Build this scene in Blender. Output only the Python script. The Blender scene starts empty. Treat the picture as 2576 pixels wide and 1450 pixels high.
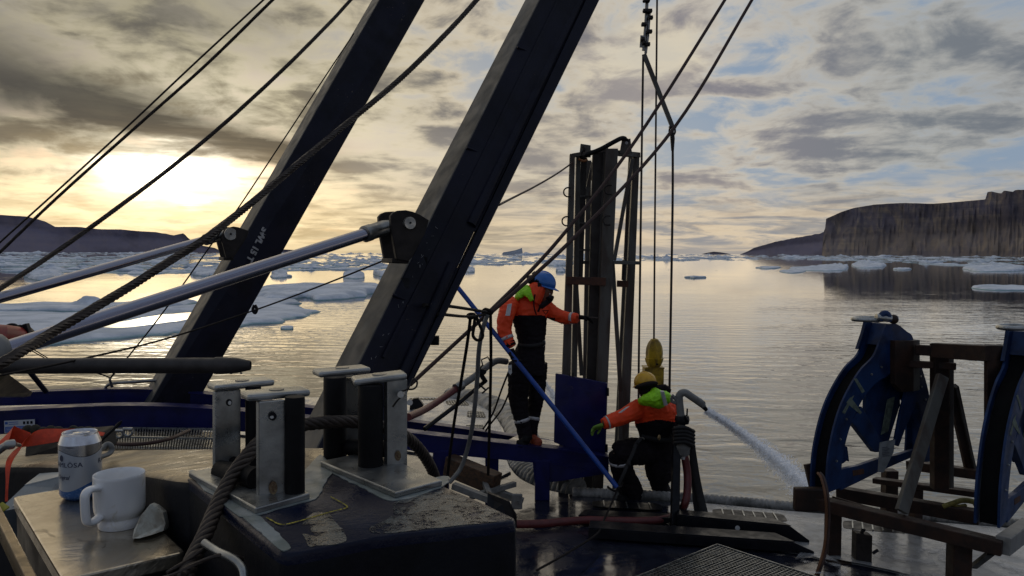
import bpy, bmesh, math, random
from mathutils import Vector, Matrix, noise as mnoise
random.seed(7)
SC = bpy.context.scene
COL = SC.collection
R = math.radians

# ---------------------------------------------------------------- camera
EYE = Vector((0.0, 0.0, 5.0))          # metres above the water
F = 2003.0                             # focal length in pixels of a 2576 px wide picture
cam_d = bpy.data.cameras.new('camera')
cam_d.sensor_width = 36.0
cam_d.lens = 36.0 * F / 2576.0
cam_d.clip_start = 0.05
cam_d.clip_end = 40000.0
cam = bpy.data.objects.new('camera', cam_d)
COL.objects.link(cam)
ROT = Matrix.Rotation(R(90 - 2.52), 3, 'X') @ Matrix.Rotation(0.0035, 3, 'Z')
cam.matrix_world = Matrix.Translation(EYE) @ ROT.to_4x4()
SC.camera = cam
SC.view_settings.view_transform = 'Standard'
SC.view_settings.look = 'None'
SC.view_settings.gamma = 1.0
SC.view_settings.exposure = 0.0
SC.view_settings.use_curve_mapping = False
SC.cycles.max_bounces = 8
SC.cycles.diffuse_bounces = 4
SC.cycles.glossy_bounces = 3
SC.cycles.transmission_bounces = 4
SC.cycles.sample_clamp_indirect = 4.0
SC.cycles.caustics_reflective = False
SC.cycles.caustics_refractive = False

# ---------------------------------------------------------------- sky and sun
SUN_AZ, SUN_EL = -23.2, 5.0           # degrees right of the view axis, above the horizon
world = bpy.data.worlds.new('World')
SC.world = world
world.use_nodes = True
NT = world.node_tree
for n in list(NT.nodes):
    NT.nodes.remove(n)

class X:
    """tiny expression wrapper over math nodes"""
    tree = NT
    def __init__(s, v): s.v = v
    @staticmethod
    def op(o, *a, clamp=False):
        n = X.tree.nodes.new('ShaderNodeMath'); n.operation = o; n.use_clamp = clamp
        for i, q in enumerate(a):
            if isinstance(q, X): q = q.v
            if isinstance(q, (int, float)): n.inputs[i].default_value = q
            else: X.tree.links.new(q, n.inputs[i])
        return X(n.outputs[0])
    def __add__(s, o): return X.op('ADD', s, o)
    __radd__ = __add__
    def __sub__(s, o): return X.op('SUBTRACT', s, o)
    def __rsub__(s, o): return X.op('SUBTRACT', X(o), s)
    def __mul__(s, o): return X.op('MULTIPLY', s, o)
    __rmul__ = __mul__
    def __truediv__(s, o): return X.op('DIVIDE', s, o)
    def __rtruediv__(s, o): return X.op('DIVIDE', X(o), s)

def xclamp(a): return X.op('MULTIPLY', a, 1.0, clamp=True)
def xstep(a, lo, hi):
    n = X.tree.nodes.new('ShaderNodeMapRange'); n.interpolation_type = 'SMOOTHSTEP'
    X.tree.links.new(a.v, n.inputs[0])
    n.inputs[1].default_value = lo; n.inputs[2].default_value = hi
    return X(n.outputs[0])
def xnoise(vec, scale, detail=6, rough=0.55, dist=0.0):
    n = X.tree.nodes.new('ShaderNodeTexNoise')
    X.tree.links.new(vec, n.inputs['Vector'])
    n.inputs['Scale'].default_value = scale; n.inputs['Detail'].default_value = detail
    n.inputs['Roughness'].default_value = rough; n.inputs['Distortion'].default_value = dist
    return X(n.outputs[0])
def xvec(a, b, c):
    n = X.tree.nodes.new('ShaderNodeCombineXYZ')
    for i, q in enumerate((a, b, c)):
        if isinstance(q, X): X.tree.links.new(q.v, n.inputs[i])
        else: n.inputs[i].default_value = q
    return n.outputs[0]
def xramp(fac, stops):
    n = X.tree.nodes.new('ShaderNodeValToRGB')
    X.tree.links.new(fac.v, n.inputs[0])
    e = n.color_ramp.elements
    while len(e) < len(stops): e.new(0.5)
    for k, (p, c) in zip(e, stops):
        k.position = p; k.color = (*c, 1)
    return n.outputs[0]
def xmix(f, a, b, mode='MIX'):
    n = X.tree.nodes.new('ShaderNodeMix'); n.data_type = 'RGBA'; n.blend_type = mode
    f = f.v if isinstance(f, X) else f
    for q, i in ((f, 0), (a, 6), (b, 7)):
        if isinstance(q, (int, float)): n.inputs[i].default_value = q
        elif isinstance(q, tuple): n.inputs[i].default_value = (*q, 1)
        else: X.tree.links.new(q, n.inputs[i])
    return n.outputs[2]

tc = NT.nodes.new('ShaderNodeTexCoord')
sp = NT.nodes.new('ShaderNodeSeparateXYZ')
NT.links.new(tc.outputs['Generated'], sp.inputs[0])
dx, dy, dz = X(sp.outputs[0]), X(sp.outputs[1]), X(sp.outputs[2])
AZ = X.op('ARCTAN2', dx, dy) * 57.2958
EL = X.op('ABSOLUTE', X.op('ARCSINE', dz) * 57.2958)
sdir = Vector((math.sin(R(SUN_AZ)) * math.cos(R(SUN_EL)), math.cos(R(SUN_AZ)) * math.cos(R(SUN_EL)), math.sin(R(SUN_EL))))
TH = X.op('ARCCOSINE', xclamp(dx * sdir.x + dy * sdir.y + dz * sdir.z)) * 57.2958   # angle from the sun, up to 90
za = X.op('ABSOLUTE', dz) + 0.105
P2 = xvec(dx / za, dy / za, 0.0)                        # position on a flat cloud layer
n_big = xnoise(P2, 0.85, 3, 0.5, 0.7)
n_mid = xnoise(P2, 1.75, 8, 0.56, 0.4)
P3 = xvec(dx / za + 7.3, dy / za * 0.8 + 2.1, 3.0)
n_fine = xnoise(P3, 4.0, 9, 0.58, 0.3)
P4 = xvec(AZ * 0.30, EL * 2.2, 5.0)
n_streak = xnoise(P4, 0.55, 7, 0.62, 0.6)                # thin level streaks low over the horizon
P5 = xvec(AZ * 0.16, EL * 0.30, 9.0)
n_puff = xnoise(P5, 1.6, 9, 0.60, 0.5)                   # piled heaps seen side on
sky = NT.nodes.new('ShaderNodeTexSky')
sky.sky_type = 'NISHITA'; sky.sun_disc = False
sky.sun_elevation = R(SUN_EL); sky.sun_rotation = R(SUN_AZ)
sky.air_density = 1.0; sky.dust_density = 2.0; sky.ozone_density = 2.5
skyc = xmix(1.0, sky.outputs[0], (0.085, 0.085, 0.10), 'MULTIPLY')
thn = TH * (1 / 90.0)
def blob(a0, e0, ra, re, tilt=0.0, wob=0.0, nn=None):
    """soft cloud patch round azimuth a0, height e0 (degrees)"""
    a = AZ - a0; e = EL - e0
    u = a * math.cos(tilt) + e * math.sin(tilt); v = e * math.cos(tilt) - a * math.sin(tilt)
    if wob: v = v + ((nn or n_puff) - 0.5) * wob; u = u + (n_fine - 0.5) * wob
    return X.op('EXPONENT', X(0) - (u / ra) * (u / ra) - (v / re) * (v / re))
blue = xmix(xstep(TH, 8, 40), xmix(0.6, skyc, (0.46, 0.46, 0.42)), xmix(0.88, skyc, (0.27, 0.35, 0.46)))
lit = xramp(thn, [(0.0, (1.0, 0.93, 0.72)), (0.10, (0.86, 0.76, 0.52)), (0.22, (0.72, 0.62, 0.45)), (0.42, (0.63, 0.57, 0.47)), (0.55, (0.44, 0.435, 0.405)), (1.0, (0.23, 0.25, 0.31))])
dark = xramp(thn, [(0.0, (0.40, 0.31, 0.16)), (0.10, (0.25, 0.21, 0.14)), (0.22, (0.18, 0.17, 0.165)), (0.42, (0.235, 0.225, 0.25)), (0.55, (0.18, 0.20, 0.225)), (1.0, (0.11, 0.125, 0.165))])
dens = n_mid * 0.45 + n_puff * 0.30 + n_big * 0.25 + (n_fine - 0.5) * 0.16
cover = xstep(dens, 0.40, 0.52)
thick = xstep(dens + (n_fine - 0.5) * 0.10, 0.455, 0.60)
c1 = xmix(cover, blue, xmix(thick, lit, dark))
# cream heap of cumulus above the hanging wires, paler breaks over the centre
heap = xclamp(xstep(blob(9.0, 13.2, 5.2, 3.0, 0.25, 4.0) + (n_mid - 0.5) * 0.9, 0.34, 0.62))
c1 = xmix(heap * 0.85, c1, xmix(xstep(n_fine * 0.6 + n_mid * 0.4 + blob(11.5, 10.5, 5, 2.5) * 0.16, 0.50, 0.64), (0.66, 0.59, 0.46), (0.33, 0.30, 0.29)))
cream = blob(-2.0, 6.5, 12.0, 3.0, 0.0, 4.0, n_mid)
c1 = xmix(xclamp(cream * 0.55), c1, xmix(xstep(n_mid, 0.42, 0.6), (0.76, 0.66, 0.49), (0.38, 0.34, 0.30)))
# heavy dark cloud bank above the sun, and the deep grey mass in the upper left
bank = blob(-26.5, 9.0, 9.5, 1.7, -0.22, 5.5, n_mid) + blob(-17.0, 7.0, 3.6, 0.9, -0.15, 3.0, n_mid) * 0.8
bank2 = blob(-35.0, 11.0, 7.5, 4.2, -0.4, 6.0, n_mid)
holes = xstep(n_fine * 0.6 + n_puff * 0.4, 0.50, 0.62)
c2 = xmix(xclamp(bank * 1.3), c1, (0.085, 0.076, 0.060))
c2 = xmix(xclamp(bank2 * (1.0 - holes * 0.25)), c2, (0.085, 0.080, 0.072))
veil = blob(-24.0, 15.5, 13.0, 4.5, -0.1, 5.0, n_mid)
c2 = xmix(xclamp(veil * 0.85), c2, xmix(xstep(n_fine * 0.5 + n_mid * 0.5, 0.44, 0.58), (0.32, 0.29, 0.20), (0.125, 0.118, 0.105)))
# low streaky haze band
low = xstep(X(0) - EL, -6.0, -1.2)
lowc = xmix(xstep(n_streak, 0.42, 0.60), xmix(xstep(TH, 3, 34), (0.95, 0.76, 0.44), (0.74, 0.59, 0.40)), xmix(xstep(TH, 6, 40), (0.48, 0.37, 0.20), (0.29, 0.275, 0.27)))
c3 = xmix(low * 0.78, c2, lowc)
hz = xstep(X(0) - EL, -1.1, 0.1)
c3 = xmix(hz * 0.55, c3, xmix(xstep(TH, 4, 30), (0.66, 0.50, 0.26), (0.42, 0.37, 0.32)))
# sun glare through the thin cloud
gx = (AZ - SUN_AZ + (n_fine - 0.5) * 4.0) / 3.3
gy = (EL - 5.0 + (n_streak - 0.5) * 3.0 + (n_mid - 0.5) * 3.0) / 1.15
core = X.op('EXPONENT', X(0) - gx * gx - gy * gy)
wx = (AZ - SUN_AZ) / 11.0
wy = (EL - 3.2 + (n_streak - 0.5) * 2.5) / 3.2
glow = X.op('EXPONENT', X(0) - wx * wx - wy * wy)
g1 = xmix(1.0, xmix(1.0, (1.0, 0.71, 0.36), xvec(glow * 0.58, glow * 0.58, glow * 0.58), 'MULTIPLY'), xmix(1.0, (3.6, 3.4, 2.8), xvec(core, core, core), 'MULTIPLY'), 'ADD')
c4 = xmix(1.0, c3, g1, 'ADD')
bg = NT.nodes.new('ShaderNodeBackground')
NT.links.new(c4, bg.inputs[0])
bg.inputs[1].default_value = 1.0
wo = NT.nodes.new('ShaderNodeOutputWorld')
NT.links.new(bg.outputs[0], wo.inputs[0])

sun_d = bpy.data.lights.new('sun', 'SUN')
sun_d.energy = 0.5
sun_d.angle = R(120.0)
sun_d.color = (1.0, 0.80, 0.52)
sun = bpy.data.objects.new('sun', sun_d)
COL.objects.link(sun)
sun.rotation_euler = (-sdir).to_track_quat('-Z', 'Y').to_euler()
sun.location = (-30, 60, 40)

# ---------------------------------------------------------------- helpers
def ray(x, y):
    d = ROT @ Vector(((x - 1288) / F, -(y - 725) / F, -1.0))
    return d / d.y
def P(x, y, d):
    """point seen at picture position x, y and d metres ahead"""
    return EYE + ray(x, y) * d
def Q(x, y, z):
    """point of the level z seen at picture position x, y"""
    r = ray(x, y)
    return EYE + r * ((z - EYE.z) / r.z)
def px(n, d): return n * d / F

OFF = {}
def props(o, label=None, cat=None, group=None, kind=None):
    if label: o['label'] = label
    if cat: o['category'] = cat
    if group: o['group'] = group
    if kind: o['kind'] = kind
    return o
def thing(name, loc, label, cat, group=None):
    o = bpy.data.objects.new(name, None)
    o.empty_display_size = 0.1
    o.location = loc
    COL.objects.link(o)
    OFF[o.name] = Vector(loc)
    return props(o, label, cat, group)

class MB:
    def __init__(s): s.v = []; s.f = []; s.m = []
    def add(s, vs, fs, mi=0):
        k = len(s.v); s.v += [Vector(v) for v in vs]
        s.f += [tuple(k + i for i in f) for f in fs]; s.m += [mi] * len(fs)
        return s
    def hexa(s, a, b, mi=0):
        """a, b: rings of equal length, joined and capped"""
        n = len(a)
        fs = [(i, (i + 1) % n, n + (i + 1) % n, n + i) for i in range(n)]
        fs += [tuple(reversed(range(n))), tuple(range(n, 2 * n))]
        return s.add(list(a) + list(b), fs, mi)
    def prism(s, poly, ext, mi=0):
        return s.hexa(poly, [Vector(p) + Vector(ext) for p in poly], mi)
    def box(s, c, u, v, w, mi=0):
        """centre and three half vectors"""
        c, u, v, w = map(Vector, (c, u, v, w))
        a = [c - u - v - w, c + u - v - w, c + u + v - w, c - u + v - w]
        return s.prism(a, w * 2, mi)
    def bar(s, a, b, w, h, up=(0, 0, 1), mi=0):
        a, b = Vector(a), Vector(b); d = (b - a).normalized()
        sx = d.cross(Vector(up))
        if sx.length < 1e-4: sx = d.cross(Vector((0, 1, 0)))
        sx = sx.normalized(); sy = sx.cross(d).normalized()
        r = [a + sx * w / 2 * i + sy * h / 2 * j for i, j in ((-1, -1), (1, -1), (1, 1), (-1, 1))]
        return s.prism(r, b - a, mi)
    def tube(s, pts, rad, n=10, cap=True, mi=0, ref=None, flat=1.0, close=False):
        pts = [Vector(p) for p in pts]
        if not isinstance(rad, list): rad = [rad] * len(pts)
        k = len(s.v); m = len(pts); prev = None
        for i, p in enumerate(pts):
            if close: t = pts[(i + 1) % m] - pts[i - 1]
            else: t = pts[min(i + 1, m - 1)] - pts[max(i - 1, 0)]
            t = t.normalized() if t.length > 1e-9 else Vector((0, 0, 1))
            if prev is None:
                a = Vector(ref) if ref else (Vector((0, 0, 1)) if abs(t.z) < 0.9 else Vector((0, 1, 0)))
                x = (a - t * a.dot(t)).normalized()
            else:
                x = (prev - t * prev.dot(t)).normalized()
            prev = x; y = t.cross(x)
            r = rad[i]; ra, rb = r if isinstance(r, tuple) else (r, r * flat)
            for j in range(n):
                a = 2 * math.pi * j / n
                s.v.append(p + x * math.cos(a) * ra + y * math.sin(a) * rb)
        for i in range(m - (0 if close else 1)):
            i2 = (i + 1) % m
            for j in range(n):
                s.f.append((k + i * n + j, k + i * n + (j + 1) % n, k + i2 * n + (j + 1) % n, k + i2 * n + j)); s.m.append(mi)
        if cap and not close:
            s.f.append(tuple(k + j for j in reversed(range(n)))); s.m.append(mi)
            s.f.append(tuple(k + (m - 1) * n + j for j in range(n))); s.m.append(mi)
        return s
    def lathe(s, c, prof, n=32, axis=(0, 0, 1), mi=0, cap=(True, True)):
        ax = Vector(axis).normalized()
        a = Vector((1, 0, 0)) if abs(ax.x) < 0.9 else Vector((0, 1, 0))
        x = (a - ax * a.dot(ax)).normalized(); y = ax.cross(x)
        k = len(s.v); c = Vector(c)
        for r, h in prof:
            for j in range(n):
                q = 2 * math.pi * j / n
                s.v.append(c + ax * h + x * math.cos(q) * r + y * math.sin(q) * r)
        for i in range(len(prof) - 1):
            for j in range(n):
                s.f.append((k + i * n + j, k + i * n + (j + 1) % n, k + (i + 1) * n + (j + 1) % n, k + (i + 1) * n + j)); s.m.append(mi)
        if cap[0]: s.f.append(tuple(k + j for j in reversed(range(n)))); s.m.append(mi)
        if cap[1]: s.f.append(tuple(k + (len(prof) - 1) * n + j for j in range(n))); s.m.append(mi)
        return s
    def ball(s, c, r, n=12, m=8, mi=0, rot=None):
        c = Vector(c); rr = r if isinstance(r, (tuple, list)) else (r, r, r)
        k = len(s.v)
        for i in range(m + 1):
            t = math.pi * i / m
            for j in range(n):
                q = 2 * math.pi * j / n
                v = Vector((math.sin(t) * math.cos(q) * rr[0], math.sin(t) * math.sin(q) * rr[1], math.cos(t) * rr[2]))
                if rot: v = rot @ v
                s.v.append(c + v)
        for i in range(m):
            for j in range(n):
                s.f.append((k + i * n + j, k + (i + 1) * n + j, k + (i + 1) * n + (j + 1) % n, k + i * n + (j + 1) % n)); s.m.append(mi)
        return s
    def mesh(s, name, mats, off=Vector(), smooth=None):
        me = bpy.data.meshes.new(name)
        me.from_pydata([v - off for v in s.v], [], s.f)
        for m in (mats if isinstance(mats, (list, tuple)) else [mats]): me.materials.append(m)
        me.polygons.foreach_set('material_index', s.m)
        bm = bmesh.new(); bm.from_mesh(me)
        bmesh.ops.remove_doubles(bm, verts=bm.verts, dist=1e-6)
        bmesh.ops.recalc_face_normals(bm, faces=bm.faces)
        bm.to_mesh(me); bm.free()
        if smooth is not None:
            me.polygons.foreach_set('use_smooth', [True] * len(me.polygons))
            if smooth < 180: 
                me.set_sharp_from_angle(angle=R(smooth))
        return me
    def build(s, name, mats, parent=None, smooth=35, bevel=0, label=None, cat=None, group=None, kind=None, origin=None):
        if parent is not None: off = OFF[parent.name]
        elif origin is not None: off = Vector(origin)
        else:
            n = len(s.v); off = sum(s.v, Vector()) / n; off.z = min(v.z for v in s.v)
        me = s.mesh(name, mats, off, smooth)
        o = bpy.data.objects.new(name, me)
        COL.objects.link(o)
        if parent is not None: o.parent = parent
        else: o.location = off
        OFF[o.name] = off
        if bevel:
            b = o.modifiers.new('bevel', 'BEVEL'); b.width = bevel; b.segments = 2; b.limit_method = 'ANGLE'; b.angle_limit = R(40); b.harden_normals = False
        return props(o, label, cat, group, kind)

def crom(pts, n=8, close=False):
    """smooth curve through points"""
    pts = [Vector(p) for p in pts]; out = []; m = len(pts)
    if m == 2 and not close:
        return [pts[0].lerp(pts[1], i / n) for i in range(n + 1)]
    g = (lambda i: pts[i % m]) if close else (lambda i: pts[max(0, min(m - 1, i))])
    for i in range(m if close else m - 1):
        p0, p1, p2, p3 = g(i - 1), g(i), g(i + 1), g(i + 2)
        for k in range(n):
            t = k / n
            out.append(0.5 * ((2 * p1) + (p2 - p0) * t + (2 * p0 - 5 * p1 + 4 * p2 - p3) * t * t + (3 * p1 - p0 - 3 * p2 + p3) * t ** 3))
    if not close: out.append(pts[-1].copy())
    return out

def strands(mb, pts, r, ns=6, lay=9.0, per=8, sides=5):
    """laid rope: helical strands round a centre line"""
    L = [0.0]
    for a, b in zip(pts, pts[1:]): L.append(L[-1] + (b - a).length)
    step = r * lay / per
    tot = L[-1]; m = max(8, min(900, int(tot / step)))
    cen = []; j = 0
    for i in range(m + 1):
        d = tot * i / m
        while j < len(L) - 2 and L[j + 1] < d: j += 1
        t = (d - L[j]) / max(1e-9, L[j + 1] - L[j])
        cen.append(pts[j].lerp(pts[j + 1], t))
    fr = []; prev = None
    for i, p in enumerate(cen):
        t = (cen[min(i + 1, m)] - cen[max(i - 1, 0)]).normalized()
        if prev is None:
            a = Vector((0, 0, 1)) if abs(t.z) < 0.9 else Vector((1, 0, 0))
            x = (a - t * a.dot(t)).normalized()
        else: x = (prev - t * prev.dot(t)).normalized()
        prev = x; fr.append((x, t.cross(x)))
    sr = r * 0.40; ro = r - sr
    for k in range(ns):
        pp = []
        for i, p in enumerate(cen):
            a = 2 * math.pi * (tot * i / m / (r * lay) + k / ns)
            pp.append(p + fr[i][0] * math.cos(a) * ro + fr[i][1] * math.sin(a) * ro)
        mb.tube(pp, sr, sides)
    mb.tube(cen[::max(1, per // 2)] + [cen[-1]], ro, 6)

# ---------------------------------------------------------------- materials
def mat(name, col, rough=0.5, metal=0.0, var=0.0, vscale=6.0, col2=None, bump=0.0, bscale=40.0, rvar=0.0, spec=0.5, streak=None, coat=0.0, chips=0.0):
    m = bpy.data.materials.new(name); m.use_nodes = True
    t = m.node_tree; X.tree = t
    b = t.nodes['Principled BSDF']
    b.inputs['Roughness'].default_value = rough; b.inputs['Metallic'].default_value = metal
    b.inputs['Specular IOR Level'].default_value = spec
    b.inputs['Coat Weight'].default_value = coat
    c = t.nodes.new('ShaderNodeTexCoord'); src = c.outputs['Object']
    if streak:
        mp = t.nodes.new('ShaderNodeMapping'); mp.inputs['Scale'].default_value = streak
        t.links.new(src, mp.inputs[0]); src = mp.outputs[0]
    if col2 is None: col2 = tuple(max(0, q * (1 - var)) for q in col)
    if var or col2 != col:
        n1 = xnoise(src, vscale, 7, 0.62, 0.3)
        f = xstep(n1, 0.38, 0.64)
        cc_ = xmix(f, tuple(col), tuple(col2))
        if chips:
            cn = xnoise(c.outputs['Object'], 30, 4, 0.7, 1.0); cl = xnoise(c.outputs['Object'], 1.6, 2, 0.5)
            cc_ = xmix(xstep(cn + (cl - 0.5) * 0.35, 0.70, 0.715) * chips, cc_, (0.16, 0.13, 0.10))
        t.links.new(cc_, b.inputs['Base Color'])
    else:
        b.inputs['Base Color'].default_value = (*col, 1)
    if rvar:
        n2 = xnoise(src, vscale * 1.7, 6, 0.6, 0.2)
        v = xstep(n2, 0.3, 0.7) * (2 * rvar) + (rough - rvar)
        t.links.new(xclamp(v).v, b.inputs['Roughness'])
    if bump:
        n3 = xnoise(c.outputs['Object'], bscale, 5, 0.6)
        bp = t.nodes.new('ShaderNodeBump'); bp.inputs['Strength'].default_value = 1.0; bp.inputs['Distance'].default_value = bump
        t.links.new(n3.v, bp.inputs['Height']); t.links.new(bp.outputs[0], b.inputs['Normal'])
    return m

M = {}
M['navy'] = mat('navy_paint', (0.009, 0.010, 0.023), 0.5, spec=0.22, chips=0.8, var=0.5, vscale=3, rvar=0.1, bump=0.0006, bscale=60)
M['skyface'] = mat('skylit_navy_paint', (0.055, 0.06, 0.065), 0.5, spec=0.25, var=0.45, vscale=4, rvar=0.1)  # navy with the sky's reflection put in as a lighter colour
M['blue'] = mat('royal_blue_paint', (0.006, 0.009, 0.090), 0.42, spec=0.3, chips=0.5, var=0.4, vscale=4, rvar=0.12, bump=0.0008, bscale=50)
M['sheave'] = mat('sheave_blue_paint', (0.008, 0.033, 0.115), 0.45, spec=0.3, chips=0.35, var=0.45, vscale=5, rvar=0.1, col2=(0.004, 0.014, 0.05))
M['sheavelight'] = mat('pale_blue_paint', (0.045, 0.14, 0.36), 0.45, var=0.35, vscale=4)
M['bluepole'] = mat('bright_blue_pole', (0.012, 0.07, 0.36), 0.35, var=0.3, vscale=9)
M['chrome'] = mat('chromed_rod', (0.30, 0.30, 0.36), 0.17, 1.0, rvar=0.05, vscale=8)
M['steel'] = mat('bare_steel', (0.30, 0.30, 0.29), 0.38, 0.9, var=0.4, vscale=9, rvar=0.12, bump=0.0003, bscale=160)
M['steelpale'] = mat('stainless_plate', (0.40, 0.41, 0.40), 0.34, 0.85, var=0.35, vscale=14, rvar=0.12, bump=0.0002, bscale=250)
M['darksteel'] = mat('dark_steel', (0.035, 0.03, 0.028), 0.5, 0.2, spec=0.25, var=0.5, vscale=8, rvar=0.1)
M['rope'] = mat('greasy_wire_rope', (0.05, 0.036, 0.028), 0.55, 0.25, var=0.5, vscale=30, rvar=0.1)
M['thinrope'] = mat('dark_rope', (0.02, 0.016, 0.015), 0.8, spec=0.2, var=0.4, vscale=30)
M['rustrope'] = mat('red_brown_rope', (0.05, 0.02, 0.015), 0.65, var=0.4, vscale=30)
M['rubber'] = mat('black_rubber', (0.009, 0.009, 0.010), 0.6, spec=0.18, var=0.4, vscale=12, rvar=0.12, bump=0.0005, bscale=90)
M['black'] = mat('black_paint', (0.007, 0.008, 0.012), 0.4, spec=0.2, var=0.4, vscale=6, rvar=0.12)
M['brown'] = mat('rusty_brown_steel', (0.018, 0.011, 0.009), 0.6, 0.1, spec=0.35, vscale=7, col2=(0.04, 0.019, 0.012), rvar=0.12, bump=0.001, bscale=60)
M['towergrey'] = mat('weathered_grey_paint', (0.11, 0.11, 0.10), 0.55, spec=0.3, vscale=6, col2=(0.07, 0.055, 0.045), rvar=0.1, streak=(1, 1, 0.25))
M['darkgrey'] = mat('shaded_grey_channel', (0.045, 0.04, 0.037), 0.6, vscale=6, col2=(0.03, 0.024, 0.02), rvar=0.1)
M['rust'] = mat('rusted_beam', (0.09, 0.035, 0.018), 0.75, vscale=12, col2=(0.04, 0.02, 0.014), bump=0.001, bscale=80)
M['orange'] = mat('orange_suit_fabric', (1.0, 0.075, 0.010), 0.62, var=0.08, vscale=12, bump=0.0025, bscale=22)
M['suitblack'] = mat('black_suit_fabric', (0.015, 0.012, 0.015), 0.85, spec=0.15, var=0.4, vscale=9, bump=0.003, bscale=18)
M['green'] = mat('neon_green_hood', (0.36, 0.85, 0.015), 0.6, var=0.25, vscale=16, bump=0.003, bscale=30)
M['reflect'] = mat('reflective_tape', (0.55, 0.55, 0.56), 0.4, 0.2, var=0.15, vscale=30)
M['skin'] = mat('skin', (0.28, 0.13, 0.085), 0.55, var=0.25, vscale=18)
M['glove'] = mat('black_glove', (0.012, 0.010, 0.010), 0.8, spec=0.15, var=0.3, vscale=30)
M['glovegreen'] = mat('green_glove', (0.16, 0.30, 0.03), 0.7, var=0.4, vscale=30)
M['helmetblue'] = mat('blue_helmet', (0.045, 0.19, 0.60), 0.32, var=0.15, vscale=10, rvar=0.08)
M['helmetyellow'] = mat('yellow_helmet', (0.75, 0.42, 0.03), 0.35, var=0.2, vscale=10)
M['boot'] = mat('rust_red_boot', (0.33, 0.055, 0.015), 0.6, var=0.35, vscale=25)
M['buoy'] = mat('yellow_buoy_paint', (0.55, 0.36, 0.012), 0.5, vscale=7, col2=(0.16, 0.10, 0.01), rvar=0.1)
M['hosered'] = mat('red_rubber_hose', (0.13, 0.022, 0.022), 0.5, var=0.3, vscale=14)
M['pipegrey'] = mat('grey_hose', (0.21, 0.21, 0.20), 0.45, var=0.3, vscale=12)
M['white'] = mat('off_white_paint', (0.62, 0.62, 0.60), 0.5, var=0.2, vscale=6)
M['porcelain'] = mat('white_porcelain', (0.80, 0.81, 0.82), 0.22, coat=0.3, var=0.06, vscale=5)
M['strap'] = mat('orange_strap', (0.75, 0.06, 0.012), 0.6, var=0.3, vscale=40, bump=0.001, bscale=200)
M['webbing'] = mat('black_webbing', (0.012, 0.012, 0.013), 0.75, var=0.3, vscale=40)

def porcelain():
    m = bpy.data.materials.new('stained_porcelain'); m.use_nodes = True
    t = m.node_tree; X.tree = t; b = t.nodes['Principled BSDF']; c = t.nodes.new('ShaderNodeTexCoord')
    n1 = xnoise(c.outputs['Object'], 38, 5, 0.65, 0.8); n2 = xnoise(c.outputs['Object'], 9, 2, 0.5)
    t.links.new(xmix(xstep(n1 * .6 + n2 * .4, 0.56, 0.66) * 0.5, (0.78, 0.79, 0.80), (0.46, 0.42, 0.28)), b.inputs['Base Color'])
    b.inputs['Roughness'].default_value = 0.2; b.inputs['Coat Weight'].default_value = 0.3
    return m
M['porcelain'] = porcelain()
# ================================================================ SETTING
# ---- water
def water_material():
    m = bpy.data.materials.new('sea_water'); m.use_nodes = True
    t = m.node_tree; X.tree = t
    b = t.nodes['Principled BSDF']
    b.inputs['Base Color'].default_value = (0.026, 0.038, 0.042, 1)
    b.inputs['Roughness'].default_value = 0.035
    b.inputs['IOR'].default_value = 1.5
    g = t.nodes.new('ShaderNodeNewGeometry')
    s = t.nodes.new('ShaderNodeSeparateXYZ'); t.links.new(g.outputs['Position'], s.inputs[0])
    x, y = X(s.outputs[0]), X(s.outputs[1])
    v = xvec(x * 0.9, y, 0.0)
    r = X.op('SQRT', (x - 2) * (x - 2) + (y - 10) * (y - 10))
    n_s = xnoise(v, 1.15, 3, 0.5, 0.6)
    n_m = xnoise(xvec(x * 0.45 + y * 0.12, y * 0.8, 2.0), 1.6, 2, 0.45, 0.9)
    n_l = xnoise(xvec(x * 0.05, y * 0.09, 4.0), 1.0, 3, 0.5)
    w = t.nodes.new('ShaderNodeTexWave'); w.bands_direction = 'Y'; w.inputs['Scale'].default_value = 0.22
    w.inputs['Distortion'].default_value = 3.5; w.inputs['Detail'].default_value = 2; w.inputs['Detail Scale'].default_value = 1.2
    t.links.new(xvec(x * 0.35 + 9, y * 1.0 + x * 0.10, 0.0), w.inputs['Vector'])
    near = 1.0 - xstep(r, 16, 110)
    patch = xstep(n_l, 0.35, 0.65)
    amp = near * (0.16 + patch * 0.42) + 0.02 + patch * 0.05
    h = (n_s * 0.5 + n_m * 0.9 + X(w.outputs[1]) * 0.25) * amp
    bp = t.nodes.new('ShaderNodeBump'); bp.inputs['Strength'].default_value = 1.0; bp.inputs['Distance'].default_value = 0.085
    t.links.new(h.v, bp.inputs['Height']); t.links.new(bp.outputs[0], b.inputs['Normal'])
    return m
M['water'] = water_material()
FAR = 9000.0
mb = MB()
rings = [0, 8, 20, 60, 200, 700, 2500, FAR]
na = 48
vs = [Vector((0, 0, 0))]
for r_ in rings[1:]:
    for j in range(na):
        a = 2 * math.pi * j / na
        vs.append(Vector((math.sin(a) * r_, math.cos(a) * r_, 0)))
fs = [(0, 1 + j, 1 + (j + 1) % na) for j in range(na)]
for i in range(len(rings) - 2):
    for j in range(na):
        fs.append((1 + i * na + j, 1 + (i + 1) * na + j, 1 + (i + 1) * na + (j + 1) % na, 1 + i * na + (j + 1) % na))
mb.add(vs, fs)
mb.build('water', M['water'], kind='structure', origin=(0, 0, 0))

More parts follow.
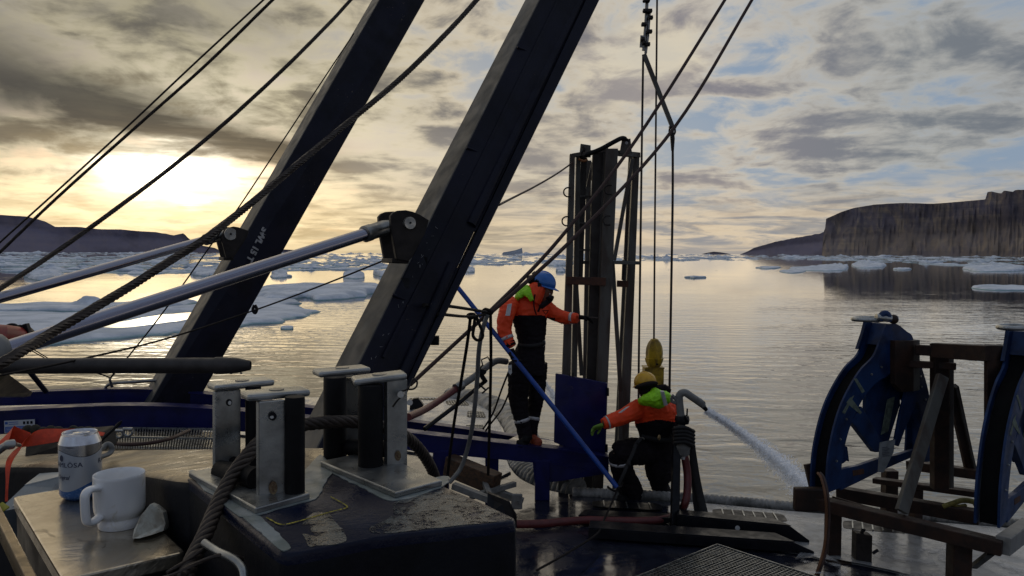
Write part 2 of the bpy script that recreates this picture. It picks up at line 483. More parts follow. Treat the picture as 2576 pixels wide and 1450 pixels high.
# ---- rock
def rock_material(name, base, warm, cool, vscale, hscale):
    m = bpy.data.materials.new(name); m.use_nodes = True
    t = m.node_tree; X.tree = t
    b = t.nodes['Principled BSDF']; b.inputs['Roughness'].default_value = 0.95; b.inputs['Specular IOR Level'].default_value = 0.1
    g = t.nodes.new('ShaderNodeNewGeometry')
    s = t.nodes.new('ShaderNodeSeparateXYZ'); t.links.new(g.outputs['Position'], s.inputs[0])
    x, y, z = X(s.outputs[0]), X(s.outputs[1]), X(s.outputs[2])
    a = xnoise(xvec(x * vscale + z * 0.008, y * vscale, z * vscale * 0.5), 1.0, 8, 0.66, 0.9)
    c = xnoise(xvec(x * 0.001, y * 0.001, z * hscale), 1.0, 5, 0.65, 0.2)
    d = xnoise(xvec(x * vscale * 0.2, y * vscale * 0.2, z * vscale * 0.3), 1.0, 4, 0.6)
    c1 = xmix(xstep(a, 0.42, 0.62), base, warm)
    c2 = xmix(xstep(c, 0.45, 0.6) * 0.55, c1, cool)
    c3 = xmix(xstep(d, 0.42, 0.62) * 0.75, c2, tuple(q * 0.45 for q in base))
    sc_ = xstep(a * 120 + 95 - z, 20, 90)
    c3 = xmix(sc_ * 0.38, c3, warm)
    t.links.new(c3, b.inputs['Base Color'])
    return m
M['cliff'] = rock_material('cliff_rock', (0.19, 0.17, 0.20), (0.36, 0.295, 0.235), (0.13, 0.12, 0.165), 0.02, 0.045)  # bluish cast of the skylight is put into the rock colour
M['farrock'] = rock_material('far_rock', (0.22, 0.20, 0.26), (0.25, 0.215, 0.25), (0.18, 0.17, 0.24), 0.02, 0.04)  # far haze is put into the rock colour as a bluish tint

def ridge(name, prof, dist, material, gully=0.0, talus=0.4, ncol=260, nrow=22, depth=600.0, lean=0.35, seed=0, base_y=None, rough_top=0.0):
    """prof: (x, y) picture outline; dist(x): metres ahead. Builds a solid land form with a face, a plateau and ends."""
    xs = [prof[0][0] + (prof[-1][0] - prof[0][0]) * i / (ncol - 1) for i in range(ncol)]
    mb = MB(); grid = []
    for i, x in enumerate(xs):
        for (x0, y0), (x1, y1) in zip(prof, prof[1:]):
            if x0 <= x <= x1: break
        y = y0 + (y1 - y0) * (x - x0) / max(1e-6, x1 - x0)
        d = dist(x)
        top = P(x, y, d)
        H = max(1.0, top.z)
        H += (mnoise.noise(Vector((x * 0.09, seed, 0))) + 0.5 * mnoise.noise(Vector((x * 0.3, seed, 4)))) * rough_top * H
        out = Vector((-top.x, -top.y, 0)).normalized()
        col = []
        for j in range(nrow):
            t = j / (nrow - 1)
            if t < talus: off = lean * H * (1 - t / talus) ** 1.0
            else: off = 0.06 * H * (1 - (t - talus) / (1 - talus))
            off += 0.06 * H if t < talus else 0
            g = mnoise.fractal(Vector((x * 0.030 + t * 0.5, t * 1.1 + seed, seed)), 1.0, 2.1, 5) 
            g2 = mnoise.fractal(Vector((x * 0.13 - t * 0.9, t * 2.4, seed + 5)), 1.0, 2.0, 4)
            off += gully * H * (g * 0.45 + g2 * 0.20) * (1.0 if t > 0.05 else 0.6)
            off -= 0.07 * H * (math.floor(t * 7 + mnoise.noise(Vector((x * .02, t, 3))) * .5) / 7) * (1 if gully > .2 else 0)
            pt = Vector((top.x, top.y, 0)) + out * off
            pt.z = H * t - (2 if j == 0 else 0)
            col.append(pt)
        for k in (0.15, 0.5, 1.0):
            pt = Vector((top.x, top.y, H * (1 + 0.02 * k))) - out * depth * k
            if k == 1.0: pt.z = -2
            col.append(pt)
        grid.append(col)
    nr = len(grid[0])
    vs = [p for c in grid for p in c]
    fs = [(i * nr + j, (i + 1) * nr + j, (i + 1) * nr + j + 1, i * nr + j + 1) for i in range(ncol - 1) for j in range(nr - 1)]
    fs.append(tuple(range(nr))); fs.append(tuple((ncol - 1) * nr + j for j in reversed(range(nr))))
    mb.add(vs, fs)
    return mb.build(name, material, kind='structure', smooth=50)

cl = [(2068, 640), (2071, 586), (2078, 569), (2077.5, 551), (2095, 543), (2113, 535), (2148, 523.5), (2195, 516), (2230, 513), (2276, 511), (2349, 513), (2437, 506), (2479, 501.6), (2484, 483), (2495, 482), (2519, 487), (2525, 481), (2548, 482.6), (2554, 478), (2576, 478), (2640, 470), (2760, 455), (3000, 430), (3400, 420)]
ridge('cliff', cl, lambda x: 2900 - (x - 2070) * 1.15, M['cliff'], gully=0.20, talus=0.42, ncol=520, nrow=30, lean=0.30, seed=3, depth=900)
cl2 = [(1862, 640.5), (1880, 633), (1897, 624), (1949, 609), (1999, 599), (2052, 590), (2090, 580), (2200, 560)]
ridge('headland', cl2, lambda x: 4300 - (x - 1862) * 1.2, M['farrock'], gully=0.12, talus=0.6, ncol=160, lean=0.8, seed=9, depth=900, rough_top=0.03)
hl = [(-900, 470), (-500, 505), (-200, 530), (0, 541), (66, 545), (113, 557), (139, 571), (150, 571), (200, 573)]
ridge('hill_near', hl, lambda x: 3600 + (x + 900) * 0.6, M['farrock'], gully=0.12, talus=0.7, ncol=200, lean=0.8, seed=21, depth=900, rough_top=0.01)
hl2 = [(100, 571), (139, 571), (195, 571), (250, 577), (304, 577.5), (350, 582), (390, 584), (420, 589), (437, 592.5), (452, 589), (461, 587.5), (467, 592), (472, 598), (490, 612), (507, 618), (540, 624), (556, 632)]
ridge('hill_far', hl2, lambda x: 5200 + x * 0.8, M['farrock'], gully=0.1, talus=0.7, ncol=220, lean=0.7, seed=31, depth=900, rough_top=0.01)
ridge('island', [(1766, 639.5), (1780, 636), (1795, 633.5), (1812, 635), (1830, 638), (1838, 640)], lambda x: 6500, M['farrock'], gully=0.1, ncol=40, nrow=8, lean=0.7, seed=41, depth=300)
ridge('headland_low', [(556, 632), (590, 629), (640, 626), (690, 627), (760, 630), (820, 633)], lambda x: 8600, M['farrock'], gully=0.05, ncol=60, nrow=8, lean=0.7, seed=43, depth=500)

# ---- ice
def ice_material():
    m = bpy.data.materials.new('snow_covered_ice'); m.use_nodes = True
    t = m.node_tree; X.tree = t
    b = t.nodes['Principled BSDF']; b.inputs['Roughness'].default_value = 0.75
    g = t.nodes.new('ShaderNodeNewGeometry')
    s = t.nodes.new('ShaderNodeSeparateXYZ'); t.links.new(g.outputs['Position'], s.inputs[0])
    x, y, z = X(s.outputs[0]), X(s.outputs[1]), X(s.outputs[2])
    n1 = xnoise(g.outputs['Position'], 0.35, 6, 0.6)
    c = xmix(xstep(n1, 0.4, 0.62), (0.68, 0.74, 0.84), (0.46, 0.53, 0.63))
    c = xmix(1.0 - xstep(z, 0.02, 0.16), c, (0.25, 0.40, 0.45))
    t.links.new(c, b.inputs['Base Color'])
    n2 = xnoise(g.outputs['Position'], 1.6, 6, 0.65)
    bp = t.nodes.new('ShaderNodeBump'); bp.inputs['Strength'].default_value = 0.9; bp.inputs['Distance'].default_value = 0.22
    t.links.new(n2.v, bp.inputs['Height']); t.links.new(bp.outputs[0], b.inputs['Normal'])
    return m
M['ice'] = ice_material()

def floe_mesh(mb, outline, h, rings=9, bump=0.15, seed=0, lumps=(), dip=None, base=-0.25):
    """outline: closed world xy loop; a slab with a soft snowy top"""
    n = len(outline); c = sum((Vector((p[0], p[1], 0)) for p in outline), Vector()) / n
    vs = []; prof = [(1.0, base), (1.0, 0.0), (0.985, 0.35), (0.96, 0.75), (0.91, 0.95)] + [(0.91 * (1 - k / rings), 1.0) for k in range(1, rings)]
    for f, hh in prof:
        for p in outline:
            q = c + (Vector((p[0], p[1], 0)) - c) * f
            z = hh * h if hh >= 0 else base
            if hh > 0.5:
                nz = mnoise.fractal(Vector((q.x * 0.18 + seed, q.y * 0.18, seed)), 1.0, 2.0, 4)
                z += (nz * bump + bump * 0.3) * min(1.0, (1.02 - f) * 8)
                for lx, ly, lr, lh in lumps:
                    dd = ((q.x - lx) ** 2 + (q.y - ly) ** 2) / (lr * lr)
                    z += lh * math.exp(-dd)
                if dip:
                    for dxx, dyy, ra, rb in dip:
                        dd = ((q.x - dxx) / ra) ** 2 + ((q.y - dyy) / rb) ** 2
                        z = z * (1 - math.exp(-dd ** 2)) - 0.05 * math.exp(-dd ** 2)
                z = max(z, 0.03) if not dip else max(z, -0.05)
            vs.append(Vector((q.x, q.y, z)))
    vs.append(Vector((c.x, c.y, vs[-1].z)))
    fs = []
    for i in range(len(prof) - 1):
        for j in range(n):
            fs.append((i * n + j, i * n + (j + 1) % n, (i + 1) * n + (j + 1) % n, (i + 1) * n + j))
    k = (len(prof) - 1) * n
    fs += [(k + j, k + (j + 1) % n, len(vs) - 1) for j in range(n)]
    fs.append(tuple(reversed(range(n))))
    mb.add(vs, fs)
def pix_outline(pts, n=6, jag=0.0, seed=0):
    w = [Q(x, y, 0.0) for x, y in pts]
    o = crom(w, n, close=True)
    if jag:
        c = sum(o, Vector()) / len(o)
        for i, p in enumerate(o):
            k = mnoise.fractal(Vector((p.x * 0.25 + seed, p.y * 0.25, 0)), 1.0, 2.0, 3) * jag
            o[i] = p + (p - c).normalized() * k
    return o

GF = 'ice floes near the stern'
def near_floe(pts, h, label, **k):
    mb = MB()
    o = pix_outline(pts, k.pop('n', 6), k.pop('jag', 0.5), k.get('seed', 0))
    floe_mesh(mb, o, h, **k)
    return mb.build('ice_floe', M['ice'], label=label, cat='ice floe', group=GF, smooth=60)
pond = Q(420, 803, 0)
near_floe([(-260, 800), (-60, 792), (80, 797), (200, 801), (320, 796), (430, 780), (520, 772), (600, 756), (680, 748), (735, 752), (752, 764), (725, 770), (760, 776), (786, 786), (770, 797), (730, 801), (690, 812), (560, 828), (460, 836), (406, 845), (300, 853), (180, 862), (60, 876), (-120, 880), (-300, 870)],
          0.22, 'large snowy floe with a bright melt pond, nearest the ship on the left', bump=0.16, seed=2, rings=14, jag=1.3,
          dip=[(pond.x, pond.y, 2.6, 9.0)], lumps=[(Q(30, 815, 0).x, Q(30, 815, 0).y, 6, 0.14), (Q(120, 840, 0).x, Q(120, 840, 0).y, 4, 0.12), (Q(560, 775, 0).x, Q(560, 775, 0).y, 6, 0.15)])
m_ = bpy.data.materials.new('melt_water'); m_.use_nodes = True
b_ = m_.node_tree.nodes['Principled BSDF']; b_.inputs['Base Color'].default_value = (0.05, 0.10, 0.12, 1); b_.inputs['Roughness'].default_value = 0.04; b_.inputs['IOR'].default_value = 1.5
mb = MB(); mb.prism([Vector((pond.x + math.cos(a) * 3.2 * (1 + .2 * math.sin(3 * a)), pond.y + math.sin(a) * 11 * (1 + .12 * math.cos(2 * a + 1)), 0.075)) for a in [2 * math.pi * i / 40 for i in range(40)]], (0, 0, -0.02))
mb.build('melt_pond', m_, kind='structure', smooth=None)
lump = Q(214, 773, 0)
near_floe([(-260, 772), (-80, 770), (60, 770), (170, 768), (240, 766), (300, 770), (380, 764), (470, 756), (500, 762), (440, 772), (330, 784), (240, 788), (120, 784), (0, 786), (-200, 792)],
          0.24, 'long low floe with one small ice knob, behind the melt pond floe', bump=0.16, seed=5, rings=9, jag=1.6, lumps=[(lump.x, lump.y, 0.9, 0.7), (lump.x + 1.1, lump.y, .7, .45)])
near_floe([(655, 738), (672, 724), (730, 722), (800, 724), (850, 722), (905, 720), (952, 722), (948, 736), (915, 746), (885, 752), (830, 757), (790, 755), (765, 749), (720, 757), (668, 757)],
          0.42, 'white floe with raised back between the two gantry legs', bump=0.35, seed=8, rings=10, jag=2.0, lumps=[(Q(860, 738, 0).x, Q(860, 738, 0).y, 6, 0.3), (Q(800, 726, 0).x, Q(800, 726, 0).y, 5, 0.3)])
for pts, h, lab, lmp in (
    ([(70, 697), (100, 692), (150, 692), (160, 698), (120, 705), (80, 704)], 0.9, 'small knobbly floe beyond the left end of the lower chrome rod', (95, 697, 4, 1.6)),
    ([(488, 689), (510, 685), (538, 686), (545, 691), (520, 695), (495, 694)], 0.8, 'small lumpy floe just left of the left gantry leg', (505, 689, 3, 1.6)),
    ([(686, 693), (700, 689), (712, 692), (730, 697), (705, 700), (688, 700)], 0.7, 'small floe peeping out right of the left gantry leg', (697, 693, 3, 1.5)),
    ([(862, 699), (880, 696), (905, 696), (918, 699), (895, 702)], 0.3, 'thin flat floe carrying a lumpy block between the gantry legs', (889, 698, 3, 2.2)),
    ([(944, 691), (955, 687), (975, 687), (985, 692), (965, 697)], 0.9, 'small rounded floe against the left edge of the right gantry leg', (960, 691, 4, 0.9)),
    ([(706, 827), (722, 824), (738, 826), (732, 830), (712, 830)], 0.12, 'tiny flat ice scrap on open water between the gantry legs', (725, 826, .6, .15)),
    ([(1375, 666), (1395, 662), (1425, 662), (1440, 666), (1410, 669), (1385, 669)], 1.0, 'pointed white floe left of the steel frame tower', (1403, 665, 6, 2.4)),
    ([(1400, 683), (1410, 681), (1420, 682), (1419, 685), (1405, 685)], 0.7, 'small bright floe just above the blue helmet', (1408, 683, 2, 0.9)),
    ([(1170, 682), (1180, 678), (1192, 679), (1194, 684), (1180, 686)], 0.8, 'small floe at the right edge of the right gantry leg', (1182, 682, 3, 0.8)),
    ([(1987, 677), (2060, 672), (2110, 669), (2134, 671), (2130, 679), (2095, 682), (2040, 681)], 0.7, 'long low floe rising to the right, under the cliff reflection', (2110, 673, 7, 1.4)),
    ([(1961, 683), (1985, 680), (2020, 680), (2026, 684), (1995, 688), (1970, 686)], 0.35, 'flat bluish floe in front of the long low floe', (1990, 683, 3, .3)),
    ([(2143, 667), (2165, 664), (2200, 664), (2228, 667), (2215, 673), (2160, 674)], 1.0, 'high white floe with knobs in front of the cliff', (2178, 667, 5, 2.4)),
    ([(2426, 677), (2460, 674), (2520, 674), (2580, 676), (2570, 682), (2500, 684), (2450, 683)], 1.0, 'broad white floe low in front of the tallest cliff', (2480, 677, 8, 1.3)),
    ([(2443, 725), (2480, 722), (2580, 723), (2660, 726), (2600, 731), (2500, 731)], 0.35, 'thin flat floe at the right edge, on the open water', (2500, 726, 6, .2)),
    ([(2248, 678), (2270, 676), (2292, 678), (2270, 680)], 0.5, 'tiny floe under the middle of the cliff', (2270, 678, 3, .4)),
    ([(1735, 699), (1745, 697), (1755, 699), (1745, 701)], 0.4, 'tiny ice scrap on bright water right of the hanging wires', (1745, 699, 1.5, .4)),
    ([(1905, 674), (1930, 672), (1962, 674), (1930, 677)], 0.5, 'flat grey floe left of the long low floe', (1930, 674, 3, .5))):
    lw = Q(lmp[0], lmp[1], 0)
    h *= 0.55; lmp = (lmp[0], lmp[1], lmp[2], lmp[3] * .6)
    near_floe(pts, h, lab, bump=h * 1.3, seed=pts[0][0] * 0.1, rings=7, n=7, jag=2.6 if h > .2 else .15, lumps=[(lw.x, lw.y, lmp[2], lmp[3])])

# iceberg far out
ib = MB()
a0 = P(1262, 640, 2600); sc_ = 2600 / F
prof = [(0, 0), (4, 5), (18, 7), (34, 10), (46, 14), (51, 16), (53, 2), (54, 0)]
ib.hexa([P(1262 + x, 640, 2600) + Vector((0, 0, max(0, y) * sc_ - (1 if y == 0 else 0))) for x, y in prof], [P(1262 + x * .9 + 2, 640, 2650) + Vector((0, 0, max(0, y * .8) * sc_ - (1 if y == 0 else 0))) for x, y in prof])
ib.build('iceberg', M['ice'], label='tilted wedge-shaped iceberg on the horizon right of the right gantry leg', cat='iceberg')

variants = []
for k in range(10):
    rr = random.Random(100 + k); n = 20
    asp = rr.uniform(0.45, 0.9)
    o = []
    for j in range(n):
        a = 2 * math.pi * j / n
        q = 1 + 0.45 * mnoise.fractal(Vector((math.cos(a) * 1.3 + k * 9, math.sin(a) * 1.3, k)), 1.0, 2.0, 3)
        o.append(Vector((math.cos(a) * q, math.sin(a) * q * asp, 0)))
    mb = MB()
    lm = [(rr.uniform(-.5, .5), rr.uniform(-.3, .3), rr.uniform(0.15, 0.35), rr.uniform(0.05, 0.3)) for _ in range(rr.randint(1, 3))]
    floe_mesh(mb, o, 0.10, rings=4, bump=0.07, seed=k * 3.3, lumps=lm, base=-0.05)
    variants.append(mb.mesh('ice_floe', M['ice'], smooth=60))
def edge_y(x):
    """lowest picture row of the pack ice"""
    pts = [(-300, 690), (0, 683), (330, 690), (600, 684), (960, 678), (1100, 670), (1180, 667), (1420, 666), (1540, 660), (1760, 656), (1950, 655), (2030, 652), (2300, 664), (2420, 668), (2900, 690)]
    for (x0, y0), (x1, y1) in zip(pts, pts[1:]):
        if x0 <= x <= x1: return y0 + (y1 - y0) * (x - x0) / (x1 - x0)
    return 665
rr = random.Random(5)
cand = []
for _ in range(4200):
    x = rr.uniform(-60, 2640); t = rr.random()
    yh = 633.5 + (x / 2576) * 9
    ylo = edge_y(x)
    y = yh + 1.0 + (ylo - yh - 1.0) * t ** 1.35
    if 1850 < x and y < yh + 3.2 and rr.random() < 0.3: continue
    dens = 0.9 if x < 1150 else (0.75 if x < 1560 else (0.4 if x < 2000 else 0.7))
    if rr.random() > dens: continue
    if x > 2020 and y > 657 and rr.random() < 0.6: continue
    cand.append((y - yh, x, y))
for _ in range(26):
    x = rr.uniform(1000, 2000); cand.append((0.5, x, rr.uniform(662, 700)))
cand.sort(reverse=True)
NIND = 275
stuffmb = MB()
for i, (dh, x, y) in enumerate(cand):
    p = Q(x, y, 0)
    if p.y > 9000: continue
    small = dh == 0.5
    wpx = rr.lognormvariate(2.75, 0.6) * (0.6 + dh / 30)
    if small: wpx = rr.uniform(3, 9)
    wpx = min(wpx, 75)
    rad = wpx / 2 * p.y / F
    hs = rad * (0.9 if not small else 0.8) * rr.uniform(0.5, 1.3)
    hs = min(hs * rr.choice((0.22, 0.3, 0.4, 0.9)), 7 + p.y * .004)
    rot = rr.uniform(-0.6, 0.6) + (math.pi if rr.random() < .5 else 0)
    me = variants[rr.randrange(10)]
    if i < NIND:
        o = bpy.data.objects.new('ice_floe', me)
        o.location = (p.x, p.y, 0); o.rotation_euler = (0, 0, rot); o.scale = (rad, rad * rr.uniform(0.8, 2.2), hs)
        COL.objects.link(o)
        if small: props(o, 'small scrap of ice adrift in the calm water before the pack ice', 'ice floe', 'scattered ice scraps')
        elif x < 1200: props(o, 'white floe in the pack ice left of the right gantry leg', 'ice floe', 'pack ice floes to the left')
        elif x < 1950: props(o, 'white floe in the band of pack ice around the frame tower', 'ice floe', 'pack ice floes in the middle')
        else: props(o, 'white floe in the pack ice below the cliff', 'ice floe', 'pack ice floes below the cliff')
    else:
        T = Matrix.Translation((p.x, p.y, 0)) @ Matrix.Rotation(rot, 4, 'Z') @ Matrix.Diagonal((rad, rad * rr.uniform(0.8, 3.0), hs, 1))
        if len(me.polygons):
            stuffmb.add([T @ v.co for v in me.vertices], [tuple(q.vertices) for q in me.polygons])
stuffmb.build('pack_ice', M['ice'], kind='stuff', label='far pack ice running to the horizon', cat='pack ice', smooth=60, origin=(0, 1500, 0))
# ================================================================ SHIP: deck and hull
DECK = 2.4
def deck_material():
    m = bpy.data.materials.new('wet_navy_deck'); m.use_nodes = True
    t = m.node_tree; X.tree = t
    b = t.nodes['Principled BSDF']
    g = t.nodes.new('ShaderNodeNewGeometry')
    s = t.nodes.new('ShaderNodeSeparateXYZ'); t.links.new(g.outputs['Position'], s.inputs[0])
    x, y = X(s.outputs[0]), X(s.outputs[1])
    n1 = xnoise(g.outputs['Position'], 1.3, 7, 0.62, 0.4)
    n2 = xnoise(g.outputs['Position'], 9.0, 6, 0.6, 0.2)
    wet = xstep(n1, 0.40, 0.56)
    t.links.new(xmix(xstep(n2, 0.4, 0.65), (0.018, 0.021, 0.035), (0.010, 0.012, 0.022)), b.inputs['Base Color'])
    t.links.new((0.34 - wet * 0.27).v, b.inputs['Roughness'])
    b.inputs['Coat Weight'].default_value = 0.4; b.inputs['Coat Roughness'].default_value = 0.08
    bp = t.nodes.new('ShaderNodeBump'); bp.inputs['Distance'].default_value = 0.004
    bp.inputs['Strength'].default_value = 1.0
    h = xnoise(g.outputs['Position'], 14, 4, 0.55) * (1.25 - wet) + n1 * 0.8
    t.links.new(h.v, bp.inputs['Height']); t.links.new(bp.outputs[0], b.inputs['Normal'])
    return m
def whitedeck_material():
    m = bpy.data.materials.new('pale_grey_wet_deck'); m.use_nodes = True
    t = m.node_tree; X.tree = t
    b = t.nodes['Principled BSDF']
    g = t.nodes.new('ShaderNodeNewGeometry')
    n1 = xnoise(g.outputs['Position'], 1.6, 7, 0.62, 0.4)
    n2 = xnoise(g.outputs['Position'], 12, 6, 0.65)
    c = xmix(xstep(n2, 0.40, 0.7), (0.34, 0.35, 0.36), (0.22, 0.225, 0.23))
    t.links.new(c, b.inputs['Base Color'])
    t.links.new((0.42 - xstep(n1, 0.42, 0.56) * 0.32).v, b.inputs['Roughness'])
    bp = t.nodes.new('ShaderNodeBump'); bp.inputs['Distance'].default_value = 0.006
    t.links.new((n2 + n1).v, bp.inputs['Height']); t.links.new(bp.outputs[0], b.inputs['Normal'])
    return m
M['deck'] = deck_material(); M['whitedeck'] = whitedeck_material()
M['hull'] = mat('pale_hull_side', (0.30, 0.31, 0.32), 0.5, var=0.3, vscale=2)

D_ = lambda x, y: Q(x, y, DECK)
# deck outline: the edge seen in the picture, then round behind the camera side
edge_px = [(-900, 1012), (-300, 1008), (100, 1004), (480, 1003), (760, 1000), (1030, 998), (1130, 1002), (1190, 1012), (1235, 1032), (1262, 1062), (1272, 1100), (1278, 1150), (1292, 1185), (1330, 1212), (1400, 1234), (1520, 1248), (1740, 1262), (1900, 1275), (2060, 1290), (2300, 1308), (2650, 1335)]
edge = crom([D_(*p) for p in edge_px], 4)
back = [Vector((9.0, 3.2, DECK)), Vector((6.5, -1.0, DECK)), Vector((-9.0, -1.0, DECK)), Vector((-16.0, 6.0, DECK))]
deck_poly = edge + back
mb = MB(); mb.prism([p - Vector((0, 0, 0.02)) for p in deck_poly], (0, 0, -0.30))
deck = mb.build('deck', M['deck'], kind='structure', smooth=None)
mb = MB(); c0 = sum(deck_poly, Vector()) / len(deck_poly)
mb.prism([p - Vector((0, 0, 0.32)) for p in deck_poly], (0, 0, -2.9))
mb.build('hull_side', M['hull'], kind='structure', smooth=None)
# pale strip round the rim of the deck
def strip(px_out, px_in, z):
    a = crom([D_(*p) for p in px_out], 4); b = crom([D_(*p) for p in px_in], 4)
    for q in a + b: q.z = z
    m = MB(); n = len(a)
    m.add(a + b, [(i, i + 1, n + i + 1, n + i) for i in range(n - 1)])
    m.add([q - Vector((0, 0, 0.018)) for q in a + b], [(i, n + i, n + i + 1, i + 1) for i in range(n - 1)])
    return m
s1 = strip([(-900, 1013), (100, 1005), (480, 1004), (760, 1001), (1030, 999), (1130, 1003), (1188, 1014), (1230, 1034), (1256, 1064), (1265, 1100), (1272, 1150), (1286, 1186)],
           [(-900, 1075), (100, 1075), (480, 1085), (760, 1110), (900, 1120), (1020, 1135), (1090, 1150), (1130, 1165), (1160, 1178), (1180, 1190), (1200, 1200), (1230, 1215)], DECK + 0.004)
s1.build('pale_deck', M['whitedeck'], kind='structure', smooth=30)
s2 = strip([(1690, 1262), (1760, 1266), (1900, 1279), (2060, 1293), (2300, 1311), (2650, 1338)],
           [(1690, 1330), (1760, 1345), (1900, 1375), (2060, 1400), (2300, 1450), (2650, 1560)], DECK + 0.004)
s2.build('pale_deck', M['whitedeck'], kind='structure', smooth=30)

# sunken grid openings in the pale deck
def pill(x0, y0, x1, y1, x2, y2, x3, y3, nbars, label, rows=1, mm='deck'):
    """four picture corners of a slot in the deck with bars across it"""
    A, B, C, Dd = D_(x0, y0), D_(x1, y1), D_(x2, y2), D_(x3, y3)   # far-left, far-right, near-right, near-left
    t = thing('scupper_grid', (A + C) / 2, label, 'deck grating', 'drain grids let into the deck')
    def at(u, v): return (A.lerp(B, u)).lerp(Dd.lerp(C, u), v)
    ring = []
    for i in range(28):
        a = 2 * math.pi * i / 28
        cu, sv = math.cos(a), math.sin(a)
        e = 0.38 if rows == 1 else 0.3
        u = 0.5 + 0.5 * math.copysign(abs(cu) ** e, cu); v = 0.5 + 0.5 * math.copysign(abs(sv) ** e, sv)
        ring.append(at(u, v) + Vector((0, 0, 0.006)))
    m = MB(); m.prism(ring, (0, 0, -0.004)); m.build('opening', M['black'], t, smooth=None)
    for i in range(1, nbars):
        m = MB(); u = i / nbars
        m.bar(at(u, 0.06) + Vector((0, 0, 0.010)), at(u, 0.94) + Vector((0, 0, 0.010)), 0.012, 0.012)
        m.build('bar', M['steelpale'], t)
    for i in range(1, rows):
        m = MB(); v = i / rows
        m.bar(at(0.03, v) + Vector((0, 0, 0.018)), at(0.97, v) + Vector((0, 0, 0.018)), 0.02, 0.01)
        m.build('bar', M['steelpale'], t)
    return t
pill(1790, 1280, 1970, 1294, 1985, 1316, 1795, 1302, 7, 'long oval drain grid behind the black channel, right of the water nozzle')
pill(2120, 1310, 2290, 1320, 2300, 1346, 2120, 1332, 7, 'long drain grid under the brown steel frame')
pill(1490, 1260, 1660, 1268, 1670, 1286, 1490, 1276, 6, 'dim oval drain grid at the kneeling worker')
pill(1176, 1034, 1216, 1036, 1224, 1053, 1174, 1051, 7, 'square checkered grid, the farther of two on the pale deck', rows=4)
pill(1172, 1070, 1216, 1069, 1218, 1084, 1170, 1084, 7, 'square checkered grid, the nearer of two on the pale deck', rows=4)
pill(1120, 1009, 1168, 1007, 1184, 1022, 1124, 1020, 8, 'round dark mesh grid far back on the pale deck', rows=1)
pill(1030, 990 + 12, 1100, 1003, 1112, 1007, 1030, 1007, 9, 'dark mesh strip at the far edge of the pale deck', rows=1)

# ribbed fender along the hull edge
def ribbed(pts, r, pitch, name, label, cat, matname, sides=14, amp=0.12):
    L = 0; cen = [pts[0]]
    P_ = crom(pts, 16)
    tot = sum((b - a).length for a, b in zip(P_, P_[1:])); m = int(tot / (pitch / 4)); out = []; j = 0; acc = [0]
    for a, b in zip(P_, P_[1:]): acc.append(acc[-1] + (b - a).length)
    rad = []
    for i in range(m + 1):
        d = tot * i / m
        while j < len(acc) - 2 and acc[j + 1] < d: j += 1
        t = (d - acc[j]) / max(1e-9, acc[j + 1] - acc[j])
        out.append(P_[j].lerp(P_[j + 1], t)); rad.append(r * (1 - (amp if i % 4 == 0 else (amp * .2 if i % 4 in (1, 3) else 0))))
    mb = MB(); mb.tube(out, rad, sides)
    return mb.build(name, M[matname], label=label, cat=cat, smooth=70)
zf = DECK - 0.12
fe = [Q(1128, 1010, zf), Q(1190, 1018, zf), Q(1240, 1036, zf), Q(1280, 1062, zf), Q(1306, 1095, zf), Q(1316, 1135, zf), Q(1318, 1170, zf)]
M['fender'] = mat('grey_ribbed_fender', (0.33, 0.32, 0.30), 0.55, vscale=5, col2=(0.10, 0.10, 0.09), bump=0.002, bscale=20, rvar=0.1)
ribbed(fe, 0.27, 0.34, 'fender', 'fat segmented grey fender bulging round the hull corner behind the standing worker', 'fender', 'fender', amp=0.10)
ribbed([Q(1288, 1160, zf), Q(1310, 1190, zf), Q(1350, 1212, zf), Q(1410, 1232, zf), Q(1450, 1244, zf)], 0.19, 0.07, 'fender', 'finely ribbed worn fender under the blue beam', 'fender', 'fender', amp=0.13)
ribbed([Q(1440, 1240, DECK), Q(1600, 1246, DECK), Q(1740, 1255, DECK), Q(1900, 1268, DECK), Q(2060, 1283, DECK), Q(2300, 1300, DECK), Q(2600, 1325, DECK)], 0.062, 0.05, 'ribbed_hose', 'grey corrugated hose lying along the deck edge', 'hose', 'fender', sides=10, amp=0.14)

# ================================================================ A-frame gantry
gantry = thing('gantry', Q(900, 1250, DECK), 'huge dark navy stern gantry of two leaning box legs', 'gantry')
def lin(a, b, t): return a.lerp(b, t)
def leg_edges(top, bot, d_top, d_bot, dxl, dxr):
    """top/bot: picture x of the three visible long edges with their row"""
    (xa, xb, xc, yt), (ua, ub, uc, yb) = top, bot
    e1 = (P(ua, yb, d_bot + dxl), P(xa, yt, d_top + dxl))
    e2 = (P(ub, yb, d_bot), P(xb, yt, d_top))
    e3 = (P(uc, yb, d_bot + dxr), P(xc, yt, d_top + dxr))
    return e1, e2, e3
def ext(e, lo, hi):
    a, b = e; d = b - a
    return (a - d * lo, b + d * hi)
# left leg
e1, e2, e3 = leg_edges((935, 954, 1070, 0), (369, 397, 517, 978), 10.0, 8.0, 0.42, 0.34)
e1, e2, e3 = (ext(e, 0.10, 0.35) for e in (e1, e2, e3))
e4 = tuple(a + c - b for a, b, c in zip(e1, e2, e3))
mb = MB(); mb.hexa([e1[0], e2[0], e3[0], e4[0]], [e1[1], e2[1], e3[1], e4[1]])
me = mb
lo = mb.build('leg', [M['navy'], M['skyface']], gantry, smooth=None, bevel=0.02)
lo.data.polygons[0].material_index = 0
def set_face(o, pa, pb, idx):
    off = OFF[o.name]; tgt = (pa + pb) / 2 - off
    best = min(o.data.polygons, key=lambda q: (q.center - tgt).length)
    best.material_index = idx
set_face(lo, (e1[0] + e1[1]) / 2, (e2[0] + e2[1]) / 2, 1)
LL = (e1, e2, e3)
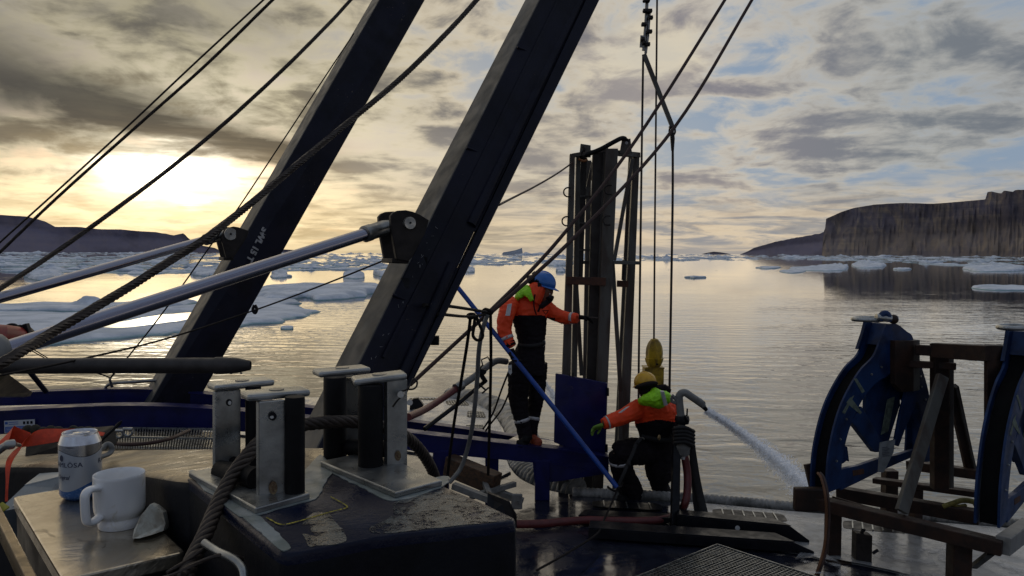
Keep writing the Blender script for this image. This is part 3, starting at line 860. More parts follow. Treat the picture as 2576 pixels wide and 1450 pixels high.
# stencilled text on the left leg
def text_mesh(s, size, ext=0.0, spacing=1.0):
    cu = bpy.data.curves.new('t', 'FONT'); cu.body = s; cu.size = size; cu.space_character = spacing; cu.extrude = ext
    cu.resolution_u = 3
    o = bpy.data.objects.new('t', cu); COL.objects.link(o)
    bpy.context.view_layer.update()
    me = bpy.data.meshes.new_from_object(o.evaluated_get(bpy.context.evaluated_depsgraph_get()))
    bpy.data.objects.remove(o)
    v = [x.co.copy() for x in me.vertices]; f = [tuple(q.vertices) for q in me.polygons]
    bpy.data.meshes.remove(me)
    return v, f
def text_on(s, size, o, u, v, name, material, parent, lift=0.003, sx=1.0, spacing=1.0, bold=0.0):
    """lay text with its origin at o, reading along u, tops along v"""
    u = Vector(u).normalized(); v = Vector(v); v = (v - u * v.dot(u)).normalized(); n = u.cross(v)
    vs, fs = text_mesh(s, size, 0.0, spacing)
    m = MB()
    m.add([Vector(o) + u * q.x * sx + v * q.y + n * lift for q in vs], fs)
    if bold: 
        for bx, by in ((bold, 0), (0, bold), (bold, bold)):
            m.add([Vector(o) + u * (q.x * sx + bx) + v * (q.y + by) + n * (lift + bx * .02 + by * .01) for q in vs], fs)
    return m.build(name, material, parent, smooth=None)
M['stencil'] = mat('white_stencil', (0.55, 0.55, 0.55), 0.6, var=0.5, vscale=30)
fd = (e2[0] - e2[1]).normalized()
ncol = (e3[0] - e2[0]); nn = fd.cross(ncol).normalized()
def on_face(x, y, e_a, e_b):
    """point of the face through edges e_a, e_b seen at x, y"""
    n = (e_a[1] - e_a[0]).cross(e_b[0] - e_a[0]).normalized(); r = ray(x, y)
    return EYE + r * ((e_a[0] - EYE).dot(n) / r.dot(n))
a_ = on_face(655, 570, e2, e3); b_ = on_face(612, 655, e2, e3)
LIFT = 0.055 if (b_ - a_).cross(e3[0] - e2[0]).y < 0 else -0.055
text_on('SWL 15 T', (b_ - a_).length / 4.35 * 1.02, a_, b_ - a_, e3[0] - e2[0], 'lettering', M['stencil'], gantry, lift=LIFT, bold=0.010)

# right leg: channel with a light gap, pipe covers and a flange
e1, e2, e3 = leg_edges((1320, 1357, 1508, 0), (840, 898, 1055, 926), 5.75, 4.55, 0.27, 0.20)
gx0 = (1470, 1474); gx1 = (1034, 1039)
g0 = (P(1034, 926, 4.55 + .17), P(1469, 0, 5.75 + .17)); g1 = (P(1039, 926, 4.55 + .175), P(1474.5, 0, 5.75 + .175))
e1, e2, e3, g0, g1 = (ext(e, 0.42, 0.35) for e in (e1, e2, e3, g0, g1))
back_v = [a - b for a, b in zip(e1, e2)]
mb = MB(); mb.hexa([e1[0], e2[0], g0[0], g0[0] + back_v[0]], [e1[1], e2[1], g0[1], g0[1] + back_v[1]])
lo = mb.build('leg', [M['navy'], M['skyface']], gantry, smooth=None, bevel=0.012)
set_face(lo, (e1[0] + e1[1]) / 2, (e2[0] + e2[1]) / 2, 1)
mb = MB(); mb.hexa([g1[0], e3[0], e3[0] + back_v[0] * .12, g1[0] + back_v[0] * .12], [g1[1], e3[1], e3[1] + back_v[1] * .12, g1[1] + back_v[1] * .12])
mb.build('flange', M['navy'], gantry, smooth=None)
# backing that closes the gap except between the two pipe covers
def along(e, y):
    """parameter on the long edge e where the picture row is y"""
    lo_, hi_ = 0.0, 1.0
    for _ in range(40):
        m_ = (lo_ + hi_) / 2; q = e[0].lerp(e[1], m_)
        v = ROT.transposed() @ (q - EYE); yy = 725 - F * v.y / -v.z
        if yy > y: lo_ = m_
        else: hi_ = m_
    return (lo_ + hi_) / 2
RL = dict(e1=e1, e2=e2, e3=e3, g0=g0, g1=g1)
for ya, yb in ((1400, 672), (580, -400)):
    t0, t1 = along(g0, ya) if ya < 1300 else 0.0, along(g0, yb) if yb > -300 else 1.0
    a0, a1 = g0[0].lerp(g0[1], t0), g0[0].lerp(g0[1], t1); b0, b1 = g1[0].lerp(g1[1], t0), g1[0].lerp(g1[1], t1)
    bk = back_v[0] * 0.05
    mb = MB(); mb.hexa([a0 - (b0 - a0) + bk, b0 + (b0 - a0) + bk, b0 + (b0 - a0) + bk * 2, a0 - (b0 - a0) + bk * 2], [a1 - (b1 - a1) + bk, b1 + (b1 - a1) + bk, b1 + (b1 - a1) + bk * 2, a1 - (b1 - a1) + bk * 2])
    mb.build('web_plate', M['navy'], gantry, smooth=None)
for (xa, ya, xb, yb), w in (((1180, 568, 1455, 0), 36), ((1007, 948, 1134, 667), 40)):
    def edge_pt(x, y): 
        q = on_face(x, y, e2, g0)
        n = (e2[1] - e2[0]).cross(g0[0] - e2[0]).normalized()
        if n.y > 0: n = -n
        return q + n * 0.02
    A, B = edge_pt(xa, ya), edge_pt(xb, yb); d = (B - A)
    if yb == 0: B = B + d * 0.35
    else: A = A - d * 0.9
    mb = MB(); r_ = px(w, A.y) / 2
    mb.tube([A, B], r_ * .8, 16)
    mb.build('pipe_cover', M['navy'], gantry, smooth=60, bevel=0)
for t0, t1 in ((along(e2, 520), along(e2, -400)),):
    pass
# thin welded rib along the dark face
def rib(xa, ya, xb, yb, w=0.02, h=0.03, mn='navy', par=gantry):
    n = (e2[1] - e2[0]).cross(g0[0] - e2[0]).normalized()
    if n.y > 0: n = -n
    A, B = on_face(xa, ya, e2, g0) + n * h / 2, on_face(xb, yb, e2, g0) + n * h / 2
    mb = MB(); mb.bar(A, B, w, h, up=n); mb.build('rib', M[mn], par, smooth=None)
rr = random.Random(11); mb = MB()
for _ in range(46):
    y = rr.uniform(560, 900); x = rr.uniform(0.15, 0.7); xl = 1082 - (y - 545) * .505; xr = xl + 150
    cx, cy = xl + (xr - xl) * x, y
    n = (e2[1] - e2[0]).cross(g0[0] - e2[0]).normalized(); n = -n if n.y > 0 else n
    A_ = on_face(cx, cy, e2, g0) + n * .014; B_q = on_face(cx + rr.uniform(-7, 7), cy + rr.uniform(-3, 8), e2, g0) + n * .014
    if (A_ - B_q).length > .004: mb.bar(A_, B_q, rr.uniform(.0012, .003), .001)
mb.build('paint_scratches', M['stencil'], gantry, smooth=None, kind='stuff')
for yy in (120, 372, 742):
    xl = 1357 - yy * .505; n = (e2[1] - e2[0]).cross(g0[0] - e2[0]).normalized(); n = -n if n.y > 0 else n
    mb = MB(); mb.tube([on_face(xl + 3, yy, e2, g0) + n * .008, on_face(xl + 92, yy + 36, e2, g0) + n * .008], .009, 8); mb.build('weld_seam', M['navy'], gantry)
rib(1400, 0, 1128, 560); rib(1128, 560, 960, 900)
# small square plates and lugs on the legs
nR = (e2[1] - e2[0]).cross(g0[0] - e2[0]).normalized()
nR = -nR if nR.y > 0 else nR
for x, y in ((1063, 659), (1018, 712), (1088, 700)):
    c = on_face(x, y, e2, g0); mb = MB()
    mb.box(c + nR * .006, (0.025, 0, 0), (0, 0.004, 0.03), nR * 0.004); mb.build('pad', M['black'], gantry, smooth=None)
mb = MB(); c = P(1092, 857, 4.9); mb.tube([c - Vector((0.02, 0, 0)), c + Vector((0.03, 0, 0))], 0.03, 10); mb.build('lug', M['black'], gantry)
mb = MB(); mb.tube(crom([P(640, 768, 7.95), P(636, 780, 7.95), P(642, 788, 7.95), P(646, 778, 7.95), P(641, 768, 7.95)], 5), 0.016, 6); mb.build('lug', M['black'], gantry)

# clevis brackets that take the chrome rods
def clevis(pin_px, d, s, leg_pts, base_pts, label=None):
    """leg_pts: picture outline of the cheek plate; s: half gap between the cheeks along the view"""
    bd = Vector((-0.52, 0.85, 0)) * s
    for k in (-1, 1):
        mb = MB(); poly = [P(x, y, d) + bd * k for x, y in leg_pts]
        mb.prism(poly, bd.normalized() * 0.03 * (1 if k > 0 else -1)); c = mb.build('cheek_plate', M['darksteel'], gantry, smooth=40, bevel=0.004)
    pc = P(*pin_px, d); ax = bd.normalized()
    mb = MB(); mb.lathe(pc - bd - ax * 0.06, [(px(15, d), 0), (px(15, d), 0.02), (px(12, d), 0.03), (px(12, d), s * 2 + .08)], 20, axis=ax)
    mb.build('pin', M['steelpale'], gantry, smooth=40)
    mb = MB(); mb.lathe(pc - bd - ax * 0.066, [(px(2.6, d), 0), (px(2.6, d), 0.01)], 10, axis=ax); mb.build('pin_plug', M['black'], gantry)
    mb = MB(); mb.prism([P(x, y, d) - bd * 1.1 for x, y in base_pts], bd * 2.2); mb.build('base_pad', M['darksteel'], gantry, smooth=None, bevel=0.006)
arc = [(965 + 0, 545), (972, 537), (985, 532), (1003, 531), (1020, 535), (1036, 541), (1060, 556), (1050, 590), (1020, 646), (1008, 658), (980, 653), (974, 620), (966, 575)]
clevis((1008, 563), 4.62, 0.075, arc, [(973, 650), (1016, 652), (1014, 664), (972, 662)])
arc2 = [(556, 580), (566, 574), (580, 571), (592, 573), (618, 582), (612, 600), (580, 648), (562, 650), (548, 598)]
clevis((571, 590), 7.95, 0.11, arc2, [(556, 647), (582, 649), (581, 656), (556, 655)])

# ================================================================ hydraulic cylinders
def cylinder(a, b, r, eye, label, barrel_at=None, name='hydraulic_ram'):
    t = thing(name, a, label, 'hydraulic ram', 'hydraulic rams pushing the gantry legs')
    mb = MB(); mb.tube([a, b], r, 40); mb.build('rod', M['chrome'], t, smooth=60)
    d = (b - a).normalized()
    mb = MB(); L = (eye - b).length
    mb.lathe(b - d * 0.0, [(r * 1.05, -0.02), (r * 1.38, -0.015), (r * 1.38, 0.03), (r * 1.30, 0.035), (r * 1.30, L * .75), (r * 1.1, L)], 28, axis=d); mb.build('rod_eye', M['steel'], t, smooth=40)
    if barrel_at:
        c = barrel_at; L2 = 1.6
        mb = MB(); mb.lathe(c, [(r * 1.3, 0.0), (r * 1.75, -0.01), (r * 1.95, -0.03), (r * 1.95, -L2)], 32, axis=d); mb.build('barrel', M['pipegrey'], t, smooth=40)
    return t
b1 = P(922, 588, 4.50); ey1 = P(985, 567, 4.62)
a1 = P(-60, 905, 2.95)
cylinder(a1, b1, 0.0345, ey1, 'long chrome ram rod, the lower and nearer one, running to the right gantry leg', barrel_at=P(22, 876, 3.06))
b2 = P(520, 603, 7.75); ey2 = P(560, 593, 7.95); a2 = P(-60, 766, 5.6)
cylinder(a2, b2, 0.040, ey2, 'chrome ram rod farther away, running to the left gantry leg')

# ================================================================ grey boom across the left
t = thing('boom', P(-60, 920, 3.9), 'horizontal dull brown-grey pole with a tapered end reaching in from the left', 'pole')
A, B = P(-80, 921, 3.95), P(546, 920, 4.05); d = (B - A).normalized(); r = px(20, 4.0)
mb = MB(); mb.tube([A, B], r, 28)
M['boom'] = mat('brown_grey_boom', (0.05, 0.043, 0.04), 0.55, var=0.35, vscale=10, rvar=0.1)
mb.build('tube', M['boom'], t, smooth=60)
mb = MB(); mb.lathe(B, [(r * 1.08, -0.01), (r * 1.1, 0.0), (r * 1.1, 0.03), (r * .98, 0.10), (r * .62, 0.165), (r * .55, 0.168), (r * 0.52, 0.14)], 24, axis=d)
mb.build('end_fitting', M['boom'], t, smooth=40)
for k in range(3):
    q = B + d * (0.02 + .05 * k) - Vector((0, 0, r * 1.05)) 
    mb = MB(); mb.tube([q + Vector((0, 0, .006)), q - Vector((0, 0, 0.002))], 0.006, 8); mb.build('bolt', M['steel'], t)

# ================================================================ curved blue beams across the deck
def curve_beam(top_px, d_list, h_px, wid, flange, label, group, holes=()):
    """I-section seen from the side: top edge line in the picture with depths and heights"""
    tp = crom([P(x, y, d) for (x, y), d in zip(top_px, d_list)], 6)
    hs = crom([Vector((h * d / F, 0, 0)) for h, d in zip(h_px, d_list)], 6)
    t = thing('curved_beam', tp[len(tp) // 2], label, 'steel beam', group)
    n = len(tp); Y = Vector((0, wid, 0))
    def band(zo0, zo1, y0, y1, name, mm):
        m = MB()
        rings = []
        for i in range(n):
            h = hs[i].x; b0, b1 = tp[i] + Vector((0, y0, -zo0(h))), tp[i] + Vector((0, y0, -zo1(h)))
            c0, c1 = tp[i] + Vector((0, y1, -zo0(h))), tp[i] + Vector((0, y1, -zo1(h)))
            rings.append([b0, c0, c1, b1])
        vs = [q for r_ in rings for q in r_]
        fs = [(i * 4 + j, i * 4 + (j + 1) % 4, (i + 1) * 4 + (j + 1) % 4, (i + 1) * 4 + j) for i in range(n - 1) for j in range(4)]
        fs += [(3, 2, 1, 0), tuple((n - 1) * 4 + j for j in range(4))]
        m.add(vs, fs); m.build(name, M[mm], t, smooth=30)
    band(lambda h: 0, lambda h: 0.018, 0, flange, 'top_flange', 'blue')
    band(lambda h: 0.0185, lambda h: h - 0.0185, 0.012, 0.03, 'web', 'blue')
    band(lambda h: h - 0.018, lambda h: h, 0.002, flange * .8, 'bottom_flange', 'blue')
    return t, tp
far_px = [(-200, 1000), (0, 990), (200, 982), (340, 979), (460, 985), (560, 997), (780, 1026), (1025, 1060), (1200, 1084), (1400, 1115)]
far_d = [8.0, 8.05, 8.1, 8.15, 8.2, 8.3, 8.5, 8.75, 8.95, 9.2]
curve_beam(far_px, far_d, [30, 32, 36, 40, 42, 40, 32, 26, 24, 20], 0.1, 0.14, 'far one of the two arched blue deck beams', 'arched blue beams across the stern')
near_px = [(-200, 1044), (0, 1034), (150, 1026), (300, 1021), (450, 1024), (620, 1036), (780, 1054), (1025, 1088), (1200, 1108), (1400, 1130), (1532, 1150)]
near_d = [7.3, 7.35, 7.4, 7.5, 7.6, 7.7, 7.85, 8.05, 8.2, 8.35, 8.45]
nb, ntp = curve_beam(near_px, near_d, [64, 60, 58, 56, 54, 52, 48, 46, 44, 42, 46], 0.1, 0.17, 'near arched blue deck beam, carrying the standing worker', 'arched blue beams across the stern')
for (x, y0, y1, w, d) in ((482, 1080, 1135, 30, 7.7), (1108, 1135, 1235, 40, 8.1), (1237, 1150, 1200, 34, 8.25), (1365, 1160, 1228, 38, 8.3)):
    mb = MB(); a = P(x, y0, d); zb = DECK - 0.02
    b = Vector((a.x, a.y, zb)); mb.bar(Vector((a.x, a.y + .08, a.z)), Vector((b.x, b.y + .08, zb)), px(w, d), 0.12, up=(0, 1, 0))
    mb.build('post', M['blue'], nb, smooth=None, bevel=0.008)
mb = MB(); mb.prism([P(1340, 1165, 8.33), P(1530, 1165, 8.45), P(1525, 1192, 8.45), P(1400, 1212, 8.36), P(1345, 1215, 8.33)], (0, 0.03, 0)); mb.build('gusset', M['blue'], nb, smooth=None)
# platform plate between the beams where the worker stands
mb = MB()
mb.prism([P(1270, 1112, 8.32), P(1420, 1129, 8.42), P(1530, 1146, 8.55), P(1420, 1114, 9.1), P(1300, 1096, 8.95)], (0, 0, -0.02))
M['plate'] = mat('wet_grey_plate', (0.09, 0.09, 0.10), 0.25, 0.5, var=0.4, vscale=5, rvar=0.12)
mb.build('foot_plate', M['plate'], nb, smooth=None)
# sticker on the near beam
t = thing('sticker', P(50, 1070, 7.3), 'small white and blue information sticker on the near arched beam', 'sticker')
c = [P(11, 1059, 7.335), P(88, 1055, 7.355), P(88, 1085, 7.36), P(12, 1090, 7.34)]
M['stickerwhite'] = mat('sticker_paper', (0.55, 0.58, 0.62), 0.5); M['stickerblue'] = mat('sticker_blue_print', (0.03, 0.12, 0.45), 0.5)
def offy(ps, k): return [p + Vector((0, -k, 0)) for p in ps]
mb = MB(); mb.prism(offy(c, 0.004), (0, 0.003, 0)); mb.build('paper', M['stickerwhite'], t, smooth=None)
def sub(u0, v0, u1, v1, k, mm, name):
    q = [c[0].lerp(c[1], u).lerp(c[3].lerp(c[2], u), v) for u, v in ((u0, v0), (u1, v0), (u1, v1), (u0, v1))]
    m = MB(); m.prism(offy(q, k), (0, 0.001, 0)); m.build(name, M[mm], t, smooth=None)
sub(0.03, 0.5, 0.97, 0.95, 0.0065, 'stickerblue', 'print')
sub(0.03, 0.10, 0.12, 0.30, 0.0065, 'stickerblue', 'print')
for k in range(2): sub(0.15, 0.12 + .16 * k, 0.46, 0.17 + .16 * k, 0.0065, 'stickerblue', 'print')
for k in range(3): sub(0.62 + k * .12, 0.12, 0.69 + k * .12, 0.36, 0.0065, 'black', 'print')
for k in range(3): sub(0.07, 0.58 + .12 * k, 0.60, 0.61 + .12 * k, 0.0085, 'stickerwhite', 'print')

# ================================================================ steel frame tower
tw = thing('frame_tower', Q(1490, 1235, DECK - 0.4), 'tall grey steel lattice guide frame standing upright at the stern edge', 'frame tower')
def post(xt0, xt1, yt, xb0, xb1, yb, d, side, sd, name='post', mm='towergrey', thick=0.012):
    """angle/box post: front face between two picture lines, side: extra picture width of the receding face"""
    A, B = P(xt0, yt, d), P(xt1, yt, d); C_, E_ = P(xb0, yb, d), P(xb1, yb, d)
    bv = Vector((0, sd, 0))
    m = MB(); m.hexa([C_, E_, E_ + bv, C_ + bv], [A, B, B + bv, A + bv]); return m.build(name, M[mm], tw, smooth=None, bevel=0.004)
post(1434, 1447, 387, 1404, 1430, 1240, 8.85, 0, 0.09)
post(1450, 1461, 387, 1432, 1447, 1240, 8.98, 0, 0.12)
post(1476, 1488, 404, 1462, 1476, 1225, 9.6, 0, 0.06)
post(1492, 1522, 378, 1468, 1489.5, 1235, 9.0, 0, 0.10, mm='darkgrey')
post(1461.5, 1477, 398, 1450, 1466, 706, 9.15, 0, 0.08, mm='darkgrey')
post(1524, 1555, 374, 1490.5, 1517, 1240, 8.82, 0, 0.10)
post(1520, 1526, 376, 1504, 1510, 706, 8.95, 0, 0.05)
post(1594, 1609.5, 385, 1550, 1577, 1232, 9.25, 0, 0.10)
post(1582, 1592, 392, 1541, 1549, 1232, 9.5, 0, 0.04)
def tbar(x0, y0, d0, x1, y1, d1, w, h, mm='towergrey', name='brace'):
    m = MB(); m.bar(P(x0, y0, d0), P(x1, y1, d1), px(w, d0), h, up=(0, 1, 0)); return m.build(name, M[mm], tw, smooth=None, bevel=0.003)
tbar(1591, 400, 9.2, 1545, 655, 9.0, 9, 0.05)
tbar(1541, 664, 9.0, 1561, 985, 9.2, 10, 0.05); tbar(1560, 985, 9.2, 1560, 1225, 9.1, 10, 0.05)
tbar(1492, 410, 9.4, 1473, 500, 9.3, 9, 0.04)
tbar(1450, 722, 9.3, 1463, 945, 9.3, 10, 0.04)
for y in (494.5, 561.5, 629): tbar(1455, y + .5, 9.15, 1494, y, 9.15, 5, 0.03, name='rung')
tbar(1460, 661, 9.3, 1490, 660, 9.3, 8, 0.04, name='rung')
tbar(1424, 706, 8.80, 1524, 709, 8.78, 20, 0.05, mm='rust', name='cross_beam')
tbar(1552, 714, 9.16, 1580, 715, 9.16, 16, 0.05, mm='rust', name='cross_beam')
tbar(1540, 660.5, 8.95, 1610, 662, 9.1, 9, 0.05, name='cross_beam')
tbar(1600, 661, 9.05, 1613, 661.5, 9.05, 2.5, 0.01, name='cross_beam')
tbar(1440, 392, 8.92, 1530, 377, 8.9, 10, 0.06, name='top_beam')
tbar(1545, 385, 9.0, 1606, 391, 9.3, 13, 0.06, name='top_beam')
tbar(1569, 655, 9.12, 1567, 705, 9.12, 7, 0.03, mm='black', name='latch')
tbar(1572, 652, 9.12, 1570, 680, 9.12, 3, 0.02, mm='black', name='latch')
for pts in ([(1461, 362), (1486, 366), (1486, 396), (1457, 396)], [(1565, 352), (1586, 349), (1590, 386), (1559, 386)]):
    mb = MB(); mb.prism([P(x, y, 9.0) for x, y in pts], (0, 0.03, 0)); mb.build('lug_plate', M['towergrey'], tw, smooth=None)
mb = MB(); c = P(1576, 360, 8.995); mb.lathe(c, [(0.018, 0), (0.018, -0.004)], 14, axis=(0, 1, 0)); M['skyhole'] = mat('pale_sky_disc', (0.4, 0.4, 0.4), 0.4)
mb.build('sky_disc', M['skyhole'], tw)  # filled pale disc painted as the sky showing through the lug hole
for x, y, d in ((1434, 484, 8.8), (1430, 557, 8.8), (1537, 478, 8.76), (1533, 555, 8.76)):
    k = 1; cx = x if x < 1500 else x
    pts = [P(cx + 2, y - 11, d), P(cx - 8, y - 11, d), P(cx - 15, y - 5, d), P(cx - 15, y + 5, d), P(cx - 8, y + 11, d), P(cx + 2, y + 11, d)]
    mb = MB(); mb.tube(crom(pts, 4), px(1.9, d), 7); mb.build('hook', M['darksteel'], tw, smooth=60)
# sling on top of the tower
t = thing('sling', P(1480, 395, 8.9), 'dark padded lifting sling bent over the top of the frame tower', 'sling')
mb = MB(); mb.tube(crom([P(1462, 397, 8.95), P(1475, 390, 8.9), P(1510, 376, 8.88), P(1545, 357, 8.9), P(1563, 348.5, 8.95), P(1574, 350, 9.0), P(1580, 357, 9.01)], 6), [0.022] * 6 + [0.026] * 24 + [0.018] * 7, 9)
mb.build('sleeve', M['rubber'], t, smooth=60)
mb = MB(); mb.tube(crom([P(1466, 370, 8.95), P(1470, 378, 8.9), P(1462, 388, 8.9), P(1468, 396, 8.9), P(1476, 402, 8.9)], 4), [0.014, 0.02] * 8 + [0.014], 7); mb.build('lashing', M['thinrope'], t, smooth=60)
M['rustorange'] = mat('orange_hook', (0.25, 0.09, 0.02), 0.6, var=.4, vscale=30)
mb = MB(); mb.tube(crom([P(1455, 400, 8.85), P(1462, 404, 8.85), P(1470, 406, 8.85), P(1478, 402, 8.85)], 4), 0.014, 7); mb.build('hook', M['rustorange'], t, smooth=60)

# blue door leaning before the tower
t = thing('cabinet_door', P(1460, 1110, 8.4), 'dark royal blue steel door panel standing upright on the beam beside the frame tower', 'steel panel')
c = [P(1397, 940, 8.5), P(1528, 965, 8.62), P(1522, 1166, 8.6), P(1393, 1113, 8.48)]
mb = MB(); mb.prism(c, (0.01, 0.045, 0)); mb.build('plate', M['blue'], t, smooth=None, bevel=0.004)
for x, y in ((1529, 986), (1526, 1128)):
    mb = MB(); mb.bar(P(x, y - 10, 8.6), P(x, y + 10, 8.6), 0.022, 0.05, up=(0, 1, 0)); mb.build('hinge', M['black'], t, bevel=0.003)
for x in (1434, 1441):
    mb = MB(); mb.bar(P(x, 937, 8.55), P(x, 950, 8.55), 0.014, 0.02, up=(0, 1, 0)); mb.build('pin', M['black'], t)
# blue pole
a, b = P(1152, 724, 8.4), P(1552, 1226, 7.85)
t = thing('boat_hook_pole', b, 'long bright blue pole slanting down past the standing worker, held in his gloved hand', 'pole')
mb = MB(); mb.tube([a, b], [px(6, 8.4), px(6.5, 7.85)], 14); mb.build('shaft', M['bluepole'], t, smooth=60)
mb = MB(); mb.tube(crom([b, P(1556, 1232, 7.92), P(1548, 1236, 7.9), P(1535, 1230, 7.9), P(1528, 1224, 7.9)], 4), 0.012, 7); mb.tube(crom([b, P(1562, 1224, 7.9), P(1566, 1214, 7.9)], 3), 0.01, 7)
mb.build('hook', M['darksteel'], t, smooth=60)
# ================================================================ ropes and wires
def rope(pts, r, label, cat='wire rope', matname='rope', laid=False, name='wire_rope', group=None, lay=9.0, n=8, sides=7):
    """pts: (x, y, picture width) - the distance follows from the real thickness; or (x, y, -distance)"""
    w = []
    for x, y, q in pts:
        d = -q if q < 0 else 2 * r * F / q
        w.append(P(x, y, d))
    c = crom(w, n); mb = MB()
    if laid: strands(mb, c, r, lay=lay)
    else: mb.tube(c, r, sides)
    return mb.build(name, M[matname], label=label, cat=cat, group=group, smooth=70)
rope([(-60, 950, 32), (40, 893, 30), (150, 826, 27), (300, 738, 24.5), (420, 662, 22.5), (520, 598, 21), (640, 505, 19), (760, 404, 17.5), (880, 305, 16), (1000, 205, 14.8), (1100, 108, 14), (1205, -6, 13), (1400, -240, 12)], 0.0135,
     'thickest greasy laid wire rope, crossing in front of both gantry legs', laid=True, lay=8)
rope([(-60, 765, 15), (0, 727, 14.5), (150, 628, 13), (300, 520, 12), (430, 422, 11), (560, 315, 10.5), (700, 187, 10), (800, 88, 9.5), (886, -4, 9), (1100, -250, 8)], 0.013,
     'dark laid wire rope ending above the left gantry leg, second thickest', laid=True, lay=8)
rope([(-40, 650, 5), (0, 610, 5), (150, 475, 5), (330, 310, 5), (500, 150, 5), (667, -4, 5), (900, -220, 5)], 0.008, 'upper and thinner of the paired wires at the top left')
rope([(-40, 675, 8), (0, 635, 8), (150, 492, 8), (350, 313, 8), (520, 162, 8), (690, -4, 8), (900, -210, 8)], 0.012, 'lower and thicker of the paired wires at the top left', laid=True)
rope([(278, 952, -7.0), (400, 800, -7.3), (540, 604, -7.6), (595, 530, -7.8), (700, 372, -8.2), (820, 190, -8.7), (890, 85, -9.1)], 0.007, 'thin cord running up just left of the left gantry leg', matname='thinrope', name='cord', cat='cord')
rope([(-40, 953, -3.4), (0, 945, -3.5), (200, 905, -4.0), (420, 852, -4.6), (640, 781, -5.4), (800, 722, -5.2), (968, 655, -4.7)], 0.0055, 'thin wire slung from the ram bracket of the right leg down to the far left', matname='thinrope')
rope([(30, 846, -6), (95, 886, -6.1), (150, 920, -6.2)], 0.004, 'thin cord slanting down above the pole at the far left, the upper one', matname='thinrope', name='cord', cat='cord')
rope([(60, 872, -6), (110, 900, -6.1), (150, 922, -6.2)], 0.004, 'thin cord slanting down above the pole at the far left, the lower one', matname='thinrope', name='cord', cat='cord')
rope([(225, 932, -7.4), (262, 945, -7.45), (276, 951, -7.5)], 0.008, 'short chain-like lashing under the boom', laid=True, name='lashing', cat='lashing', lay=6)
rope([(290, 932, -7.4), (283, 944, -7.45), (277, 952, -7.5)], 0.006, 'short rope tail right of the lashing under the boom', matname='thinrope', name='rope_tail', cat='rope')
t = thing('mooring_bail', P(277, 985, 7.9), 'bent steel bail bar rising over the far blue beam, left of the left leg', 'steel bar')
mb = MB(); mb.tube(crom([P(262, 983, 8.2), P(268, 972, 8.2), P(285, 965, 8.2), P(340, 961, 8.25), P(400, 957, 8.3)], 5), 0.016, 8); mb.build('bar', M['steel'], t, smooth=60)
mb = MB(); mb.tube([P(276, 953, 7.55), P(281, 974, 7.6)], 0.012, 7); mb.tube([P(276, 953, 7.55), P(284, 974, 7.6)], 0.008, 7); mb.build('shackle', M['steel'], t, smooth=60)
rope([(1255, 516, -5.6), (1290, 498, -6.3), (1345, 470, -7.3), (1400, 438, -8.2), (1440, 410, -8.85)], 0.009, 'thin red-brown line from the right gantry leg up to the top of the frame tower', matname='rustrope', name='line', cat='line')
# two long diagonal stays
J = P(1228, 788, 6.9)
rope([(2050, -370, -10.5), (1826, -4, -9.6), (1600, 352, -8.6), (1400, 610, -7.7), (1229, 787, -6.9)], 0.019, 'upper of the two long diagonal stays from the top right to the rope knot', name='stay', cat='stay', matname='rustrope')
rope([(2105, -370, -10.6), (1894, -4, -9.7), (1700, 316, -8.8), (1450, 592, -7.7), (1232, 789, -6.9)], 0.019, 'lower of the two long diagonal stays from the top right to the rope knot', name='stay', cat='stay', matname='rustrope')
rope([(1228, 788, -6.85), (1130, 878, -6.5), (1032, 968, -6.1)], 0.017, 'dark stay running down from the rope knot to the right rope guide', name='stay', cat='stay', matname='rustrope')
rope([(1066, 768, -4.75), (1130, 771, -5.5), (1228, 786, -6.85)], 0.012, 'lashing from the right gantry leg to the knot, the upper one', matname='thinrope', name='lashing', cat='lashing')
rope([(1100, 790, -4.85), (1180, 797, -6.2), (1228, 790, -6.85)], 0.011, 'lashing from the right gantry leg to the knot, the lower one', matname='thinrope', name='lashing', cat='lashing')
mb = MB(); 
for a in range(4):
    mb.tube(crom([P(1220 + a * 3, 778 + a, 6.82), P(1236 + a, 786, 6.8), P(1228, 797 - a, 6.82), P(1214, 790 + a, 6.85)], 4, close=True), 0.013, 7, close=True)
mb.build('rope_knot', M['thinrope'], label='tangled dark knot where the diagonal stays meet', cat='knot', smooth=60)
rope([(1184, 795, -6.5), (1176, 860, -6.6), (1160, 960, -6.8), (1140, 1080, -7.1), (1121, 1236, -7.6)], 0.014, 'dark rope hanging from the knot, left of the pale hose', matname='thinrope', name='hanging_rope', cat='rope')
rope([(1234, 794, -6.8), (1235, 900, -6.95), (1232, 1050, -7.3), (1228, 1195, -7.6)], 0.014, 'dark rope hanging plumb, right of the pale hose', matname='thinrope', name='hanging_rope', cat='rope')
mb = MB(); mb.tube(crom([P(1196, 796, 6.5), P(1192, 825, 6.5), P(1190, 845, 6.5), P(1200, 856, 6.5), P(1212, 852, 6.5), P(1214, 838, 6.5), P(1204, 812, 6.5)], 5, close=True), 0.013, 8, close=True)
mb.build('rope_loop', M['thinrope'], label='open loop of dark rope dangling beside the knot', cat='rope loop', smooth=60)
mb = MB(); 
for a in range(3): mb.tube(crom([P(1176 + a * 3, 794, 6.48), P(1186 + a * 3, 790, 6.48), P(1192 + a, 797, 6.48), P(1182, 802, 6.5)], 3, close=True), 0.012, 7, close=True)
mb.build('rope_knot', M['thinrope'], label='small lump of knotted rope left of the dangling loop', cat='knot', smooth=60)
rope([(1226, 792, -6.75), (1214, 830, -6.75), (1205, 880, -6.8), (1200, 960, -6.9), (1190, 1060, -7.05), (1176, 1130, -7.2), (1158, 1180, -7.25), (1130, 1215, -7.2)], 0.0205, 'pale grey hose drooping in a curve from the knot to the deck', matname='pipegrey', name='hose', cat='hose', sides=10)
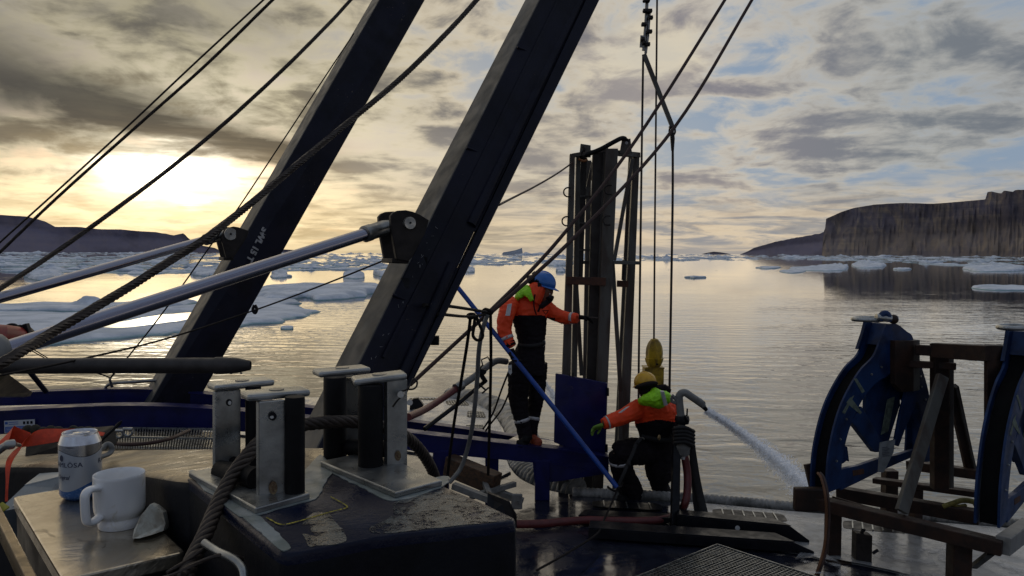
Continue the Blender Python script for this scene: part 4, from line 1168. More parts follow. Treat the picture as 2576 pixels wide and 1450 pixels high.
rope([(1281, 932, -8.1), (1262, 980, -8.2), (1240, 1040, -8.5), (1215, 1080, -8.6)], 0.010, 'thin black cord from the white tag to the deck, the left one', matname='thinrope', name='cord', cat='cord')
rope([(1284, 980, -8.2), (1262, 1030, -8.4), (1230, 1072, -8.6), (1222, 1085, -8.7)], 0.010, 'thin black cord down to the deck close to the standing worker', matname='thinrope', name='cord', cat='cord')
# tag
t = thing('tag', P(1284, 935, 8.0), 'small white plastic tag hanging at the standing worker\'s hand', 'tag')
mb = MB(); mb.prism([P(1278, 920, 8.05), P(1287, 918, 8.05), P(1288, 938, 8.05), P(1284, 944, 8.05), P(1278, 936, 8.05)], (0, 0.006, 0)); mb.build('plate', M['white'], t, smooth=None)
mb = MB(); mb.lathe(P(1283, 929, 8.048), [(0.009, 0), (0.009, -0.003)], 10, axis=(0, 1, 0)); mb.build('eyelet', M['steel'], t)
# ---- hose with clamps on the left of the worker
t = thing('water_lance', P(1040, 1050, 7.0), 'grey bent pipe with a clamp on a dark red hose, left of the standing worker', 'water pipe')
mb = MB(); mb.tube(crom([P(1274, 910, 8.6), P(1252, 908, 8.5), P(1232, 918, 8.4), P(1196, 946, 8.2), P(1150, 977, 8.0)], 6), px(8.6, 8.3), 12); mb.build('pipe', M['pipegrey'], t, smooth=60)
mb = MB(); mb.tube([P(1162, 968, 8.03), P(1147, 978, 7.97)], 0.052, 12); mb.build('coupling', M['steel'], t, smooth=50); mb = MB(); mb.tube([P(1214, 932, 8.27), P(1206, 938, 8.22)], 0.05, 12); mb.build('coupling', M['steel'], t, smooth=50)
mb = MB(); mb.tube(crom([P(1150, 977, 8.0), P(1110, 1005, 7.7), P(1070, 1030, 7.3), P(1026, 1050, 6.6)], 6), 0.033, 12); mb.build('red_hose', M['hosered'], t, smooth=60)
mb = MB(); mb.tube([P(1222, 958, 8.3), P(1150, 1018, 7.9), P(1068, 1080, 7.5)], 0.022, 10); mb.build('strut', M['black'], t, smooth=60)
mb = MB(); mb.bar(P(1207, 938, 8.2), P(1222, 962, 8.25), 0.04, 0.04); mb.bar(P(1200, 932, 8.2), P(1222, 936, 8.2), 0.05, 0.05); mb.build('clamp', M['black'], t, bevel=0.005)
mb = MB(); mb.tube([P(1198, 952, 8.15), P(1206, 968, 8.15), P(1222, 982, 8.15)], 0.010, 7); mb.tube([P(1213, 990, 8.15), P(1230, 975, 8.15)], 0.009, 7)
mb.tube([P(1215, 922, 8.2), P(1211, 906, 8.2), P(1227, 898, 8.2), P(1234, 912, 8.2)], 0.008, 7); mb.tube(crom([P(1198, 928, 8.15), P(1205, 932, 8.15), P(1212, 920, 8.15)], 3), 0.008, 6); mb.build('clamp_handle', M['darksteel'], t, smooth=60)

# ---- lifting gear over the sea at the right
rope([(1618, 138, -10.2), (1614, 400, -10.2), (1610, 700, -10.2), (1607, 900, -10.2), (1606, 1060, -10.2)], 0.0145, 'plumb wire hanging at the right edge of the frame tower, leftmost of three')
rope([(1653, -10, -10.2), (1650, 300, -10.2), (1647, 600, -10.2), (1645, 853, -10.2)], 0.0125, 'plumb wire holding the yellow float, middle of three')
rope([(1692, 326, -10.2), (1692, 500, -10.2), (1688, 750, -10.2), (1684, 985, -10.2)], 0.016, 'plumb wire under the slanting bar, rightmost of three')
t = thing('spreader_bar', P(1692, 330, 10.2), 'slanting grey steel link bar with a shackle hung in the rigging', 'steel bar')
mb = MB(); mb.bar(P(1620, 137, 10.2), P(1691, 318, 10.2), 0.055, 0.03, up=(0, 1, 0)); mb.build('bar', M['towergrey'], t, smooth=None)
mb = MB(); mb.tube([P(1683, 322, 10.15), P(1701, 319, 10.15)], 0.02, 8); mb.tube(crom([P(1685, 322, 10.2), P(1684, 334, 10.2), P(1691, 342, 10.2), P(1698, 334, 10.2), P(1697, 321, 10.2)], 4), 0.013, 7); mb.build('shackle', M['darksteel'], t, smooth=50)
mb = MB(); mb.tube([P(1691, 335, 10.2), P(1692, 350, 10.2), P(1692, 380, 10.2)], [0.028, 0.03, 0.018], 9); mb.build('thimble', M['darksteel'], t, smooth=50)
t = thing('rigging_clamps', P(1624, 130, 10.2), 'bundle of bolted wire clamps and turnbuckles at the top of the picture', 'wire clamps')
mb = MB(); mb.tube([P(1629, -30, 10.2), P(1625, 60, 10.2), P(1619, 128, 10.2)], 0.022, 8); mb.tube([P(1634, 30, 10.2), P(1630, 90, 10.2), P(1624, 135, 10.2)], 0.018, 8); mb.build('wire_bundle', M['steel'], t, smooth=50)
for x, y, w in ((1626, 2, 16), (1623, 28, 11), (1634, 28, 12), (1637, 45, 10), (1620, 62, 12), (1634, 80, 12), (1617, 99, 9), (1631, 112, 8), (1620, 108, 8)):
    mb = MB(); mb.box(P(x, y, 10.15), (px(w, 10.2) / 2, 0, 0), (0, 0.03, 0), (0, 0, 0.022)); mb.tube([P(x - w * .6, y + 2, 10.12), P(x + w * .6, y - 1, 10.12)], 0.012, 7)
    mb.build('wire_clamp', M['darksteel'], t, bevel=0.004)
mb = MB(); mb.bar(P(1616, 90, 10.18), P(1614, 120, 10.18), 0.05, 0.02, up=(0, 1, 0)); mb.build('end_tail', M['steel'], t)
# yellow float and its box
t = thing('yellow_float', P(1644, 925, 10.3), 'scuffed yellow egg-shaped weight hanging over the water above the yellow helmet', 'float')
c = P(1645.5, 924, 10.3); k = 10.3 / F
mb = MB(); mb.lathe(c, [(10 * k, -3 * k), (13 * k, 0), (17 * k, 3 * k), (22 * k, 14 * k), (24 * k, 23 * k), (21.5 * k, 24 * k), (22 * k, 36 * k), (20.5 * k, 50 * k), (16 * k, 62 * k), (9 * k, 71 * k), (4 * k, 73 * k)], 8); mb.build('body', M['buoy'], t, smooth=25)
mb = MB(); mb.lathe(P(1653, 917, 10.1), [(0.014, 0), (0.014, 0.01)], 10, axis=(0, 1, 0)); mb.build('bolt', M['black'], t)
t = thing('yellow_box', P(1643, 985, 10.3), 'yellow box-shaped weight directly under the egg-shaped float', 'weight')
mb = MB(); mb.box(P(1642.5, 953, 10.35), (px(24, 10.3), 0, 0), (0, 0.11, 0), (0, 0, px(30, 10.3))); mb.build('body', M['buoy'], t, smooth=None, bevel=0.008)
mb = MB(); mb.box(P(1642.5, 923.5, 10.35), (px(25, 10.3), 0, 0), (0, 0.12, 0), (0, 0, px(1.5, 10.3))); mb.build('lid', M['buoy'], t, smooth=None)

# ================================================================ nozzle, hoses and strap on the right
t = thing('water_nozzle', D_(1705, 1320), 'grey swan-neck pipe spraying sea water over the side, strapped to a black post', 'water nozzle')
d0 = 7.75
mb = MB(); mb.bar(P(1702, 1078, d0 + .08), D_(1697, 1322), px(19, d0), 0.09, up=(0, 1, 0)); mb.build('post', M['black'], t, smooth=None, bevel=0.006)
pp = crom([P(1715, 1118, d0), P(1714, 1060, d0), P(1709, 1010, d0), P(1710, 994, d0), P(1722, 988, d0), P(1736, 996, d0), P(1762, 1014, d0 + .05), P(1766, 1017, d0 + .05)], 6)
mb = MB(); mb.tube(pp, px(9.6, d0), 14); mb.build('pipe', M['pipegrey'], t, smooth=60)
mb = MB(); a, b = P(1763, 1014.5, d0 + .05), P(1778, 1034, d0 + .06); a2 = P(1757, 1009, d0 + .05); e_ = P(1775, 1030, d0 + .06)
mb.tube([a2, P(1764, 1015, d0 + .05), e_], [px(9.5, d0), px(9, d0), px(5, d0)], 12); mb.build('tip', M['pipegrey'], t, smooth=60)
mb = MB(); mb.tube([P(1769, 1022, d0 + .05), P(1777, 1032, d0 + .06)], [px(6, d0), px(5, d0)], 12); mb.build('tip_ring', M['rubber'], t, smooth=60)
mb = MB(); mb.tube([P(1690, 1000, d0), P(1690, 1010, d0), P(1710, 1018, d0)], 0.018, 8); mb.tube([P(1690, 995, d0), P(1704, 1008, d0)], 0.018, 8); mb.build('handle', M['pipegrey'], t, smooth=50)
mb = MB(); mb.lathe(P(1716, 1056, d0), [(px(17, d0), -0.04), (px(19, d0), 0), (px(17, d0), 0.04)], 14); mb.tube([P(1728, 1048, d0 - .05), P(1729, 1028, d0 - .05)], 0.009, 7); mb.tube([P(1722, 1046, d0 - .08), P(1732, 1062, d0 - .08)], 0.012, 7); mb.build('pipe_clamp', M['black'], t, bevel=0.004)
mb = MB(); mb.lathe(P(1718, 1128, d0), [(px(14, d0), -0.07), (px(17, d0), -0.05), (px(17, d0), -0.02), (px(19, d0), 0.0), (px(19, d0), 0.03), (px(15, d0), 0.05)], 18, axis=(-0.05, 0, 1)); mb.build('coupling', M['pipegrey'], t, smooth=40)
mb = MB(); mb.lathe(P(1721, 1142, d0), [(px(10, d0), -0.05), (px(10.5, d0), 0.03)], 16); mb.build('hose_tail', M['white'], t, smooth=40)
mb = MB()
for k in range(5):
    yy = 1078 + k * 9
    mb.tube(crom([P(1700, yy, d0 - .1), P(1722, yy - 2, d0 - .13), P(1742, yy + 8, d0 - .03), P(1736, yy + 4, d0 + .12), P(1708, yy, d0 + .12)], 4, close=True), (0.02, 0.028), 8, close=True)
mb.build('webbing_wrap', M['webbing'], t, smooth=60)
mb = MB(); 
mb.tube(crom([P(1738, 1110, d0 + .06), P(1750, 1190, d0 + .04), P(1762, 1250, d0), P(1776, 1305, d0 - .1)], 6), (0.010, 0.036), 8); mb.tube(crom([P(1738, 1112, d0 + .1), P(1746, 1200, d0 + .08), P(1750, 1260, d0 + .04), P(1757, 1303, d0)], 6), (0.010, 0.030), 8)
mb.build('loose_strap', M['webbing'], t, smooth=60)
hz_ = DECK + 0.03
t = thing('red_hose', D_(1600, 1320), 'dusky red hose looping down from the nozzle and across the wet deck to the left', 'hose')
hp = crom([P(1722, 1146, d0), P(1729, 1190, d0 - .02), P(1729, 1235, d0 - .1), P(1722, 1270, d0 - .15), P(1706, 1292, 7.75), Q(1675, 1306, hz_), Q(1620, 1311, hz_), Q(1550, 1311, hz_), Q(1480, 1309, hz_), Q(1420, 1313, hz_), Q(1360, 1318, hz_), Q(1300, 1319, hz_), Q(1220, 1319, hz_)], 6)
mb = MB(); mb.tube(hp, px(10.2, 7.6), 14); mb.build('hose', M['hosered'], t, smooth=60)

# water jet: spray of drops along a falling arc
def water_drop_material():
    m = bpy.data.materials.new('spray'); m.use_nodes = True
    b = m.node_tree.nodes['Principled BSDF']; b.inputs['Base Color'].default_value = (0.97, 0.98, 1.0, 1); b.inputs['Roughness'].default_value = 0.35
    b.inputs['Alpha'].default_value = 0.5
    return m
M['spray'] = water_drop_material()
def jet(pts, n, name, label, seed, size=1.0):
    rr = random.Random(seed); mb = MB()
    c = crom([P(x, y, d) for x, y, w, d in pts], 10); ws = crom([Vector((w * d / F, 0, 0)) for x, y, w, d in pts], 10)
    m = len(c) - 1
    for _ in range(n):
        u = rr.random() ** 0.8 * m; i = min(int(u), m - 1); f = u - i
        p = c[i].lerp(c[i + 1], f); w = ws[i].x + (ws[i + 1].x - ws[i].x) * f
        t = (c[i + 1] - c[i]).normalized()
        a, q = rr.uniform(0, 6.283), abs(rr.gauss(0, 0.27)) 
        clump = mnoise.noise(Vector((u * .9, a * 0.8, seed))) * 0.12
        q = min(q + clump * .5, 0.75)
        o = Vector((math.cos(a), 0, math.sin(a))) * max(0, q) * w
        s = rr.uniform(0.003, 0.010) * size * (1 + 0.6 * u / m); l = s * rr.uniform(2, 5) * (1.6 - u / m)
        p = p + o + Vector((0, rr.uniform(-.5, .5) * w, 0))
        e1_ = Vector((0, 0, 1)).cross(t).normalized() * s; e2_ = t.cross(e1_).normalized() * s
        nn_ = Vector((rr.gauss(0, .35), -0.5 + rr.gauss(0, .3), 0.8)).normalized()
        tt_ = (t - nn_ * t.dot(nn_)).normalized(); ss_ = nn_.cross(tt_) * s * 1.3; tt_ = tt_ * l
        mb.add([p - tt_, p + ss_, p + tt_, p - ss_], [(0, 1, 2, 3)])
    me = mb
    o = bpy.data.objects.new(name, bpy.data.meshes.new(name)); 
    o.data.from_pydata([v for v in mb.v], [], mb.f); o.data.materials.append(M['spray']); COL.objects.link(o)
    return props(o, label, 'water jet', None, 'stuff')
jet([(1777, 1034, 4, 7.82), (1815, 1056, 10, 8.8), (1850, 1080, 17, 9.8), (1900, 1117, 28, 11.3), (1950, 1158, 40, 12.9), (1990, 1194, 54, 14.4), (2030, 1232, 74, 15.9), (2046, 1250, 92, 16.6)], 19000, 'water_jet', 'white jet of water arcing from the nozzle into the sea', 3)
jet([(1365, 956, 7, 8.8), (1385, 985, 14, 10), (1398, 1010, 20, 11), (1450, 1075, 34, 13.5), (1570, 1190, 60, 16.5), (1600, 1215, 70, 17.0)], 2600, 'water_jet', 'faint second jet seen behind the blue door panel', 4, 0.8)
# ================================================================ near steel box with wire guides
ZB = 4.655
B_ = lambda x, y, z=ZB: Q(x, y, z)
def box_paint():
    m = bpy.data.materials.new('wet_navy_box_paint'); m.use_nodes = True
    t = m.node_tree; X.tree = t
    b = t.nodes['Principled BSDF']
    g = t.nodes.new('ShaderNodeNewGeometry')
    n1 = xnoise(g.outputs['Position'], 9.0, 7, 0.65, 0.5)
    n2 = xnoise(g.outputs['Position'], 55.0, 6, 0.65)
    c = xmix(xstep(n1, 0.45, 0.62), (0.003, 0.005, 0.020), (0.007, 0.011, 0.030))
    t.links.new(c, b.inputs['Base Color'])
    t.links.new((0.30 - xstep(n1, 0.40, 0.6) * 0.17 + n2 * 0.12).v, b.inputs['Roughness']); b.inputs['Specular IOR Level'].default_value = 0.22
    bp = t.nodes.new('ShaderNodeBump'); bp.inputs['Distance'].default_value = 0.0016
    t.links.new((n2 + n1 * 1.5).v, bp.inputs['Height']); t.links.new(bp.outputs[0], b.inputs['Normal'])
    return m
M['boxpaint'] = box_paint()
M['boxside'] = mat('dull_navy_box_side', (0.005, 0.006, 0.010), 0.6, spec=0.25, var=0.5, vscale=12, bump=0.0012, bscale=45)
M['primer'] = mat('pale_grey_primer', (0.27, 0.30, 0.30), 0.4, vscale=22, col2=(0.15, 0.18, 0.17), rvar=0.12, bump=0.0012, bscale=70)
M['chalk'] = mat('yellow_chalk', (0.50, 0.42, 0.06), 0.9, var=0.5, vscale=120)
box = thing('winch_box', B_(900, 1260, 4.3), 'big wet navy steel box in the foreground with brushed grey primer round the wire guides', 'steel box')
top = [(470, 1203), (520, 1243), (600, 1308), (660, 1356), (700, 1386), (722, 1393), (760, 1388), (836, 1374), (943, 1352), (1100, 1334), (1255, 1317), (1292, 1311), (1296, 1304), (1230, 1272), (1127, 1228), (1030, 1176), (920, 1130), (800, 1130), (640, 1150)]
tv = [B_(x, y) for x, y in top]
cc = sum(tv, Vector()) / len(tv)
mb = MB(); n = len(tv)
rings = [(0.985, 0.0), (0.995, -0.002), (1.0, -0.006), (1.004, -0.014), (1.006, -0.03), (1.01, -0.2), (1.01, -1.6)]
vs = [cc + (p - cc) * f + Vector((0, 0, z)) for f, z in rings for p in tv]
fs = [tuple(range(n))] + [(i * n + j, i * n + (j + 1) % n, (i + 1) * n + (j + 1) % n, (i + 1) * n + j) for i in range(len(rings) - 1) for j in range(n)] + [tuple((len(rings) - 1) * n + j for j in reversed(range(n)))]
mi = [0] + [0 if i < 3 else 1 for i in range(len(rings) - 1) for j in range(n)] + [1]
for f_, m_ in zip(fs, mi): pass
k0 = len(mb.v); mb.v += vs; mb.f += fs; mb.m += mi
mb.build('shell', [M['boxpaint'], M['boxside']], box, smooth=60)
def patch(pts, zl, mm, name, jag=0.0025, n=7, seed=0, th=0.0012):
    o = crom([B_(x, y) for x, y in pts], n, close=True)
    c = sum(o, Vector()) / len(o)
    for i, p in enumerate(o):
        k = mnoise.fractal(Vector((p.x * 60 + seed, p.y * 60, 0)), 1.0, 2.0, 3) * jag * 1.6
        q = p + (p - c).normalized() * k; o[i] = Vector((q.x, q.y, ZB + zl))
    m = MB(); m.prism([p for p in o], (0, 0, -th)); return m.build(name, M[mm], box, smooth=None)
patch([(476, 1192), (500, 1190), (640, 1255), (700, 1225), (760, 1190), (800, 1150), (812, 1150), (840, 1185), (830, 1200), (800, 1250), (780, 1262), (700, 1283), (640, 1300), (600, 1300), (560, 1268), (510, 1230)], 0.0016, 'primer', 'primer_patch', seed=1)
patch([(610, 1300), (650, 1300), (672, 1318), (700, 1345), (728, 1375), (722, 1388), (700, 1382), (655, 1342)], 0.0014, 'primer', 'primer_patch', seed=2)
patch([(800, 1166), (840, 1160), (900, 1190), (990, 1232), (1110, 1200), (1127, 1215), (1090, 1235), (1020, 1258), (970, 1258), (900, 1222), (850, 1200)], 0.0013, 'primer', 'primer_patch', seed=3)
M['worn'] = bpy.data.materials.new('pale_mottle_over_navy'); M['worn'].use_nodes = True  # pale mottled film over the navy, broken up by noise
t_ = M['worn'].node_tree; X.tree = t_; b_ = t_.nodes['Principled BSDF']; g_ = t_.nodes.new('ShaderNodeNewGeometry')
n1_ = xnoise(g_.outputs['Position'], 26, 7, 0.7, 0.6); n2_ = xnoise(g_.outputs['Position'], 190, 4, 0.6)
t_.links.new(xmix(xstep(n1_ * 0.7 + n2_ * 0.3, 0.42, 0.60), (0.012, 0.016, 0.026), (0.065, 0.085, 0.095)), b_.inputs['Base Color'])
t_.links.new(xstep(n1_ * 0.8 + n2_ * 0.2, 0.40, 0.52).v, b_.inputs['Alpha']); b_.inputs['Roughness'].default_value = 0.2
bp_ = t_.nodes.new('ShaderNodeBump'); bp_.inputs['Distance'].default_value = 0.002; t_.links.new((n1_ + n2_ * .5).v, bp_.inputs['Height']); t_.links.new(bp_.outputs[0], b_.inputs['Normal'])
patch([(1000, 1262), (1100, 1240), (1128, 1234), (1200, 1268), (1286, 1305), (1240, 1315), (1090, 1331), (960, 1344), (930, 1330), (985, 1300)], 0.0010, 'worn', 'mottled_patch', seed=6)
patch([(775, 1300), (820, 1292), (850, 1320), (870, 1362), (800, 1376), (775, 1372), (762, 1335)], 0.0009, 'worn', 'mottled_patch', seed=7)
mb = MB()
for seg in ([(670, 1302), (685, 1310), (700, 1318), (720, 1319), (760, 1309), (800, 1297), (835, 1287), (868, 1279), (873, 1274), (862, 1266), (845, 1257), (832, 1250)],):
    c = crom([B_(x, y, ZB + 0.002) for x, y in seg], 6)
    rr = random.Random(4)
    for a_, b_ in zip(c, c[1:]):
        if rr.random() < 0.9: mb.bar(a_, b_ + (b_ - a_) * .2, rr.uniform(0.0010, 0.0026), 0.0006)
mb.build('chalk_line', M['chalk'], box, smooth=None)

def rr_poly(q, r, n=5):
    out = []
    for i in range(4):
        p0, p1, p2 = q[i - 1], q[i], q[(i + 1) % 4]
        a = p1 + (p0 - p1).normalized() * r; b = p1 + (p2 - p1).normalized() * r
        for k in range(n + 1):
            t_ = k / n; out.append((a * (1 - t_) + p1 * t_) * (1 - t_) + (p1 * (1 - t_) + b * t_) * t_)
    return out
def guide(base, plates, label, zbase=ZB):
    t = thing('wire_guide', B_(*base[0]), label, 'wire guide', 'roller wire guides on the navy box')
    m = MB(); m.prism([B_(x, y, zbase + 0.010) for x, y in base], (0, 0, -0.009)); m.build('base_plate', M['steelpale'], t, smooth=None, bevel=0.002)
    return t
def vplate(t, x0, x1, yt0, yt1, yb0, yb1, d0, d1, th=0.008, mm='steelpale', name='upright_plate', dirv=(0.5, 0.86, 0)):
    q = [P(x0, yt0, d0), P(x1, yt1, d1), P(x1, yb1, d1), P(x0, yb0, d0)]
    m = MB(); m.prism(q, Vector((-0.5, 0.4, 0)).normalized() * th); return m.build(name, M[mm], t, smooth=None, bevel=0.0012)
def cap(t, x0, y0, x1, y1, d0, d1, th, deep, mm='steelpale', hole=None):
    th *= 1.3; deep *= 1.35; y0 += 3; y1 += 3
    """rounded flat cap: near-left to near-right edge with extent away from the eye"""
    a, b = P(x0, y0, d0), P(x1, y1, d1); zt = (a.z + b.z) / 2; u = (b - a); u.z = 0; L = u.length; u.normalize(); v = Vector((-u.y, u.x, 0))
    m = MB(); r = deep / 2; pts = rr_poly([a, b, b + v * deep, a + v * deep], .006, 4)
    c0 = a + v * r + u * r * .5; c1 = b + v * r - u * r * .5
    for p in pts: p.z = a.z + (b.z - a.z) * ((p - a).dot(u) / L)
    m.prism(pts, (0, 0, th)); m.build('cap_plate', M[mm], t, smooth=None, bevel=0.004)
    if hole:
        c = P(*hole); m = MB(); m.lathe(c0.lerp(c1, 0.52) + Vector((0, 0, th - 0.001)), [(r * .52, 0), (r * .52, 0.0022), (r * .3, 0.0026)], 16); m.build('bolt_head', M['steel'], t)
def roller(t, xc, w, yt, yb, d, tilt=0):
    r = px(w, d) / 2; a, b = P(xc, yb, d + r * .4), P(xc + tilt, yt - 4, d + r * .4); r *= 1.08
    m = MB(); ax = (b - a); L = ax.length
    m.lathe(a, [(r * .5, -0.002), (r * .96, 0), (r, 0.003), (r, L - 0.003), (r * .96, L), (r * .5, L + .001)], 28, axis=ax); m.build('roller', M['rubber'], t, smooth=40)
def hole_ring(t, x, y, d, rx, ry, mm='black'):
    c = P(x, y, d - 0.0012); m = MB()
    pts = [c + Vector((math.cos(a) * px(rx, d), -0.0005, math.sin(a) * px(ry, d))) for a in [2 * math.pi * i / 18 for i in range(18)]]
    m.prism(pts, (0, 0.0012, 0)); m.build('hole' if mm == 'black' else 'weld_plug', M[mm], t, smooth=None)
M['holebright'] = M['steel']
# left guide
g = guide([(474, 1187), (643, 1278), (780, 1240), (622, 1160)], None, 'left roller wire guide of steel plates and black rollers')
vplate(g, 541, 606, 986, 980, 1212, 1180, 1.205, 1.235)
cap(g, 541, 984, 693, 968, 1.20, 1.26, 0.008, 0.030, hole=(640, 957, 1.25))
roller(g, 637, 36, 975, 1190, 1.235)
vplate(g, 652, 718, 1012, 1006, 1271, 1252, 1.085, 1.10)
vplate(g, 645, 652, 1005, 1011, 1268, 1272, 1.10, 1.085, th=0.001, mm='darksteel', name='plate_edge')
cap(g, 623, 1009, 783, 995, 1.08, 1.13, 0.008, 0.030, hole=(722, 976, 1.1))
roller(g, 742, 46, 1002, 1246, 1.095)
m = MB(); m.tube([P(556, 1185, 1.20), P(648, 1205, 1.12)], 0.016, 20); m.build('roller', M['rubber'], g, smooth=50)
m = MB(); m.tube([P(560, 1160, 1.24), P(640, 1165, 1.2)], 0.008, 12); m.build('axle', M['rubber'], g, smooth=50)
hole_ring(g, 576, 1013, 1.203, 8, 9); hole_ring(g, 578, 1014, 1.2015, 4, 5, 'white')
hole_ring(g, 686, 1048, 1.088, 10, 11); hole_ring(g, 684, 1050, 1.0865, 5, 3.5, 'white')
M['rustplug'] = mat('rusty_weld', (0.22, 0.17, 0.09), 0.6, vscale=200, col2=(0.08, 0.04, 0.02), var=.5)
hole_ring(g, 687, 1228, 1.090, 11, 17, 'rustplug')
m = MB(); m.lathe(P(646, 1278, 1.083), [(0.010, 0), (0.006, 0.002), (0.002, 0.003)], 12); m.build('rust_stain', M['rustorange'], g)
# right guide
g = guide([(805, 1160), (995, 1239), (1113, 1208), (1028, 1172), (930, 1135)], None, 'right roller wire guide, with a cotter ring in its upright plate')
vplate(g, 862, 903, 952, 950, 1130, 1126, 1.37, 1.38)
cap(g, 803, 949, 934, 936, 1.325, 1.37, 0.008, 0.034, hole=(886, 925, 1.34))
roller(g, 843, 54, 952, 1160, 1.325)
roller(g, 932, 58, 972, 1194, 1.235)
vplate(g, 974, 1025, 958, 954, 1186, 1176, 1.245, 1.255)
vplate(g, 968, 974, 958, 960, 1182, 1187, 1.255, 1.245, th=0.001, mm='darksteel', name='plate_edge')
cap(g, 890, 970, 1025, 953, 1.225, 1.25, 0.008, 0.034, hole=(973, 942, 1.24))
hole_ring(g, 1001, 1147, 1.2485, 8, 13, 'rustplug')
m = MB(); m.tube([P(1014, 990, 1.27), P(1008, 993, 1.225)], 0.0052, 12); m.build('pin', M['steelpale'], g, smooth=50)
m = MB(); m.tube(crom([P(1010, 985, 1.235), P(1022, 981, 1.23), P(1030, 972, 1.235), P(1035, 961, 1.24), P(1042, 954, 1.24), P(1049, 960, 1.24), P(1048, 972, 1.24), P(1040, 979, 1.235), P(1028, 980, 1.235)], 4), 0.0015, 7); m.tube(crom([P(1010, 998, 1.228), P(998, 1010, 1.228), P(988, 1024, 1.228)], 4), 0.0015, 6); m.build('cotter_ring', M['darksteel'], g, smooth=60)
m = MB(); m.tube([P(880, 1125, 1.33), P(985, 1130, 1.27)], 0.014, 18); m.build('roller', M['rubber'], g, smooth=50)

# thick wire rope threaded through both guides
rp = [P(462, 1460, 0.93), P(486, 1405, 0.975), P(516, 1345, 1.02), P(545, 1275, 1.07), P(575, 1215, 1.115), P(612, 1160, 1.15), P(655, 1112, 1.19), P(705, 1082, 1.23), P(765, 1069, 1.26), P(830, 1062, 1.285), P(890, 1062, 1.305), P(950, 1072, 1.33), P(1005, 1090, 1.36), P(1045, 1120, 1.42), P(1078, 1165, 1.5), P(1100, 1215, 1.58), P(1115, 1260, 1.65)]
mb = MB(); strands(mb, crom(rp, 8), 0.0112, ns=6, lay=7.5, per=10, sides=7)
mb.build('heavy_wire_rope', M['rope'], label='heavy laid wire rope threaded through both roller guides and curving down over the box', cat='wire rope', smooth=70)

# ================================================================ worn beam behind the counter
t = thing('steel_ledge', P(250, 1160, 1.55), 'worn brownish steel ledge glowing in the low light behind the can and mug', 'steel ledge')
farp = crom([P(-90, 1149, 1.80), P(100, 1144, 1.70), P(300, 1134, 1.58), P(540, 1131, 1.47), P(700, 1129, 1.43), P(815, 1128, 1.42)], 5)
nearp = crom([P(-90, 1172, 1.70), P(100, 1170, 1.60), P(250, 1180, 1.48), P(365, 1192, 1.34), P(472, 1206, 1.2), P(640, 1205, 1.2)], 5)
mb = MB(); n = len(farp); rows = [[p + Vector((0, .01, -.5)) for p in farp], [p + Vector((0, .004, -.008)) for p in farp], farp]
for k in (0.25, 0.5, 0.75): rows.append([a.lerp(b, k) for a, b in zip(farp, nearp)])
rows += [[p + Vector((0, 0.004, 0)) for p in nearp], [p + Vector((0.0, -0.004, -0.004)) for p in nearp], [p + Vector((0, -.008, -.016)) for p in nearp], [p + Vector((0, -.010, -.5)) for p in nearp]]
vs = [p for r_ in rows for p in r_]
mb.add(vs, [(i * n + j, i * n + j + 1, (i + 1) * n + j + 1, (i + 1) * n + j) for i in range(len(rows) - 1) for j in range(n - 1)])
mb.add(list(rows[0]) + list(rows[-1]), [(j, j + 1, n + j + 1, n + j) for j in range(n - 1)])
def ledge_mat():
    m = mat('worn_brown_ledge', (0.30, 0.24, 0.15), 0.36, 0.55, vscale=14, col2=(0.14, 0.12, 0.09), rvar=0.12, bump=0.0012, bscale=45, streak=(0.7, 2.2, 1))
    return m
M['ledge'] = ledge_mat(); mb.m = [1 if all(abs(0) >= 0 and mb.v[i].z < min(nearp[0].z, 9) + .2 for i in f) and k >= 5 * (n - 1) and k < 9 * (n - 1) and (k // (n - 1)) >= 7 else 0 for k, f in enumerate(mb.f)]  # glow and shade put in as colour: golden top, dark front rows
mb.build('ledge', [M['ledge'], M['boxside']], t, smooth=50)

# ================================================================ stainless counter with things on it
ZC = 4.57
C_ = lambda x, y, z=ZC: Q(x, y, z)
def counter_mat():
    m = bpy.data.materials.new('stained_steel_counter'); m.use_nodes = True
    t = m.node_tree; X.tree = t
    b = t.nodes['Principled BSDF']; b.inputs['Metallic'].default_value = 0.92
    g = t.nodes.new('ShaderNodeNewGeometry')
    n1 = xnoise(g.outputs['Position'], 7, 7, 0.62, 0.8); n2 = xnoise(g.outputs['Position'], 28, 6, 0.65, 0.4); n3 = xnoise(g.outputs['Position'], 16, 5, 0.6, 2.0)
    c = xmix(xstep(n1, 0.38, 0.62), (0.62, 0.56, 0.46), (0.44, 0.38, 0.29))
    c = xmix(xstep(n3, 0.60, 0.68) * 0.65, c, (0.10, 0.075, 0.05))
    t.links.new(c, b.inputs['Base Color'])
    t.links.new((0.12 + n2 * 0.12 + xstep(n1, 0.4, 0.6) * 0.06).v, b.inputs['Roughness'])
    bp = t.nodes.new('ShaderNodeBump'); bp.inputs['Distance'].default_value = 0.0012
    t.links.new((n1 * 2.0 + n2 * 0.25).v, bp.inputs['Height']); t.links.new(bp.outputs[0], b.inputs['Normal'])
    return m
M['counter'] = counter_mat()
ct = thing('counter', C_(250, 1350), 'stained stainless steel counter top holding the can, mug and broken white piece', 'counter')
cL, cR = C_(32, 1250), C_(468, 1388)
ud = Vector((-0.63, 0.777, 0)); vd = Vector((0.777, 0.63, 0))
s_ = (cR - cL).dot(vd); cB = cL + vd * s_; cF = cR - vd * s_
mb = MB(); q = [cL, cB, cR, cF]
mb.prism(rr_poly(q, 0.012), (0, 0, -0.022)); mb.build('top', M['counter'], ct, smooth=None, bevel=0.003)
mb = MB(); mb.prism([p.lerp((cL + cR) / 2, 0.05) - Vector((0, 0, 0.0225)) for p in q], (0, 0, -0.8)); mb.build('cabinet', M['black'], ct, smooth=None)
